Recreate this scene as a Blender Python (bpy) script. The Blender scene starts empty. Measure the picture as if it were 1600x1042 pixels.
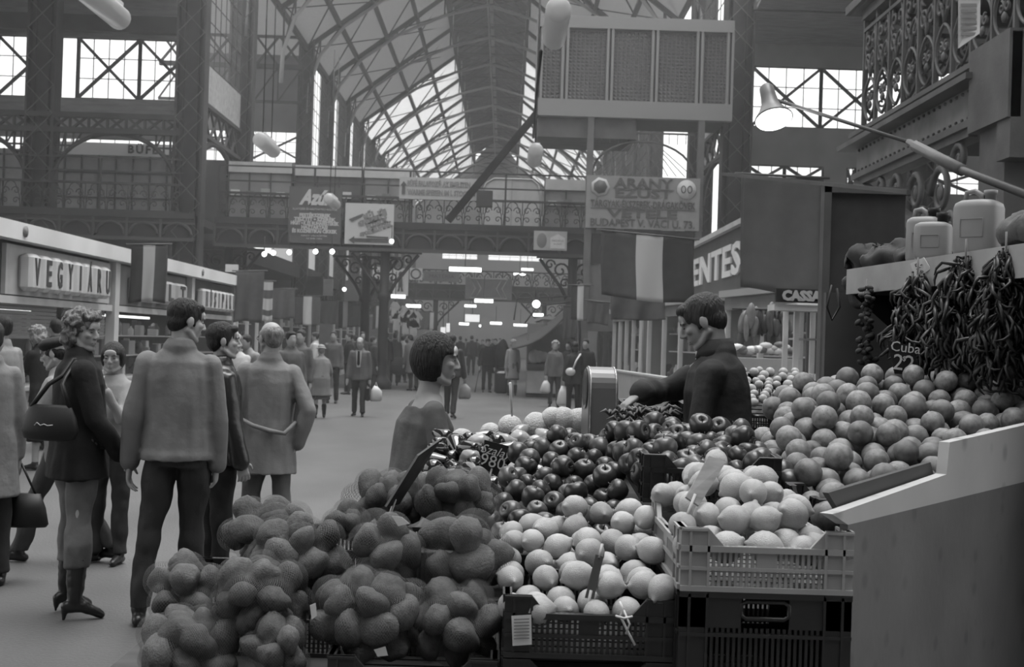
import bpy, bmesh, math, random
import numpy as np
from mathutils import Vector, Matrix, Euler, noise as mnoise
random.seed(7)
PI = math.pi
scn = bpy.context.scene
COL = scn.collection
R = math.radians
# ------------------------------------------------------------------ camera
FPX = 2000.0
cam_d = bpy.data.cameras.new('camera'); cam = bpy.data.objects.new('camera', cam_d); COL.objects.link(cam)
cam_d.sensor_width = 36.0; cam_d.lens = FPX / 1600 * 36; cam_d.clip_end = 600; cam_d.clip_start = 0.05
CAMP = Vector((0, 0, 1.62))
CAMR = Matrix.Rotation(R(-0.34), 4, 'Z') @ Matrix.Rotation(R(90 + 0.375), 4, 'X') @ Matrix.Rotation(R(1.8), 4, 'Z')
cam.matrix_world = Matrix.Translation(CAMP) @ CAMR
scn.camera = cam
cam_d.dof.use_dof = True; cam_d.dof.focus_distance = 4.6; cam_d.dof.aperture_fstop = 9.0
# ------------------------------------------------------------------ world, light, exposure
world = bpy.data.worlds.new('overcast'); scn.world = world; world.use_nodes = True
_nt = world.node_tree; _bg = _nt.nodes['Background']
_tc = _nt.nodes.new('ShaderNodeTexCoord'); _sep = _nt.nodes.new('ShaderNodeSeparateXYZ')
_mr = _nt.nodes.new('ShaderNodeMapRange')
_mr.inputs['From Min'].default_value = -0.15; _mr.inputs['From Max'].default_value = 0.5
_mr.inputs['To Min'].default_value = 0.5; _mr.inputs['To Max'].default_value = 1.0
_nt.links.new(_tc.outputs['Generated'], _sep.inputs[0]); _nt.links.new(_sep.outputs['Z'], _mr.inputs['Value'])
_nt.links.new(_mr.outputs[0], _bg.inputs['Color'])
_bg.inputs['Strength'].default_value = 2.0
sun_d = bpy.data.lights.new('daylight', 'SUN'); sun_d.energy = 3.2; sun_d.angle = R(40)
sun = bpy.data.objects.new('daylight', sun_d); COL.objects.link(sun); sun.rotation_euler = Euler((R(-6), R(9), 0))
scn.view_settings.view_transform = 'Standard'; scn.view_settings.look = 'None'
scn.view_settings.gamma = 1.0; scn.view_settings.use_curve_mapping = False
scn.view_settings.exposure = 0.12
scn.cycles.use_denoising = True
scn.cycles.max_bounces = 6; scn.cycles.diffuse_bounces = 3; scn.cycles.transparent_max_bounces = 16
scn.cycles.caustics_reflective = False; scn.cycles.caustics_refractive = False
scn.cycles.use_adaptive_sampling = True; scn.cycles.adaptive_threshold = 0.02

# ------------------------------------------------------------------ pixel -> place
def ray(px, py):
    return (CAMR.to_3x3() @ Vector(((px - 800) / FPX, -(py - 521) / FPX, -1))).normalized()
def W(px, py, Y):
    d = ray(px, py); return CAMP + d * (Y / d.y)
def G(px, py, z=0.0):
    d = ray(px, py); return CAMP + d * ((z - CAMP.z) / d.z)
def WX(px, py, X):
    d = ray(px, py); return CAMP + d * (X / d.x)

# ------------------------------------------------------------------ materials
MATS = {}
def mat(name, g, rough=0.7, var=0.0, vscale=6.0, bump=0.0, bscale=30.0, metal=0.0, spec=0.35, stretch=(1, 1, 1), emit=0.0, alpha=1.0, trans=0.0, objvar=0.0, spots=0.0, sscale=40.0):
    if name in MATS: return MATS[name]
    m = bpy.data.materials.new(name); m.use_nodes = True; nt = m.node_tree; N = nt.nodes; L = nt.links
    b = N['Principled BSDF']; b.inputs['Roughness'].default_value = rough; b.inputs['Metallic'].default_value = metal
    b.inputs['Specular IOR Level'].default_value = spec; b.inputs['Base Color'].default_value = (g, g, g, 1)
    m.diffuse_color = (g, g, g, 1)
    tc = N.new('ShaderNodeTexCoord'); mp = N.new('ShaderNodeMapping'); mp.inputs['Scale'].default_value = stretch
    L.new(tc.outputs['Object'], mp.inputs[0])
    val = None
    if var > 0:
        n = N.new('ShaderNodeTexNoise'); n.inputs['Scale'].default_value = vscale; n.inputs['Detail'].default_value = 5
        L.new(mp.outputs[0], n.inputs['Vector'])
        mr = N.new('ShaderNodeMapRange'); mr.inputs['From Min'].default_value = .3; mr.inputs['From Max'].default_value = .7
        mr.inputs['To Min'].default_value = g * (1 - var); mr.inputs['To Max'].default_value = g * (1 + var)
        L.new(n.outputs['Fac'], mr.inputs['Value']); val = mr.outputs[0]
    if spots > 0:
        v = N.new('ShaderNodeTexVoronoi'); v.inputs['Scale'].default_value = sscale
        L.new(mp.outputs[0], v.inputs['Vector'])
        mr = N.new('ShaderNodeMapRange'); mr.inputs['From Min'].default_value = .1; mr.inputs['From Max'].default_value = .25
        mr.inputs['To Min'].default_value = 1 - spots; mr.inputs['To Max'].default_value = 1
        L.new(v.outputs['Distance'], mr.inputs['Value'])
        mu = N.new('ShaderNodeMath'); mu.operation = 'MULTIPLY'
        if val is None: mu.inputs[0].default_value = g
        else: L.new(val, mu.inputs[0])
        L.new(mr.outputs[0], mu.inputs[1]); val = mu.outputs[0]
    if objvar > 0:
        oi = N.new('ShaderNodeObjectInfo'); mr = N.new('ShaderNodeMapRange')
        mr.inputs['To Min'].default_value = 1 - objvar; mr.inputs['To Max'].default_value = 1 + objvar
        L.new(oi.outputs['Random'], mr.inputs['Value'])
        mu = N.new('ShaderNodeMath'); mu.operation = 'MULTIPLY'
        if val is None: mu.inputs[0].default_value = g
        else: L.new(val, mu.inputs[0])
        L.new(mr.outputs[0], mu.inputs[1]); val = mu.outputs[0]
    if val is not None: L.new(val, b.inputs['Base Color'])
    if bump > 0:
        n2 = N.new('ShaderNodeTexNoise'); n2.inputs['Scale'].default_value = bscale; n2.inputs['Detail'].default_value = 4
        L.new(mp.outputs[0], n2.inputs['Vector'])
        bp = N.new('ShaderNodeBump'); bp.inputs['Strength'].default_value = bump; bp.inputs['Distance'].default_value = 0.02
        L.new(n2.outputs['Fac'], bp.inputs['Height']); L.new(bp.outputs[0], b.inputs['Normal'])
    if emit > 0:
        b.inputs['Emission Color'].default_value = (1, 1, 1, 1); b.inputs['Emission Strength'].default_value = emit
    out = N['Material Output']
    if trans > 0:
        t = N.new('ShaderNodeBsdfTranslucent'); t.inputs['Color'].default_value = (.9, .9, .9, 1)
        mx = N.new('ShaderNodeMixShader'); mx.inputs[0].default_value = trans
        L.new(b.outputs[0], mx.inputs[1]); L.new(t.outputs[0], mx.inputs[2]); L.new(mx.outputs[0], out.inputs[0])
    if alpha < 1:
        t = N.new('ShaderNodeBsdfTransparent')
        mx = N.new('ShaderNodeMixShader'); mx.inputs[0].default_value = alpha
        L.new(t.outputs[0], mx.inputs[1]); L.new(b.outputs[0], mx.inputs[2]); L.new(mx.outputs[0], out.inputs[0])
    MATS[name] = m
    return m

IRON = mat('iron_paint', .03, .6, var=.35, vscale=1.5, bump=.1)
IRON2 = mat('iron_paint_grey', .085, .55, var=.3, vscale=2, bump=.1)
IRONL = mat('iron_paint_pale', .22, .5, var=.2, vscale=2)
WALLG = mat('plaster_grey', .16, .9, var=.25, vscale=.6, bump=.1)
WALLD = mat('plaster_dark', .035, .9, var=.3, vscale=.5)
GLASSW = mat('window_glass', .5, .3, alpha=.12)
SHOPGLASS = mat('shop_glass', .3, .05, alpha=.10, spec=.6)
ROOFB = mat('roof_boards', .30, .8, var=.2, vscale=2, stretch=(1, 8, 8), trans=.24)
ROOFG = mat('roof_glass', .5, .6, var=.15, vscale=1, trans=.62)
WHITEP = mat('white_paint', .55, .5, var=.08, vscale=3)
PALEP = mat('pale_paint', .38, .6, var=.12, vscale=3)
MIDP = mat('mid_paint', .18, .6, var=.15, vscale=2)
DARKP = mat('dark_paint', .06, .5, var=.2, vscale=2)
BLACKP = mat('black_paint', .02, .5)
LAMPE = mat('lamp_glow', .8, .5, emit=5.0)
TUBEE = mat('tube_glow', .8, .5, emit=3.0)
WHITET = mat('sign_white', .6, .6)
GREYT = mat('sign_grey', .28, .6)

# ------------------------------------------------------------------ mesh builder (world coordinates)
class MB:
    def __init__(s): s.v = []; s.f = []; s.sm = []; s.mi = []; s.cur = 0; s.uv = None
    def add(s, vs, fs, smooth=False):
        o = len(s.v); s.v += [tuple(v) for v in vs]
        s.f += [tuple(i + o for i in f) for f in fs]; s.sm += [smooth] * len(fs); s.mi += [s.cur] * len(fs); return s
    def box(s, c, d, rot=None, bev=0.0):
        c = Vector(c); x, y, z = d[0] / 2, d[1] / 2, d[2] / 2
        if bev > 0:
            b = min(bev, x * .9, y * .9, z * .9)
            ring = lambda X, Y, Z: [(-X + b, -Y, Z), (X - b, -Y, Z), (X, -Y + b, Z), (X, Y - b, Z), (X - b, Y, Z), (-X + b, Y, Z), (-X, Y - b, Z), (-X, -Y + b, Z)]
            vs = ring(x - b, y - b, -z) + ring(x, y, -z + b) + ring(x, y, z - b) + ring(x - b, y - b, z)
            fs = [tuple(range(7, -1, -1)), tuple(range(24, 32))]
            for k in range(3):
                for i in range(8): j = (i + 1) % 8; fs.append((k * 8 + i, k * 8 + j, k * 8 + 8 + j, k * 8 + 8 + i))
        else:
            vs = [(-x, -y, -z), (x, -y, -z), (x, y, -z), (-x, y, -z), (-x, -y, z), (x, -y, z), (x, y, z), (-x, y, z)]
            fs = [(0, 3, 2, 1), (4, 5, 6, 7), (0, 1, 5, 4), (1, 2, 6, 5), (2, 3, 7, 6), (3, 0, 4, 7)]
        vs = [Vector(v) for v in vs]
        if rot is not None: vs = [rot @ v for v in vs]
        return s.add([v + c for v in vs], fs)
    def bx(s, x0, x1, y0, y1, z0, z1): return s.box(((x0 + x1) / 2, (y0 + y1) / 2, (z0 + z1) / 2), (abs(x1 - x0), abs(y1 - y0), abs(z1 - z0)))
    def bar(s, a, b, w, h=None, up=(0, 0, 1)):
        a = Vector(a); b = Vector(b); h = h or w; d = (b - a); L = d.length
        if L < 1e-6: return s
        d.normalize(); up = Vector(up)
        if abs(d.dot(up)) > .99: up = Vector((0, 1, 0))
        sx = d.cross(up).normalized(); uz = sx.cross(d).normalized()
        q = [a + sx * i * w / 2 + uz * j * h / 2 for i, j in ((-1, -1), (1, -1), (1, 1), (-1, 1))]
        r = [p + (b - a) for p in q]
        return s.add(q + r, [(3, 2, 1, 0), (4, 5, 6, 7), (0, 1, 5, 4), (1, 2, 6, 5), (2, 3, 7, 6), (3, 0, 4, 7)])
    def tube(s, pts, r, n=8, closed=False):
        pts = [Vector(p) for p in pts]; m = len(pts)
        if not hasattr(r, '__len__'): r = [r] * m
        vs = []; prev = None
        for i, p in enumerate(pts):
            a = pts[max(i - 1, 0)]; b = pts[min(i + 1, m - 1)]
            if closed: a = pts[(i - 1) % m]; b = pts[(i + 1) % m]
            d = (b - a).normalized() if (b - a).length > 1e-9 else Vector((0, 0, 1))
            if prev is None:
                u = d.cross(Vector((0, 0, 1)));
                if u.length < .1: u = d.cross(Vector((0, 1, 0)))
            else: u = prev - d * prev.dot(d)
            u.normalize(); prev = u; w = d.cross(u)
            for k in range(n):
                an = 2 * PI * k / n; vs.append(p + (u * math.cos(an) + w * math.sin(an)) * r[i])
        fs = []
        for i in range(m if closed else m - 1):
            i2 = (i + 1) % m
            for k in range(n): k2 = (k + 1) % n; fs.append((i * n + k, i * n + k2, i2 * n + k2, i2 * n + k))
        if not closed: fs += [tuple(range(n - 1, -1, -1)), tuple(range((m - 1) * n, m * n))]
        return s.add(vs, fs, True)
    def lathe(s, prof, c=(0, 0, 0), n=20, rot=None):
        c = Vector(c); vs = []; fs = []
        for r, z in prof:
            for k in range(n):
                a = 2 * PI * k / n; v = Vector((r * math.cos(a), r * math.sin(a), z))
                if rot is not None: v = rot @ v
                vs.append(v + c)
        m = len(prof)
        for i in range(m - 1):
            for k in range(n): k2 = (k + 1) % n; fs.append((i * n + k, i * n + k2, (i + 1) * n + k2, (i + 1) * n + k))
        fs += [tuple(range(n - 1, -1, -1)), tuple(range((m - 1) * n, m * n))]
        return s.add(vs, fs, True)
    def ell(s, c, r, rot=None, nu=16, nv=10):
        c = Vector(c)
        if not hasattr(r, '__len__'): r = (r, r, r)
        vs = []; fs = []
        for j in range(1, nv):
            t = PI * j / nv
            for i in range(nu):
                a = 2 * PI * i / nu; v = Vector((r[0] * math.sin(t) * math.cos(a), r[1] * math.sin(t) * math.sin(a), -r[2] * math.cos(t)))
                if rot is not None: v = rot @ v
                vs.append(v + c)
        b = Vector((0, 0, -r[2])); t_ = Vector((0, 0, r[2]))
        if rot is not None: b = rot @ b; t_ = rot @ t_
        vs += [b + c, t_ + c]; nb = (nv - 1) * nu
        for j in range(nv - 2):
            for i in range(nu): i2 = (i + 1) % nu; fs.append((j * nu + i, j * nu + i2, (j + 1) * nu + i2, (j + 1) * nu + i))
        for i in range(nu): i2 = (i + 1) % nu; fs.append((nb, i2, i)); fs.append((nb + 1, (nv - 2) * nu + i, (nv - 2) * nu + i2))
        return s.add(vs, fs, True)
    def prism(s, poly, ax, d0, d1):
        """poly of (u,v); ax 'x','y','z' is the extrusion axis"""
        def P(u, v, w): return {'x': (w, u, v), 'y': (u, w, v), 'z': (u, v, w)}[ax]
        n = len(poly); vs = [P(u, v, d0) for u, v in poly] + [P(u, v, d1) for u, v in poly]
        fs = [tuple(range(n)), tuple(range(2 * n - 1, n - 1, -1))] + [(i, i + n, (i + 1) % n + n, (i + 1) % n) for i in range(n)]
        return s.add(vs, fs)
    def quad(s, a, b, c, d, th=0.02):
        a, b, c, d = map(Vector, (a, b, c, d)); n = (b - a).cross(d - a).normalized() * th
        return s.add([a, b, c, d, a - n, b - n, c - n, d - n], [(0, 1, 2, 3), (7, 6, 5, 4), (0, 4, 5, 1), (1, 5, 6, 2), (2, 6, 7, 3), (3, 7, 4, 0)])
    def cap(s, a, b, ra, rb, n=12):
        s.tube([a, b], [ra, rb], n); s.ell(a, ra, nu=n, nv=8); s.ell(b, rb, nu=n, nv=8); return s
    def chain(s, pts, rs, n=12):
        for i in range(len(pts) - 1): s.tube([pts[i], pts[i + 1]], [rs[i], rs[i + 1]], n)
        for p, r in zip(pts, rs): s.ell(p, r, nu=n, nv=8)
        return s
    def loft(s, rings, n=20):
        """rings: (center, u-vector, v-vector)"""
        vs = []; fs = []; m = len(rings)
        for c, u, v in rings:
            for k in range(n):
                a = 2 * PI * k / n; vs.append(Vector(c) + Vector(u) * math.cos(a) + Vector(v) * math.sin(a))
        for i in range(m - 1):
            for k in range(n): k2 = (k + 1) % n; fs.append((i * n + k, i * n + k2, (i + 1) * n + k2, (i + 1) * n + k))
        fs += [tuple(range(n - 1, -1, -1)), tuple(range((m - 1) * n, m * n))]
        return s.add(vs, fs, True)
    def mesh(s, name, off=(0, 0, 0)):
        me = bpy.data.meshes.new(name); ox, oy, oz = off
        me.from_pydata([(a - ox, b - oy, c - oz) for a, b, c in s.v], [], s.f)
        me.polygons.foreach_set('use_smooth', s.sm); me.polygons.foreach_set('material_index', s.mi)
        me.update(); return me
    def build(s, name, m, parent=None, origin=None):
        if parent is not None: off = parent.get('_w', (0, 0, 0)); off = Vector(off)
        elif origin is not None: off = Vector(origin)
        else:
            xs = [v[0] for v in s.v]; ys = [v[1] for v in s.v]; zs = [v[2] for v in s.v]
            off = Vector(((min(xs) + max(xs)) / 2, (min(ys) + max(ys)) / 2, min(zs)))
        me = s.mesh(name, off)
        for x in (m if isinstance(m, (list, tuple)) else [m]): me.materials.append(x)
        o = bpy.data.objects.new(name, me); COL.objects.link(o)
        if parent is not None: o.parent = parent; WLOC[o.name] = off; 
        else: o.location = off
        WLOC[o.name] = off
        o['_w'] = tuple(off)
        return o
WLOC = {}
def thing(name, label, cat, loc=(0, 0, 0), group=None, kind=None):
    o = bpy.data.objects.new(name, None); COL.objects.link(o); o.location = loc; o.empty_display_size = .1
    o['_w'] = tuple(loc); return tag(o, label, cat, group, kind)
def tag(o, label=None, cat=None, group=None, kind=None):
    if label: o['label'] = label
    if cat: o['category'] = cat
    if group: o['group'] = group
    if kind: o['kind'] = kind
    return o
def struct(o): o['kind'] = 'structure'; return o
def copy_tree(o, loc=None, rot=None, label=None, group=None, parent=None, scale=None):
    c = o.copy(); COL.objects.link(c)
    if parent is not None: c.parent = parent
    if loc is not None: c.location = loc; c['_w'] = tuple(loc)
    if rot is not None: c.rotation_euler = rot
    if scale is not None: c.scale = scale
    if label: c['label'] = label
    if group: c['group'] = group
    for ch in list(o.children): copy_tree(ch, parent=c)
    return c
def text_mb(body, size, ext=0.01, align='CENTER', bold=0.0, space=1.0, shear=0.0, sx=1.0):
    """text as a mesh in the XZ plane (reads from -Y), centred"""
    cu = bpy.data.curves.new('t', 'FONT'); cu.body = body; cu.size = size; cu.extrude = ext; cu.align_x = align; cu.align_y = 'CENTER'
    cu.offset = bold; cu.space_character = space; cu.shear = shear; cu.resolution_u = 2; cu.space_line = .9
    o = bpy.data.objects.new('t', cu); COL.objects.link(o)
    dg = bpy.context.evaluated_depsgraph_get(); me = bpy.data.meshes.new_from_object(o.evaluated_get(dg))
    vs = [Vector((v.co.x * sx, -v.co.z, v.co.y)) for v in me.vertices]; fs = [tuple(p.vertices) for p in me.polygons]
    bpy.data.objects.remove(o); bpy.data.curves.remove(cu); bpy.data.meshes.remove(me)
    return vs, fs
def put_text(mb, body, size, c, right=(1, 0, 0), up=(0, 0, 1), ext=.01, fit=None, **kw):
    vs, fs = text_mb(body, size, ext, **kw)
    if fit and vs:
        w = max(v.x for v in vs) - min(v.x for v in vs); k = fit / max(w, 1e-6); vs = [Vector((v.x * k, v.y, v.z)) for v in vs]
    r = Vector(right).normalized(); u = Vector(up).normalized(); n = r.cross(u)  # n points away from reader? (1,0,0)x(0,0,1) = (0,-1,0)
    c = Vector(c)
    mb.add([c + r * v.x + u * v.z + n * (-v.y) for v in vs], fs); return mb
# ================================================================== THE HALL
XL, XR, XC = -9.5, 6.7, -1.4
m = MB(); m.bx(-30, 26, -6, 150, -0.3, 0)
FLOORM = mat('floor_asphalt', .095, .55, var=.22, vscale=.9, bump=.25, bscale=60, spec=.5, stretch=(1, .5, 1))
struct(m.build('floor', FLOORM))

# ---- columns
def column_mb(w=.62, h=15.3, lattice=True):
    m = MB()
    for sx in (-1, 1):
        m.bx(sx * w / 2 - .035, sx * w / 2 + .035, -w * .35, w * .35, 0, h)
        m.bx(sx * w * .27 - .02, sx * w * .27 + .02, -w * .28, w * .28, 0, h)
    m.bx(-w / 2, w / 2, -.03, .03, 0, h)
    return m
def col_parts(t, w, h, x, y):
    m = column_mb(w, h); m.v = [(a + x, b + y, c) for a, b, c in m.v]; m.build('shaft', IRON, t)
    m = MB(); z = 1.2
    while z < h - .6:
        for a, b in ((-1, 1), (1, -1)): m.bar((x + a * w / 2, y - w * .36, z), (x + b * w / 2, y - w * .36, z + w * 1.05), .05, .02)
        z += w * 1.05
    m.build('lattice', IRON2, t)
    m = MB(); m.bx(x - w * .7, x + w * .7, y - w * .6, y + w * .6, 0, .5); m.bx(x - w * .6, x + w * .6, y - w * .5, y + w * .5, .5, .8); m.build('base', IRON, t)
NAVE_Y = [38, 45, 59, 66, 73, 80, 87, 94, 101, 108, 115, 122, 129]
for side, X in (('left', XL), ('right', XR)):
    for i, y in enumerate(NAVE_Y):
        lab = 'latticed iron column rising to the nave roof on the %s side' % side
        g = 'iron columns along the %s side of the nave' % side
        if side == 'left' and i == 0: lab, g = 'broad dark iron column behind the shop row, right of the snack bar window', None
        if side == 'left' and i == 1: lab, g = 'iron column just beyond the broad one, beside the hanging tube lamp', None
        if side == 'right' and i == 0: lab, g = 'broad iron column between the glass block cabin and the bright window', None
        t = thing('iron_column', lab, 'column', (X, y, 0), g)
        col_parts(t, .8 if i < 2 else .62, 15.3, X, y)
for X, Y, lab in ((-13.9, 38, 'iron column standing left of the snack bar sign'), (-18.4, 38, 'iron column at the far left of the upper gallery'), (12.3, 38.4, 'iron column behind the ornate railing')):
    t = thing('iron_column', lab, 'column', (X, Y, 0)); col_parts(t, .8, 12.6, X, Y)

def lower_new(before, fn):
    for o in list(COL.objects):
        if o.parent is None and o.name not in before and o.type in ('MESH', 'EMPTY'): o.location.z -= fn(o)
    bpy.context.view_layer.update()
_before = set(o.name for o in COL.objects)
# ---- clerestory bays of the nave
wn = [0]
def window(x0, x1, z0, z1, place, nx, nz, fr=.06, mull=.05, cross=(), lat=None):
    """place(u, z, d) maps wall coordinates to the hall"""
    wn[0] += 1
    def BAR(m, a, b, w): m.bar(place(*a, 0), place(*b, 0), w, w)
    m = MB()
    a, b, c, d = place(x0, z0, 0), place(x1, z0, 0), place(x1, z1, 0), place(x0, z1, 0); m.add([a, b, c, d], [(0, 1, 2, 3)])
    w = struct(m.build('window_%d' % wn[0], GLASSW))
    m = MB()
    for i in range(nx + 1):
        u = x0 + (x1 - x0) * i / nx; BAR(m, (u, z0), (u, z1), fr if i in (0, nx) else mull * .5)
    for i in range(nz + 1):
        z = z0 + (z1 - z0) * i / nz; BAR(m, (x0, z), (x1, z), fr if i in (0, nz) else mull * .5)
    m.build('muntins', IRON, w)
    if cross:
        m = MB()
        for (u0, u1) in cross: BAR(m, (u0, z0), (u1, z1), .09); BAR(m, (u0, z1), (u1, z0), .09); BAR(m, (u0, z0), (u0, z1), .1); BAR(m, (u1, z0), (u1, z1), .1)
        m.build('cross_braces', IRON, w)
    return w
for X, s in ((XL, -1), (XR, 1)):
    for i in range(len(NAVE_Y) - 1):
        y0, y1 = NAVE_Y[i] + .4, NAVE_Y[i + 1] - .4
        if i == 1: continue
        pl = lambda u, z, d, X=X: (X, u, z)
        window(y0, y1, 10.2, 15.0, pl, 8, 7)
        m = MB(); m.bx(X - .06, X + .06, y0, y1, 9.0, 10.15); struct(m.build('wall_panel', mat('clerestory_board', .30, .8, var=.2)))
        t = thing('gallery_truss', 'lattice girder under the clerestory windows of the nave', 'girder', (X, (y0 + y1) / 2, 7.9), 'lattice girders under the clerestory')
        m = MB()
        for z in (7.95, 8.9): m.bar((X, y0 - .16, z), (X, y1 + .16, z), .2, .12)
        m.build('chord', IRON, t); m = MB(); n = 6
        for k in range(n):
            a = y0 + (y1 - y0) * k / n; b = y0 + (y1 - y0) * (k + 1) / n
            m.bar((X, a, 7.95), (X, b, 8.9), .07); m.bar((X, a, 8.9), (X, b, 7.95), .07)
        m.build('lattice', IRON, t)
        # arch
        m = MB(); pts = []
        for k in range(13):
            an = PI * k / 12; pts.append((X, (y0 + y1) / 2 - math.cos(an) * (y1 - y0) / 2, 6.2 + 1.7 * math.sin(an)))
        m.tube(pts, .09, 6); m.build('arch', IRON, t)
    # side gallery slabs beyond the crossing
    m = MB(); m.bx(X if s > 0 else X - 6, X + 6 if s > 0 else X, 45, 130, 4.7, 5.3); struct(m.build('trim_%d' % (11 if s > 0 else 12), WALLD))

# outer walls, end wall
m = MB(); m.bx(-24.4, -24, 20, 131, 0, 8); struct(m.build('wall_left', WALLG))
m = MB(); m.bx(20, 20.4, 20, 131, 0, 8); struct(m.build('wall_right', WALLG))
m = MB()
m.bx(-24, 20, 130.4, 130.8, 0, 9.9); m.prism([(-24, 11.5), (20, 11.5), (20, 15.5), (6.7, 15.5), (.7, 20), (XC, 22.6), (-3.5, 20), (-9.5, 15.5), (-24, 15.5)], 'y', 130.4, 130.8)
for a, b in ((-24, -6.6), (-3.0, -1.9), (3.7, 20)): m.bx(a, b, 130.4, 130.8, 9.9, 11.5)
struct(m.build('wall_back', mat('far_wall', .32, .9, var=.15, vscale=.3)))
for x0, x1 in ((-6.6, -3.0), (-1.9, 3.7)): window(x0, x1, 9.9, 11.5, lambda u, z, d: (u, 130.6, z), 5, 2)
# aisle end wall seen between the second column and the nave windows
m = MB()
m.bx(-16, -9.8, 62, 62.2, 11.9, 15.6); m.bx(-16, -9.8, 62, 62.2, 9.6, 10.4); m.bx(-16, -9.8, 62, 62.2, 0, 4.7)
struct(m.build('wall_aisle', WALLG))
window(-15.8, -9.9, 10.4, 11.9, lambda u, z, d: (u, 62.1, z), 12, 3, cross=((-15.8, -12.8), (-12.8, -9.9)))
t = thing('aisle_truss', 'dark roof truss of the side aisle above the small bright window', 'girder', (-12.5, 58, 12.6))
m = MB(); m.bar((-16, 58, 15.6), (-9.5, 58, 15.6), .2); m.bar((-16, 58, 14.2), (-9.5, 58, 14.2), .2); m.bar((-16, 58, 12.6), (-9.5, 58, 12.6), .12); m.build('chord', IRON, t)
m = MB()
for k in range(6):
    a, b = -16 + k * 1.08, -16 + (k + 1) * 1.08
    m.bar((a, 58, 14.2), (b, 58, 15.6), .1); m.bar((a, 58, 15.6), (b, 58, 14.2), .1); m.bar((a, 58, 12.6), (b, 58, 14.2), .07); m.bar((b, 58, 12.6), (b, 58, 14.2), .07)
m.build('lattice', IRON, t)
m = MB(); m.bx(-15.4, -9.6, 45, 62, 15.6, 15.8); struct(m.build('ceiling', ROOFB))

# ---- nave roof
zE, zB, zT = 15.5, 20.0, 22.5; xB = 2.15
for s in (-1, 1):
    xe = XC + s * 8.1; xb = XC + s * xB
    for y0, y1, mm in ((45, 80, ROOFB), (80, 130.4, ROOFG)):
        m = MB(); m.quad((xe, y0, zE), (xe, y1, zE), (xb, y1, zB), (xb, y0, zB), .05 * (1 if s > 0 else -1)); struct(m.build('ceiling', mm))
    m = MB(); m.quad((xb, 45, zB + 1.0), (xb, 130.4, zB + 1.0), (XC, 130.4, zT), (XC, 45, zT), .08); struct(m.build('ceiling', mat('lantern_boards', .06, .8)))
    t = thing('lantern_louvre', 'louvred side of the roof lantern, %s' % ('left' if s < 0 else 'right'), 'louvre', (xb, 88, zB))
    m = MB()
    for k in range(6): m.bar((xb, 45, zB + .1 + k * .17), (xb, 130, zB + .1 + k * .17), .14, .02, up=(s * .7, 0, .7))
    m.build('slats', IRON, t)
    m = MB()
    for y in range(45, 130, 7): m.bx(xb - .1, xb + .1, y - .1, y + .1, zB - .3, zB + 1.1)
    m.build('post', mat('pale_steel', .35, .5), t)
PALES = mat('pale_steel', .35, .5)
rib = [(8.0, 12.3), (7.95, 13.6), (7.5, 15.0), (6.4, 16.4), (4.6, 17.7), (2.2, 18.8), (0, 19.4)]
def truss(y):
    t = thing('roof_truss', 'arched iron roof truss spanning the nave with a pale lower rib', 'roof truss', (XC, y, 12.3), 'arched trusses of the nave roof')
    m = MB()
    for s in (-1, 1):
        m.bar((XC + s * 8.1, y, zE - .15), (XC + s * xB, y, zB - .15), .22); m.bar((XC + s * xB, y, zB - .1), (XC + s * xB, y, zB + 1), .18); m.bar((XC + s * xB, y, zB + .9), (XC, y, zT - .1), .16)
    m.bar((XC - xB, y, zB), (XC + xB, y, zB), .14)
    m.build('top_chord', IRON, t)
    m = MB(); m.tube([(XC - a, y, b) for a, b in rib] + [(XC + a, y, b) for a, b in rib[::-1][1:]], .085, 6); m.build('rib', PALES, t)
    m = MB()
    def top(a): return zE - .15 + (zB - zE) * (8.1 - a) / (8.1 - xB) if a > xB else zB + .1
    for s in (-1, 1):
        for (a, b), (c, d) in zip(rib[1:-1], rib[2:]):
            m.bar((XC + s * a, y, b), (XC + s * a, y, top(a)), .07); m.bar((XC + s * a, y, b), (XC + s * c, y, top(c)), .06); m.bar((XC + s * c, y, d), (XC + s * a, y, top(a)), .06)
    m.build('web', IRON, t)
    # purlin-level wind braces beneath the slopes
    if y < 126:
        for s in (-1, 1):
            m = MB()
            for k in range(4):
                a, b = 8.1 - k * 1.49, 8.1 - (k + 1) * 1.49
                p = lambda q, yy: (XC + s * q, yy, top(q) - .05)
                if k % 2 == 0: m.bar(p(a, y), p(b - 1.49, y + 7), .05); m.bar(p(b - 1.49, y), p(a, y + 7), .05)
            m.build('wind_brace', IRON, t)
for y in range(45, 131, 7): truss(y)
t = thing('roof_purlins', 'long purlins running along the slopes of the nave roof', 'purlin', (XC, 88, 15))
for s in (-1, 1):
    for k in range(5):
        q = 8.1 - k * 1.49; z = zE - .2 + (zB - zE) * k / 4
        m = MB(); m.bar((XC + s * q, 45, z), (XC + s * q, 130, z), .16, .24); m.build('purlin', IRON, t)
m = MB(); m.bar((XC, 45, zT - .3), (XC, 130, zT - .3), .22); m.bar((XC, 45, 19.5), (XC, 130, 19.5), .08); m.build('ridge_beam', PALES, t)
m = MB()
for k in range(61):
    y = 45 + k * 1.4
    for s in (-1, 1): m.bar((XC + s * xB, y, zB + .9), (XC, y, zT - .2), .07)
    if k % 2: m.bar((XC - xB, y, zB + .5), (XC + xB, y, zB + .5), .05)
m.build('lantern_rafter', IRON, t)

# ---- roof over the near crossing: solid aisles, open glazed middle
m = MB(); m.bx(-24, -8.2, -8, 30, 15.4, 15.6); struct(m.build('ceiling', WALLD))
m = MB(); m.bx(5.2, 20, -8, 21, 15.4, 15.6); struct(m.build('ceiling', WALLD))
m = MB(); m.bx(-24, 20, -8.3, -8, 0, 15.6); struct(m.build('wall_front', WALLG))
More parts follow.
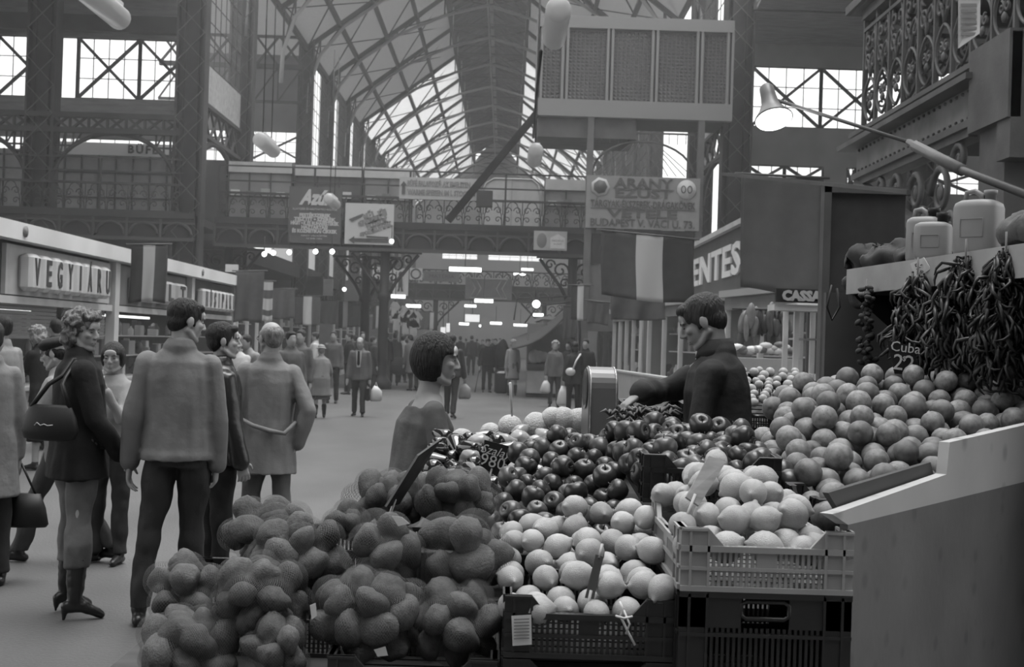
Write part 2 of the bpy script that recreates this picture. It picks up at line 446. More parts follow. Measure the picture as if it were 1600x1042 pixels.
# ---- transept walls, left and right
def strip(m, x0, x1, z0, z1, y=40.0, th=.25): m.bx(x0, x1, y, y + th, z0, z1)
BOARDC = mat('beam_boards', .20, .8, var=.25, vscale=1.5, stretch=(1, 1, 6))
m = MB(); strip(m, -24, -9.7, 10.95, 12.6); strip(m, -24, -9.7, 7.8, 9.05); struct(m.build('wall_transept_left', BOARDC))
for x0, x1 in ((-18.1, -14.15), (-13.6, -9.75), (-23.5, -18.7)):
    mid = (x0 + x1) / 2; window(x0, x1, 9.05, 10.95, lambda u, z, d: (u, 40.1, z), 8, 3, cross=((x0, mid), (mid, x1)), mull=.05)
m = MB(); m.bx(-24, -9.9, 26, 40.3, 12.6, 12.8)
struct(m.build('ceiling', BOARDC))
m = MB(); m.bx(-24, -9.9, 39.3, 39.6, 11.0, 11.5); m.bx(-24, -9.9, 34, 34.3, 11.8, 12.6); m.bx(-24, -9.9, 30, 30.3, 12, 12.6)
struct(m.build('trim_1', IRON))
m = MB(); strip(m, 7.1, 20, 10.75, 13.2); strip(m, 7.1, 20, 7.65, 8.85); strip(m, 7.1, 20, 4.6, 6.9); strip(m, 9.85, 10.55, 6.9, 7.65); strip(m, 11.2, 12.6, 6.9, 7.65)
struct(m.build('wall_transept_right', WALLG))
for x0, x1 in ((7.5, 11.9), (12.9, 17.5)):
    mid = (x0 + x1) / 2; window(x0, x1, 8.85, 10.75, lambda u, z, d: (u, 40.1, z), 8, 3, cross=((x0, mid), (mid, x1)))
for x0, x1 in ((7.4, 9.85), (10.55, 11.2), (12.6, 17)):
    mid = (x0 + x1) / 2; window(x0, x1, 6.9, 7.65, lambda u, z, d: (u, 40.1, z), 6, 2, cross=((x0, mid), (mid, x1)), mull=.05)
m = MB(); m.quad((7.1, 22, 14.2), (20, 22, 14.2), (20, 40.3, 11.4), (7.1, 40.3, 11.4), -.1)
struct(m.build('ceiling', mat('ceiling_boards', .22, .8, var=.2, vscale=2, stretch=(1, 8, 1))))
def xtruss(x0, x1, y, z0, z1, n, label, name='roof_truss'):
    t = thing(name, label, 'girder', ((x0 + x1) / 2, y, z0))
    m = MB(); m.bar((x0, y, z0), (x1, y, z0), .16); m.bar((x0, y, z1), (x1, y, z1), .16); m.build('chord', IRON, t); m = MB()
    for k in range(n):
        a = x0 + (x1 - x0) * k / n; b = x0 + (x1 - x0) * (k + 1) / n
        m.bar((a, y, z0), (b, y, z1), .07); m.bar((a, y, z1), (b, y, z0), .07); m.bar((b, y, z0), (b, y, z1), .07)
    m.build('lattice', IRON, t); return t
xtruss(7.0, 20, 37.5, 11.9, 12.9, 13, 'lattice roof truss crossing above the bright right hand window')
xtruss(-24, -9.7, 37.8, 7.7, 8.15, 26, 'lattice girder above the arches of the left gallery', 'gallery_truss')
# arches of the left gallery (between columns) with brackets
for x0, x1, lab in ((-13.6, -9.8, 'iron arch above the snack bar front'), (-18.1, -14.2, 'iron arch left of the snack bar front')):
    t = thing('iron_arch', lab, 'arch', ((x0 + x1) / 2, 37.9, 5.6)); w = x1 - x0; m = MB(); pts = []
    for k in range(19):
        an = PI * k / 18; pts.append(((x0 + x1) / 2 - math.cos(an) * w / 2, 37.9, 5.6 + 2.05 * math.sin(an) ** .8))
    m.tube(pts, .07, 6); m.build('rib', IRON, t); m = MB()
    for k in (2, 3, 4, 5, 13, 14, 15, 16):
        p = pts[k]; m.bar(p, (x0 if k < 9 else x1, 37.9, p[2]), .05); m.bar(p, (p[0], 37.9, 7.7), .05)
    for k in range(3, 16, 2):
        p = pts[k]; q = pts[k + 1]; m.bar(p, (q[0], 37.9, 7.7), .04)
    m.build('filigree', IRON, t)
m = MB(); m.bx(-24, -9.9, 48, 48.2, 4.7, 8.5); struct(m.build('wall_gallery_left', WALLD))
window(-23, -9.95, 8.5, 9.4, lambda u, z, d: (u, 48.1, z), 24, 2)

# ---- gallery slabs and railings
def fascia(x0, x1, y, zt, zb, label, depth=6.0):
    """gallery edge: slab thing with arched underside panels"""
    t = thing('gallery_floor', label, 'gallery', ((x0 + x1) / 2, y, zb))
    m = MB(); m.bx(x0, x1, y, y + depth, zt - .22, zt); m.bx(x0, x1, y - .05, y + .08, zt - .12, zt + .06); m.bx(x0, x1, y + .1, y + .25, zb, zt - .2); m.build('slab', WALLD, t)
    m = MB(); n = max(1, int((x1 - x0) / .98))
    for k in range(n):
        a = x0 + (x1 - x0) * k / n; b = x0 + (x1 - x0) * (k + 1) / n; c = (a + b) / 2; r = (b - a) * .42
        pts = [(c - math.cos(PI * j / 8) * r, y + .02, zb + .12 + math.sin(PI * j / 8) * (zt - zb) * .5) for j in range(9)]
        m.tube(pts, .045, 5); m.bar((a, y + .02, zb), (a, y + .02, zt), .07)
        m.bar((a, y + .02, zt - .25), (b, y + .02, zt - .25), .05)
    m.bar((x0, y, zb), (x1, y, zb), .14, .1); m.build('arched_panels', mat('arch_iron', .055, .6), t)
    return t
def scroll_pts(cx, cz, r, turns, a0, dirn, n=18, P=None):
    pts = []
    for k in range(n + 1):
        q = k / n; a = a0 + dirn * turns * 2 * PI * q; rr = r * (1 - .8 * q); pts.append(P(cx + math.cos(a) * rr, cz + math.sin(a) * rr))
    return pts
def railing(u0, u1, zb, zt, P, label, pitch=.62, rails=(), r=.016, name='gallery_railing', group=None, posts=3.0, mm=None):
    mm = mm or IRON2
    c = Vector(P((u0 + u1) / 2, zb)); t = thing(name, label, 'railing', c, group)
    m = MB(); m.bar(P(u0, zt), P(u1, zt), .09, .07); m.bar(P(u0, zb), P(u1, zb), .07, .06)
    for z in rails: m.bar(P(u0, z), P(u1, z), .045)
    m.build('rail', IRON, t)
    m = MB(); k = 0; u = u0
    while u <= u1 + .01: m.bar(P(u, zb), P(u, max((zt,) + tuple(rails))), .06); u += posts
    m.build('posts', IRON, t)
    m = MB(); n = max(1, round((u1 - u0) / pitch)); p = (u1 - u0) / n; h = zt - zb
    for i in range(n):
        c = u0 + (i + .5) * p
        for s in (-1, 1):
            m.tube(scroll_pts(c + s * p * .24, zb + h * .62, p * .21, 1.1, PI / 2 - s * PI / 2, s, 12, P), r, 4)
            m.tube(scroll_pts(c + s * p * .24, zb + h * .26, p * .17, 1.1, PI / 2 + s * PI / 2, -s, 12, P), r, 4)
            m.tube([P(c + s * p * .03, zb), P(c + s * p * .07, zb + h * .45), P(c + s * p * .3, zb + h * .9), P(c + s * p * .5, zt)], r, 4)
        m.tube([P(c, zb + h * .45), P(c, zt)], r, 4)
    m.build('scrollwork', mm, t)
    return t
GP = lambda y: (lambda u, z: (u, y, z))
RAILM = mat('railing_scroll', .045, .5)
fascia(-24, -9.2, 37.6, 5.28, 4.55, 'gallery edge with small arched panels above the left shops', 4)
railing(-24, -9.6, 5.35, 6.15, GP(37.6), 'scrolled iron railing in front of the snack bar', rails=(6.5, 6.9), mm=RAILM)
fascia(-9.2, 6.6, 40.2, 5.42, 4.62, 'iron bridge crossing the nave, seen edge on', 4)
railing(-9.1, 2.6, 5.48, 6.27, GP(40.2), 'scrolled iron railing of the bridge across the nave', rails=(6.65, 7.12), mm=RAILM)
railing(3.0, 6.2, 5.48, 6.27, GP(40.2), 'short scrolled railing beside the glass block cabin tower', mm=RAILM)
# second bridge, far
fascia(-9.2, 6.6, 75, 5.2, 4.4, 'second iron bridge far down the nave', 3)
railing(-9.2, 6.6, 5.25, 6.1, GP(75), 'railing of the second bridge far down the nave', pitch=1.1, r=.03, mm=RAILM)
# bridge columns with scrolled bracket capitals
def bridge_col(x, y, h, label, sc=1.0, group=None):
    t = thing('bracket_column', label, 'column', (x, y, 0), group)
    m = MB(); m.lathe([(.3, 0), (.3, .25), (.2, .35), (.17, .5), (.15, h - 1.6), (.22, h - 1.5), (.22, h - 1.35), (.15, h - 1.3), (.15, h)], (x, y, 0), 12); m.build('shaft', IRON, t)
    for s in (-1, 1):
        m = MB(); w = 1.05 * sc; q = h - 1.45
        m.tube([(x + s * .12, y, q), (x + s * .35 * sc, y, q + .45), (x + s * w, y, h - .1)], .06, 6); m.bar((x, y, h - .04), (x + s * w * 1.1, y, h - .04), .1, .08)
        P = lambda u, z: (u, y, z)
        m.tube(scroll_pts(x + s * .38 * sc, h - .45, .26, 1.2, PI / 2 + s * PI / 2, -s, 14, P), .035, 5)
        m.tube(scroll_pts(x + s * .72 * sc, h - .27, .17, 1.2, PI / 2 + s * PI / 2, -s, 12, P), .03, 5)
        m.tube(scroll_pts(x + s * .25 * sc, h - .85, .16, 1.2, PI / 2 + s * PI / 2, -s, 12, P), .03, 5)
        m.build('bracket', IRON, t)
    return t
bridge_col(-3.85, 40.6, 4.38, 'iron column with scrolled brackets under the bridge, behind the flags')
bridge_col(-4.75, 43.5, 4.38, 'slimmer iron column just behind the bracketed one under the bridge')
bridge_col(2.1, 40.6, 4.38, 'iron column with scrolled brackets beside the tower of the cabin')
bridge_col(-9.0, 41.5, 4.38, 'bracketed iron column at the left end of the bridge')
for x in (-4.1, 2.3, -8.6, 6): bridge_col(x, 75.4, 4.0, 'bracketed column under the second bridge far down the nave', 1.3, 'columns of the far bridge')

lower_new(_before, lambda o: 0 if o.name.startswith(('bracket_column', 'wall_left', 'wall_right', 'wall_back')) else (.45 if o.location.y > 46 and not o.name.startswith(('gallery_floor', 'gallery_railing')) else .24 if o.location.y < 46 else .40))
# ---- large railing and bracketed gallery at the right, close by
GX = 5.05
ZG = 4.08
t = thing('gallery_beam', 'riveted pale plate girder with scrolled bracket at upper right', 'girder', (GX, 15.5, 4.0))
m = MB(); m.bx(GX, GX + .3, 13.6, 18.6, ZG + .12, ZG + .5); m.build('web_plate', mat('girder_paint', .17, .6, var=.25, vscale=3), t)
m = MB(); m.bx(GX - .22, GX + .4, 13.6, 18.9, ZG+.5, ZG+.57); m.bx(GX - .05, GX + .4, 13.6, 18.9, ZG+.7, ZG+.76); m.bx(GX - .08, GX + .4, 13.6, 18.6, ZG+.04, ZG+.12); m.bx(GX + .02, GX + .3, 13.6, 18.8, ZG+.57, ZG+.7); m.build('flange', IRON2, t)
m = MB()
for k in range(26): m.ell((GX - .01, 13.7 + k * .19, ZG+.17), .022, nu=6, nv=4); m.ell((GX - .01, 13.7 + k * .19, ZG+.46), .022, nu=6, nv=4)
m.build('rivets', IRON2, t)
m = MB(); P = lambda u, z: (GX + .02, u, z - .42)
m.bar(P(18.6, 4.5), P(14.1, 3.1), .16, .12, up=(1, 0, 0)); m.bar(P(18.6, 4.5), P(14.0, 4.5), .1, .1)
for c, z, r_ in ((17.4, 4.3, .13), (16.7, 4.2, .2), (15.9, 4.05, .27), (15.0, 3.95, .33), (14.6, 3.5, .2), (15.6, 3.7, .14), (14.4, 4.25, .2)):
    m.tube(scroll_pts(c, z, r_, 1.4, 0, 1, 22, P), [.05 - .03 * k / 22 for k in range(23)], 6); m.ell(P(c, z), (.03, r_ * .3, r_ * .3), nu=8, nv=6)
m.build('scrolled_bracket', IRON2, t)
t = thing('riveted_post', 'heavy riveted iron post under the girder at the right edge', 'post', (GX + .25, 13.2, 0))
m = MB(); m.bx(GX - .05, GX + .7, 12.9, 13.6, 0, 4.88); m.build('shaft', IRON2, t)
m = MB(); m.bx(GX - .12, GX + 1.2, 12.6, 12.95, 3.6, 4.85); m.bx(GX - .15, GX - .02, 12.6, 13.7, 4.0, 4.88); m.build('gusset_plate', IRON2, t)
m = MB()
for a in range(4):
    for b in range(3): m.ell((GX + .15 + b * .3, 12.58, 3.75 + a * .28 + (0 if a < 2 else .15)), .035, nu=8, nv=5)
m.build('rivets', IRON2, t)
def big_railing(u0, u1, z0, z1, P, label, n):
    c = Vector(P((u0 + u1) / 2, z0)); t = thing('ornate_railing', label, 'railing', c)
    m = MB(); m.bar(P(u0, z0), P(u1, z0), .08, .06); m.bar(P(u0, z1), P(u1, z1), .12, .14); m.bar(P(u0, z1 - .22), P(u1, z1 - .22), .06, .05); m.build('rail', IRON2, t)
    m = MB(); p = (u1 - u0) / n
    for k in range(n + 1): m.bar(P(u0 + k * p, z0), P(u0 + k * p, z1), .05)
    m.build('bars', IRON2, t); m = MB(); h = z1 - z0 - .25
    for k in range(n):
        c = u0 + (k + .5) * p
        for s in (-1, 1):
            m.tube([P(c + s * p * .46 * math.sin(PI * q) ** .7 if 0 < q < 1 else c, z0 + h * .06 + q * h * .44) for q in [j / 14 for j in range(15)]], .022, 5)
            m.tube(scroll_pts(c + s * p * .22, z0 + h * .66, p * .23, 1.3, PI / 2 + s * PI / 2, -s, 16, P), .024, 5)
            m.tube(scroll_pts(c + s * p * .2, z0 + h * .88, p * .2, 1.2, -PI / 2, s, 14, P), .022, 5)
            m.tube([P(c, z0 + h * .5), P(c + s * p * .12, z0 + h * .62), P(c + s * p * .42, z0 + h * .8), P(c + s * p * .3, z0 + h)], .022, 5)
            m.tube(scroll_pts(c + s * p * .13, z0 + h * .3, p * .12, 1.2, PI / 2, s, 12, P), .018, 5)
        m.lathe([(.02, -.03), (.06, -.01), (.06, .01), (.02, .03)], P(c, z0 + h * .22), 10, rot=Matrix.Rotation(PI / 2, 3, 'Y'))
    m.build('scrollwork', IRON2, t); return t
big_railing(10.5, 18.5, 4.85, 6.5, lambda u, z: (GX + .05, u, z), 'ornate iron railing on the riveted girder at upper right', 13)
big_railing(GX + .1, GX + 4.5, 4.85, 6.5, lambda u, z: (u, 18.6, z), 'far return of the ornate railing, against the bright windows', 7)
m = MB(); m.bx(GX - .15, GX + 5, 10.5, 18.9, 6.6, 6.72); m.bx(GX - .1, GX + .1, 10.5, 18.8, 6.57, 6.6); tag(m.build('handrail_cap', IRON2), 'dark sloping iron cap above the ornate railing', 'rail cap')
m = MB(); m.bx(GX + .3, GX + 6, 14, 19, 4.6, 4.72); tag(m.build('gallery_platform', IRON), 'iron platform carried by the riveted girder', 'platform')
t = thing('paper_sheet', 'sheet of newspaper hanging on the ornate railing', 'paper', W(1513, 70, 12.6))
m = MB(); a = [W(1497, 0, 12.6), W(1532, 0, 12.6), W(1531, 52, 12.55), W(1497, 76, 12.6)]; m.add(a, [(3, 2, 1, 0)]); m.build('sheet', WHITEP, t)
m = MB()
for k in range(6):
    y = 8 + k * 9; a = W(1501, y, 12.57); b = W(1526, y, 12.57); m.bar(a, b, .01, .03)
m.build('print', GREYT, t)

_before = set(o.name for o in COL.objects)
# ---- snack bar kiosk on the left gallery, tower cabin on the bridge
t = thing('snack_bar', 'pale glazed snack bar kiosk on the left gallery under its sign', 'kiosk', (-12.7, 41.5, 5.28))
m = MB(); m.bx(-14.9, -10.5, 41.4, 44, 5.28, 7.45); m.build('body', mat('kiosk_pale', .30, .6, var=.1), t)
m = MB(); m.bx(-15.0, -10.4, 41.2, 41.5, 7.45, 7.85); m.build('sign_board', mat('sign_bright', .85, .5), t)
m = MB(); put_text(m, 'BÜFÉ', .36, (-11.8, 41.17, 7.65), ext=.02, space=1.3, bold=.01); m.build('lettering', DARKP, t)
m = MB()
for k in range(9): m.bar((-14.9 + k * .55, 41.35, 5.3), (-14.9 + k * .55, 41.35, 7.45), .05)
for z in (6.1, 6.9): m.bar((-14.9, 41.35, z), (-10.5, 41.35, z), .05)
m.build('glazing_bars', IRON, t)
t = thing('snack_bar', 'longer pale kiosk at the left edge of the gallery', 'kiosk', (-18.5, 41.5, 5.28)); m = MB(); m.bx(-21, -15.6, 41.4, 44, 5.28, 7.6); m.build('body', mat('kiosk_pale', .30), t)
m = MB()
for k in range(9): m.bar((-21 + k * .67, 41.35, 5.3), (-21 + k * .67, 41.35, 7.6), .05)
m.build('glazing_bars', IRON, t)
# stalls on the bridge behind the rails
def bkiosk(x0, x1, z1, m_, lab, bars=True, y=42.5):
    t = thing('gallery_stall', lab, 'kiosk', ((x0 + x1) / 2, y, 5.42)); m = MB(); m.bx(x0, x1, y, y + 1.5, 5.42, z1); m.build('body', m_, t)
    m = MB(); m.bx(x0, x1, y - .08, y, z1 - .35, z1); m.build('top_board', PALEP, t)
    m = MB(); n = max(2, int((x1 - x0) / .6))
    for k in range(n + 1): m.bar((x0 + (x1 - x0) * k / n, y - .05, 5.42), (x0 + (x1 - x0) * k / n, y - .05, z1), .05)
    m.bar((x0, y - .05, 6.4), (x1, y - .05, 6.4), .05); m.build('frame', IRON, t)
    # goods in the glass
    for j in range(int((x1 - x0) / .5)):
        m = MB(); x = x0 + .25 + j * .5; h = random.uniform(.12, .3); m.box((x, y - .13, 6.43 + h / 2), (.28, .1, h)); o = m.build('box', mat('goods_%d' % (j % 3), (.5, .12, .3)[j % 3], .5), t)
bkiosk(-9.3, -7.2, 7.55, MIDP, 'long stall with a pale cornice on the bridge, left end')
bkiosk(-7.1, -4.9, 7.5, DARKP, 'dark panelled stall on the bridge behind the poster boards')
bkiosk(-4.8, -3.2, 7.5, MIDP, 'stall of small wares on the bridge above the white arrow sign')
bkiosk(1.2, 2.6, 7.3, MIDP, 'grey stall on the bridge beside the cabin tower')
t = thing('pale_tent', 'pale rounded awning stall standing on the bridge right of the banner', 'awning', (0, 42.4, 5.42))
m = MB(); m.prism([(-.95, 5.42), (1.05, 5.42), (1.05, 6.7), (.95, 7.1), (.75, 7.25), (-.5, 7.25), (-.75, 7.1), (-.95, 6.6)], 'y', 42.4, 43.6); m.build('canvas', PALEP, t)
m = MB(); m.tube([(-.95, 42.38, 5.42), (-.95, 42.38, 6.6), (-.75, 42.38, 7.1), (-.5, 42.38, 7.25), (.75, 42.38, 7.25), (.95, 42.38, 7.1), (1.05, 42.38, 6.7), (1.05, 42.38, 5.42)], .03, 5); m.bar((.1, 42.38, 5.42), (.1, 42.38, 7.25), .03); m.build('hoop', GREYT, t)

lower_new(_before, lambda o: .24)
TY = 36.0
t = thing('cabin_tower', 'grey cabin with glass block panels standing on posts above the sign', 'cabin', (3.5, TY, 0))
a = W(838, 178, TY); b = W(1140, 186, TY); ztop = W(990, 35, TY).z; zbot = W(990, 180, TY).z; x0, x1 = a.x, b.x
CABM = mat('cabin_paint', .10, .6, var=.1)
m = MB(); m.bx(x0, x1, TY + .1, TY + 2.6, zbot, ztop); m.build('body', CABM, t)
m = MB(); m.bx(x0 - .05, x1 + .05, TY - .1, TY + .15, ztop - .22, ztop + .12); m.bx(x0 - .05, x1 + .05, TY - .1, TY + .15, zbot - .1, zbot + .38)
for k in range(6):
    x = x0 + .04 + (x1 - x0 - .08) * (0, .135, .37, .605, .84, 1)[k]; m.bx(x - .1, x - .03, TY - .08, TY + .12, zbot, ztop); m.bx(x + .03, x + .1, TY - .08, TY + .12, zbot, ztop)
m.build('frame', mat('cabin_frame', .165, .6), t)
GB = mat('glass_block', .09, .12, spec=.9)
for k in range(5):
    m = MB(); f = (0, .135, .37, .605, .84, 1); a = x0 + (x1 - x0) * f[k] + .12; b = x0 + (x1 - x0) * f[k + 1] - .1; n = max(3, round((b - a) / .115)); nz = 19
    for i in range(n):
        for j in range(nz):
            cx = a + (b - a) * (i + .5) / n; cz = zbot + .42 + (ztop - zbot - .68) * (j + .5) / nz
            w = (b - a) / n * .42; h = (ztop - zbot - .68) / nz * .42
            m.add([(cx - w, TY + .08, cz - h), (cx + w, TY + .08, cz - h), (cx + w, TY + .08, cz + h), (cx - w, TY + .08, cz + h), (cx, TY + .045, cz)], [(0, 1, 4), (1, 2, 4), (2, 3, 4), (3, 0, 4)])
    m.build('glass_block_panel', GB, t)
m = MB(); m.bx(x0 + .05, x1 - 2.6, TY + .2, TY + 2.5, zbot - .65, zbot - .1); m.build('undercroft', IRON2, t)
for px in (917, 1090):
    m = MB(); c = W(px, 400, TY); m.bx(c.x - .09, c.x + .09, TY - .06, TY + .12, 0, zbot); m.build('post', IRON2, t)
m = MB(); c0 = W(925, 300, TY).x; c1 = W(1085, 300, TY).x; zt = W(1000, 205, TY).z; zb = W(1000, 272, TY).z
m.bar((c0, TY + .3, zt), (c1, TY + .3, zt), .05)
m.tube([((c0 + c1) / 2 - math.cos(PI * k / 14) * (c1 - c0) / 2, TY + .3, zb + math.sin(PI * k / 14) * (zt - zb) * .8) for k in range(15)], .035, 5)
for k in range(13):
    x = c0 + (c1 - c0) * k / 12; m.bar((x, TY + .3, zb), ((c0 + c1) / 2 + (x - (c0 + c1) / 2) * .2, TY + .3, zb + (zt - zb) * .8), .02); m.bar((x, TY + .3, zt - .3), (x, TY + .3, zt), .02)
m.build('arched_grille', IRON2, t)
m = MB(); m.bx(c0 - .1, c0 + .95, TY + .1, TY + .5, 2.0, 5.05); m.build('lower_panel', CABM, t)
m = MB(); m.bx(c0 + .05, c0 + .8, TY + .05, TY + .09, 3.9, 4.75); m.build('dark_opening', BLACKP, t)
# gold and silver sign
a = W(917, 275, TY - .2); b = W(1092, 358, TY - .2); cx = (a.x + b.x) / 2; w = b.x - a.x; z1 = W(1000, 276, TY - .2).z; z0 = W(1000, 358, TY - .2).z; h = z1 - z0
t = thing('shop_sign', 'large pale sign for buying gold and silver hung below the cabin', 'sign', (cx, TY - .2, z0))
m = MB(); m.bx(cx - w / 2, cx + w / 2, TY - .2, TY - .1, z0, z1); m.build('board', mat('sign_board_pale', .185, .6, var=.06), t)
m = MB(); yy = TY - .22
put_text(m, 'ARANY', .38, (cx, yy, z0 + h * .86), fit=w * .52, bold=.01); put_text(m, 'EZÜST', .34, (cx, yy, z0 + h * .67), fit=w * .5, bold=.01)
put_text(m, 'TÁRGYAK-ÉKSZEREK-DRÁGAKÖVEK', .28, (cx, yy, z0 + h * .46), fit=w * .92, bold=.004); put_text(m, 'VÉTELE', .3, (cx, yy, z0 + h * .28), fit=w * .62, bold=.01)
put_text(m, 'BUDAPEST V. VÁCI U. 73.', .3, (cx, yy, z0 + h * .1), fit=w * .92, bold=.006); m.bar((cx - w * .46, yy, z0 + h * .38), (cx + w * .46, yy, z0 + h * .38), .015); m.bar((cx - w * .27, yy, z0 + h * .76), (cx + w * .27, yy, z0 + h * .76), .012)
m.build('lettering', DARKP, t)
m = MB(); m.lathe([(.27, -.02), (.27, .02)], (cx - w * .38, yy, z0 + h * .78), 7, rot=Matrix.Rotation(PI / 2, 3, 'X')); m.build('emblem_disc', PALEP, t); m = MB(); m.lathe([(.27, -.02), (.27, .02)], (cx + w * .38, yy, z0 + h * .78), 20, rot=Matrix.Rotation(PI / 2, 3, 'X')); m.build('emblem_disc', PALEP, t)
m = MB(); m.lathe([(.2, -.02), (.2, .02)], (cx - w * .38, yy - .02, z0 + h * .78), 7, rot=Matrix.Rotation(PI / 2, 3, 'X'))
for s in (-1, 1): m.tube([(cx + w * .38 + s * .09 + math.cos(q) * .06, yy - .03, z0 + h * .78 + math.sin(q) * .1) for q in [2 * PI * k / 12 for k in range(12)]], .014, 4, closed=True)
m.build('emblem', DARKP, t)

# ---- signs on the bridge
SY = 40.08
def board(name, label, p0, p1, Y, m_, lines, lm, th=.06, cat='sign', extra=None):
    a = W(p0[0], (p0[1] + p1[1]) / 2, Y); b = W(p1[0], (p0[1] + p1[1]) / 2, Y); c = (p0[0] + p1[0]) / 2
    z1 = W(c, p0[1], Y).z; z0 = W(c, p1[1], Y).z; x0, x1 = a.x, b.x; w = x1 - x0; h = z1 - z0
    t = thing(name, label, cat, ((x0 + x1) / 2, Y, z0)); mb = MB(); mb.bx(x0, x1, Y, Y + th, z0, z1); mb.build('board', m_, t)
    mb = MB(); ok = False
    for (s, u, v, size, fit, kw) in lines:
        rot = kw.pop('ang', 0); r = (math.cos(rot), 0, math.sin(rot)); up = (-math.sin(rot), 0, math.cos(rot))
        put_text(mb, s, size * h, (x0 + u * w, Y - .012, z0 + v * h), right=r, up=up, fit=fit * w if fit else None, **kw); ok = True
    if ok: mb.build('lettering', lm, t)
    if extra: extra(t, x0, x1, z0, z1)
    return t
LG = mat('letter_pale', .42, .6)
board('poster_board', 'dark board with script heading and centred lines hanging on the bridge', (451, 292), (533, 380), SY, mat('poster_dark', .075, .7), [
    ('Azúr', .5, .8, .36, .66, dict(bold=.03, shear=.4)), ('ILLATSZER ÉS HÁZTARTÁSI BOLTOK', .5, .6, .05, .85, {}), ('FESTÉKSZEREK', .5, .49, .085, .6, dict(bold=.008)), ('TISZTÍTÓSZEREK', .5, .42, .085, .8, dict(bold=.008)),
    ('HÍGÍTÓK ÉS RUHAFESTÉKEK', .5, .35, .085, .92, dict(bold=.008)), ('HÁZTARTÁSI', .5, .28, .085, .5, dict(bold=.008)), ('ÉS KOZMETIKAI CIKKEK', .5, .21, .085, .86, dict(bold=.008)), ('NAGY VÁLASZTÉK', .5, .13, .04, .5, {}), ('AZ EMELETEN', .5, .08, .04, .3, {})], LG)
def arrow(t, x0, x1, z0, z1):
    w = x1 - x0; h = z1 - z0; m = MB(); zz = z0 + h * .1
    m.prism([(x0 + w * .09, zz), (x0 + w * .2, zz + h * .09), (x0 + w * .2, zz + h * .045), (x1 - w * .1, zz + h * .045), (x1 - w * .1, zz - h * .045), (x0 + w * .2, zz - h * .045), (x0 + w * .2, zz - h * .09)], 'y', SY - .03, SY - .005)
    m.prism([(x0 + w * .45, zz + h * .075), (x0 + w * .9, zz + h * .06), (x0 + w * .9, zz + h * .1), (x0 + w * .45, zz + h * .11)], 'y', SY - .03, SY - .005)
    m.prism([(x0 + w * .08, z0 + h * .6), (x0 + w * .14, z0 + h * .54), (x0 + w * .34, z0 + h * .67), (x0 + w * .36, z0 + h * .75)], 'y', SY - .03, SY - .005)
    m.build('arrow', DARKP, t)
board('poster_board', 'white board with slanted words and a long arrow on the bridge', (539, 318), (615, 382), SY, mat('poster_white', .42, .6), [
    ('NŐI', .48, .7, .17, .22, dict(ang=.35, bold=.02)), ('ÚJ', .76, .78, .17, .18, dict(ang=.35, bold=.02)), ('GYEREK', .52, .58, .17, .56, dict(ang=.35, bold=.02)), ('BLÚZOK', .66, .52, .17, .48, dict(ang=.35, bold=.02)), ('RUHÁK', .76, .43, .17, .44, dict(ang=.35, bold=.02)), ('SPORT', .46, .28, .12, .3, dict(ang=.35, bold=.015))], MIDP, extra=arrow)
def arrows2(t, x0, x1, z0, z1):
    m = MB(); w = x1 - x0; h = z1 - z0
    for x in (x0 + w * .055, x1 - w * .055): m.prism([(x, z1 - h * .2), (x + .1, z1 - h * .4), (x + .05, z1 - h * .4), (x + .05, z0 + h * .2), (x - .05, z0 + h * .2), (x - .05, z1 - h * .4), (x - .1, z1 - h * .4)], 'y', SY - .13, SY - .105)
    m.build('arrow', DARKP, t)
board('banner_sign', 'long pale banner with two lines of capitals on the bridge railing', (624, 278), (747, 312), SY - .1, mat('banner_pale', .34, .6), [
    ('BÜFÉ FALATOZÓ AZ EMELETEN', .5, .7, .33, .8, dict(bold=.012)), ('WARME SPEISEN IM I. STOCK', .5, .3, .33, .8, dict(bold=.012))], MIDP, extra=arrows2)
def oval(t, x0, x1, z0, z1):
    m = MB(); w = x1 - x0; h = z1 - z0; m.ell((x0 + w * .24, SY - .2, z0 + h * .5), (w * .15, .02, h * .4)); m.build('oval_picture', MIDP, t)
    m = MB(); m.prism([(x0 + w * .5, z0 + h * .1), (x1 - w * .06, z0 + h * .1), (x1 - w * .06, z0 + h * .65), (x0 + w * .72, z0 + h * .85), (x0 + w * .5, z0 + h * .65)], 'y', SY - .22, SY - .2); m.build('house_shape', WHITEP, t)
board('small_sign', 'small white sign with an oval picture hung beside the cabin tower', (834, 361), (886, 391), SY - .2, PALEP, [('HÍRES JÓSLÓ', .72, .5, .14, .36, {}), ('és jósnő', .72, .34, .12, .24, {})], DARKP, extra=oval)
m = MB(); m.bx(-1.0, -.5, 39.8, 40.15, 5.8, 6.3); tag(m.build('speaker_box', BLACKP), 'small black box fixed to the bridge rail right of the banner', 'box')
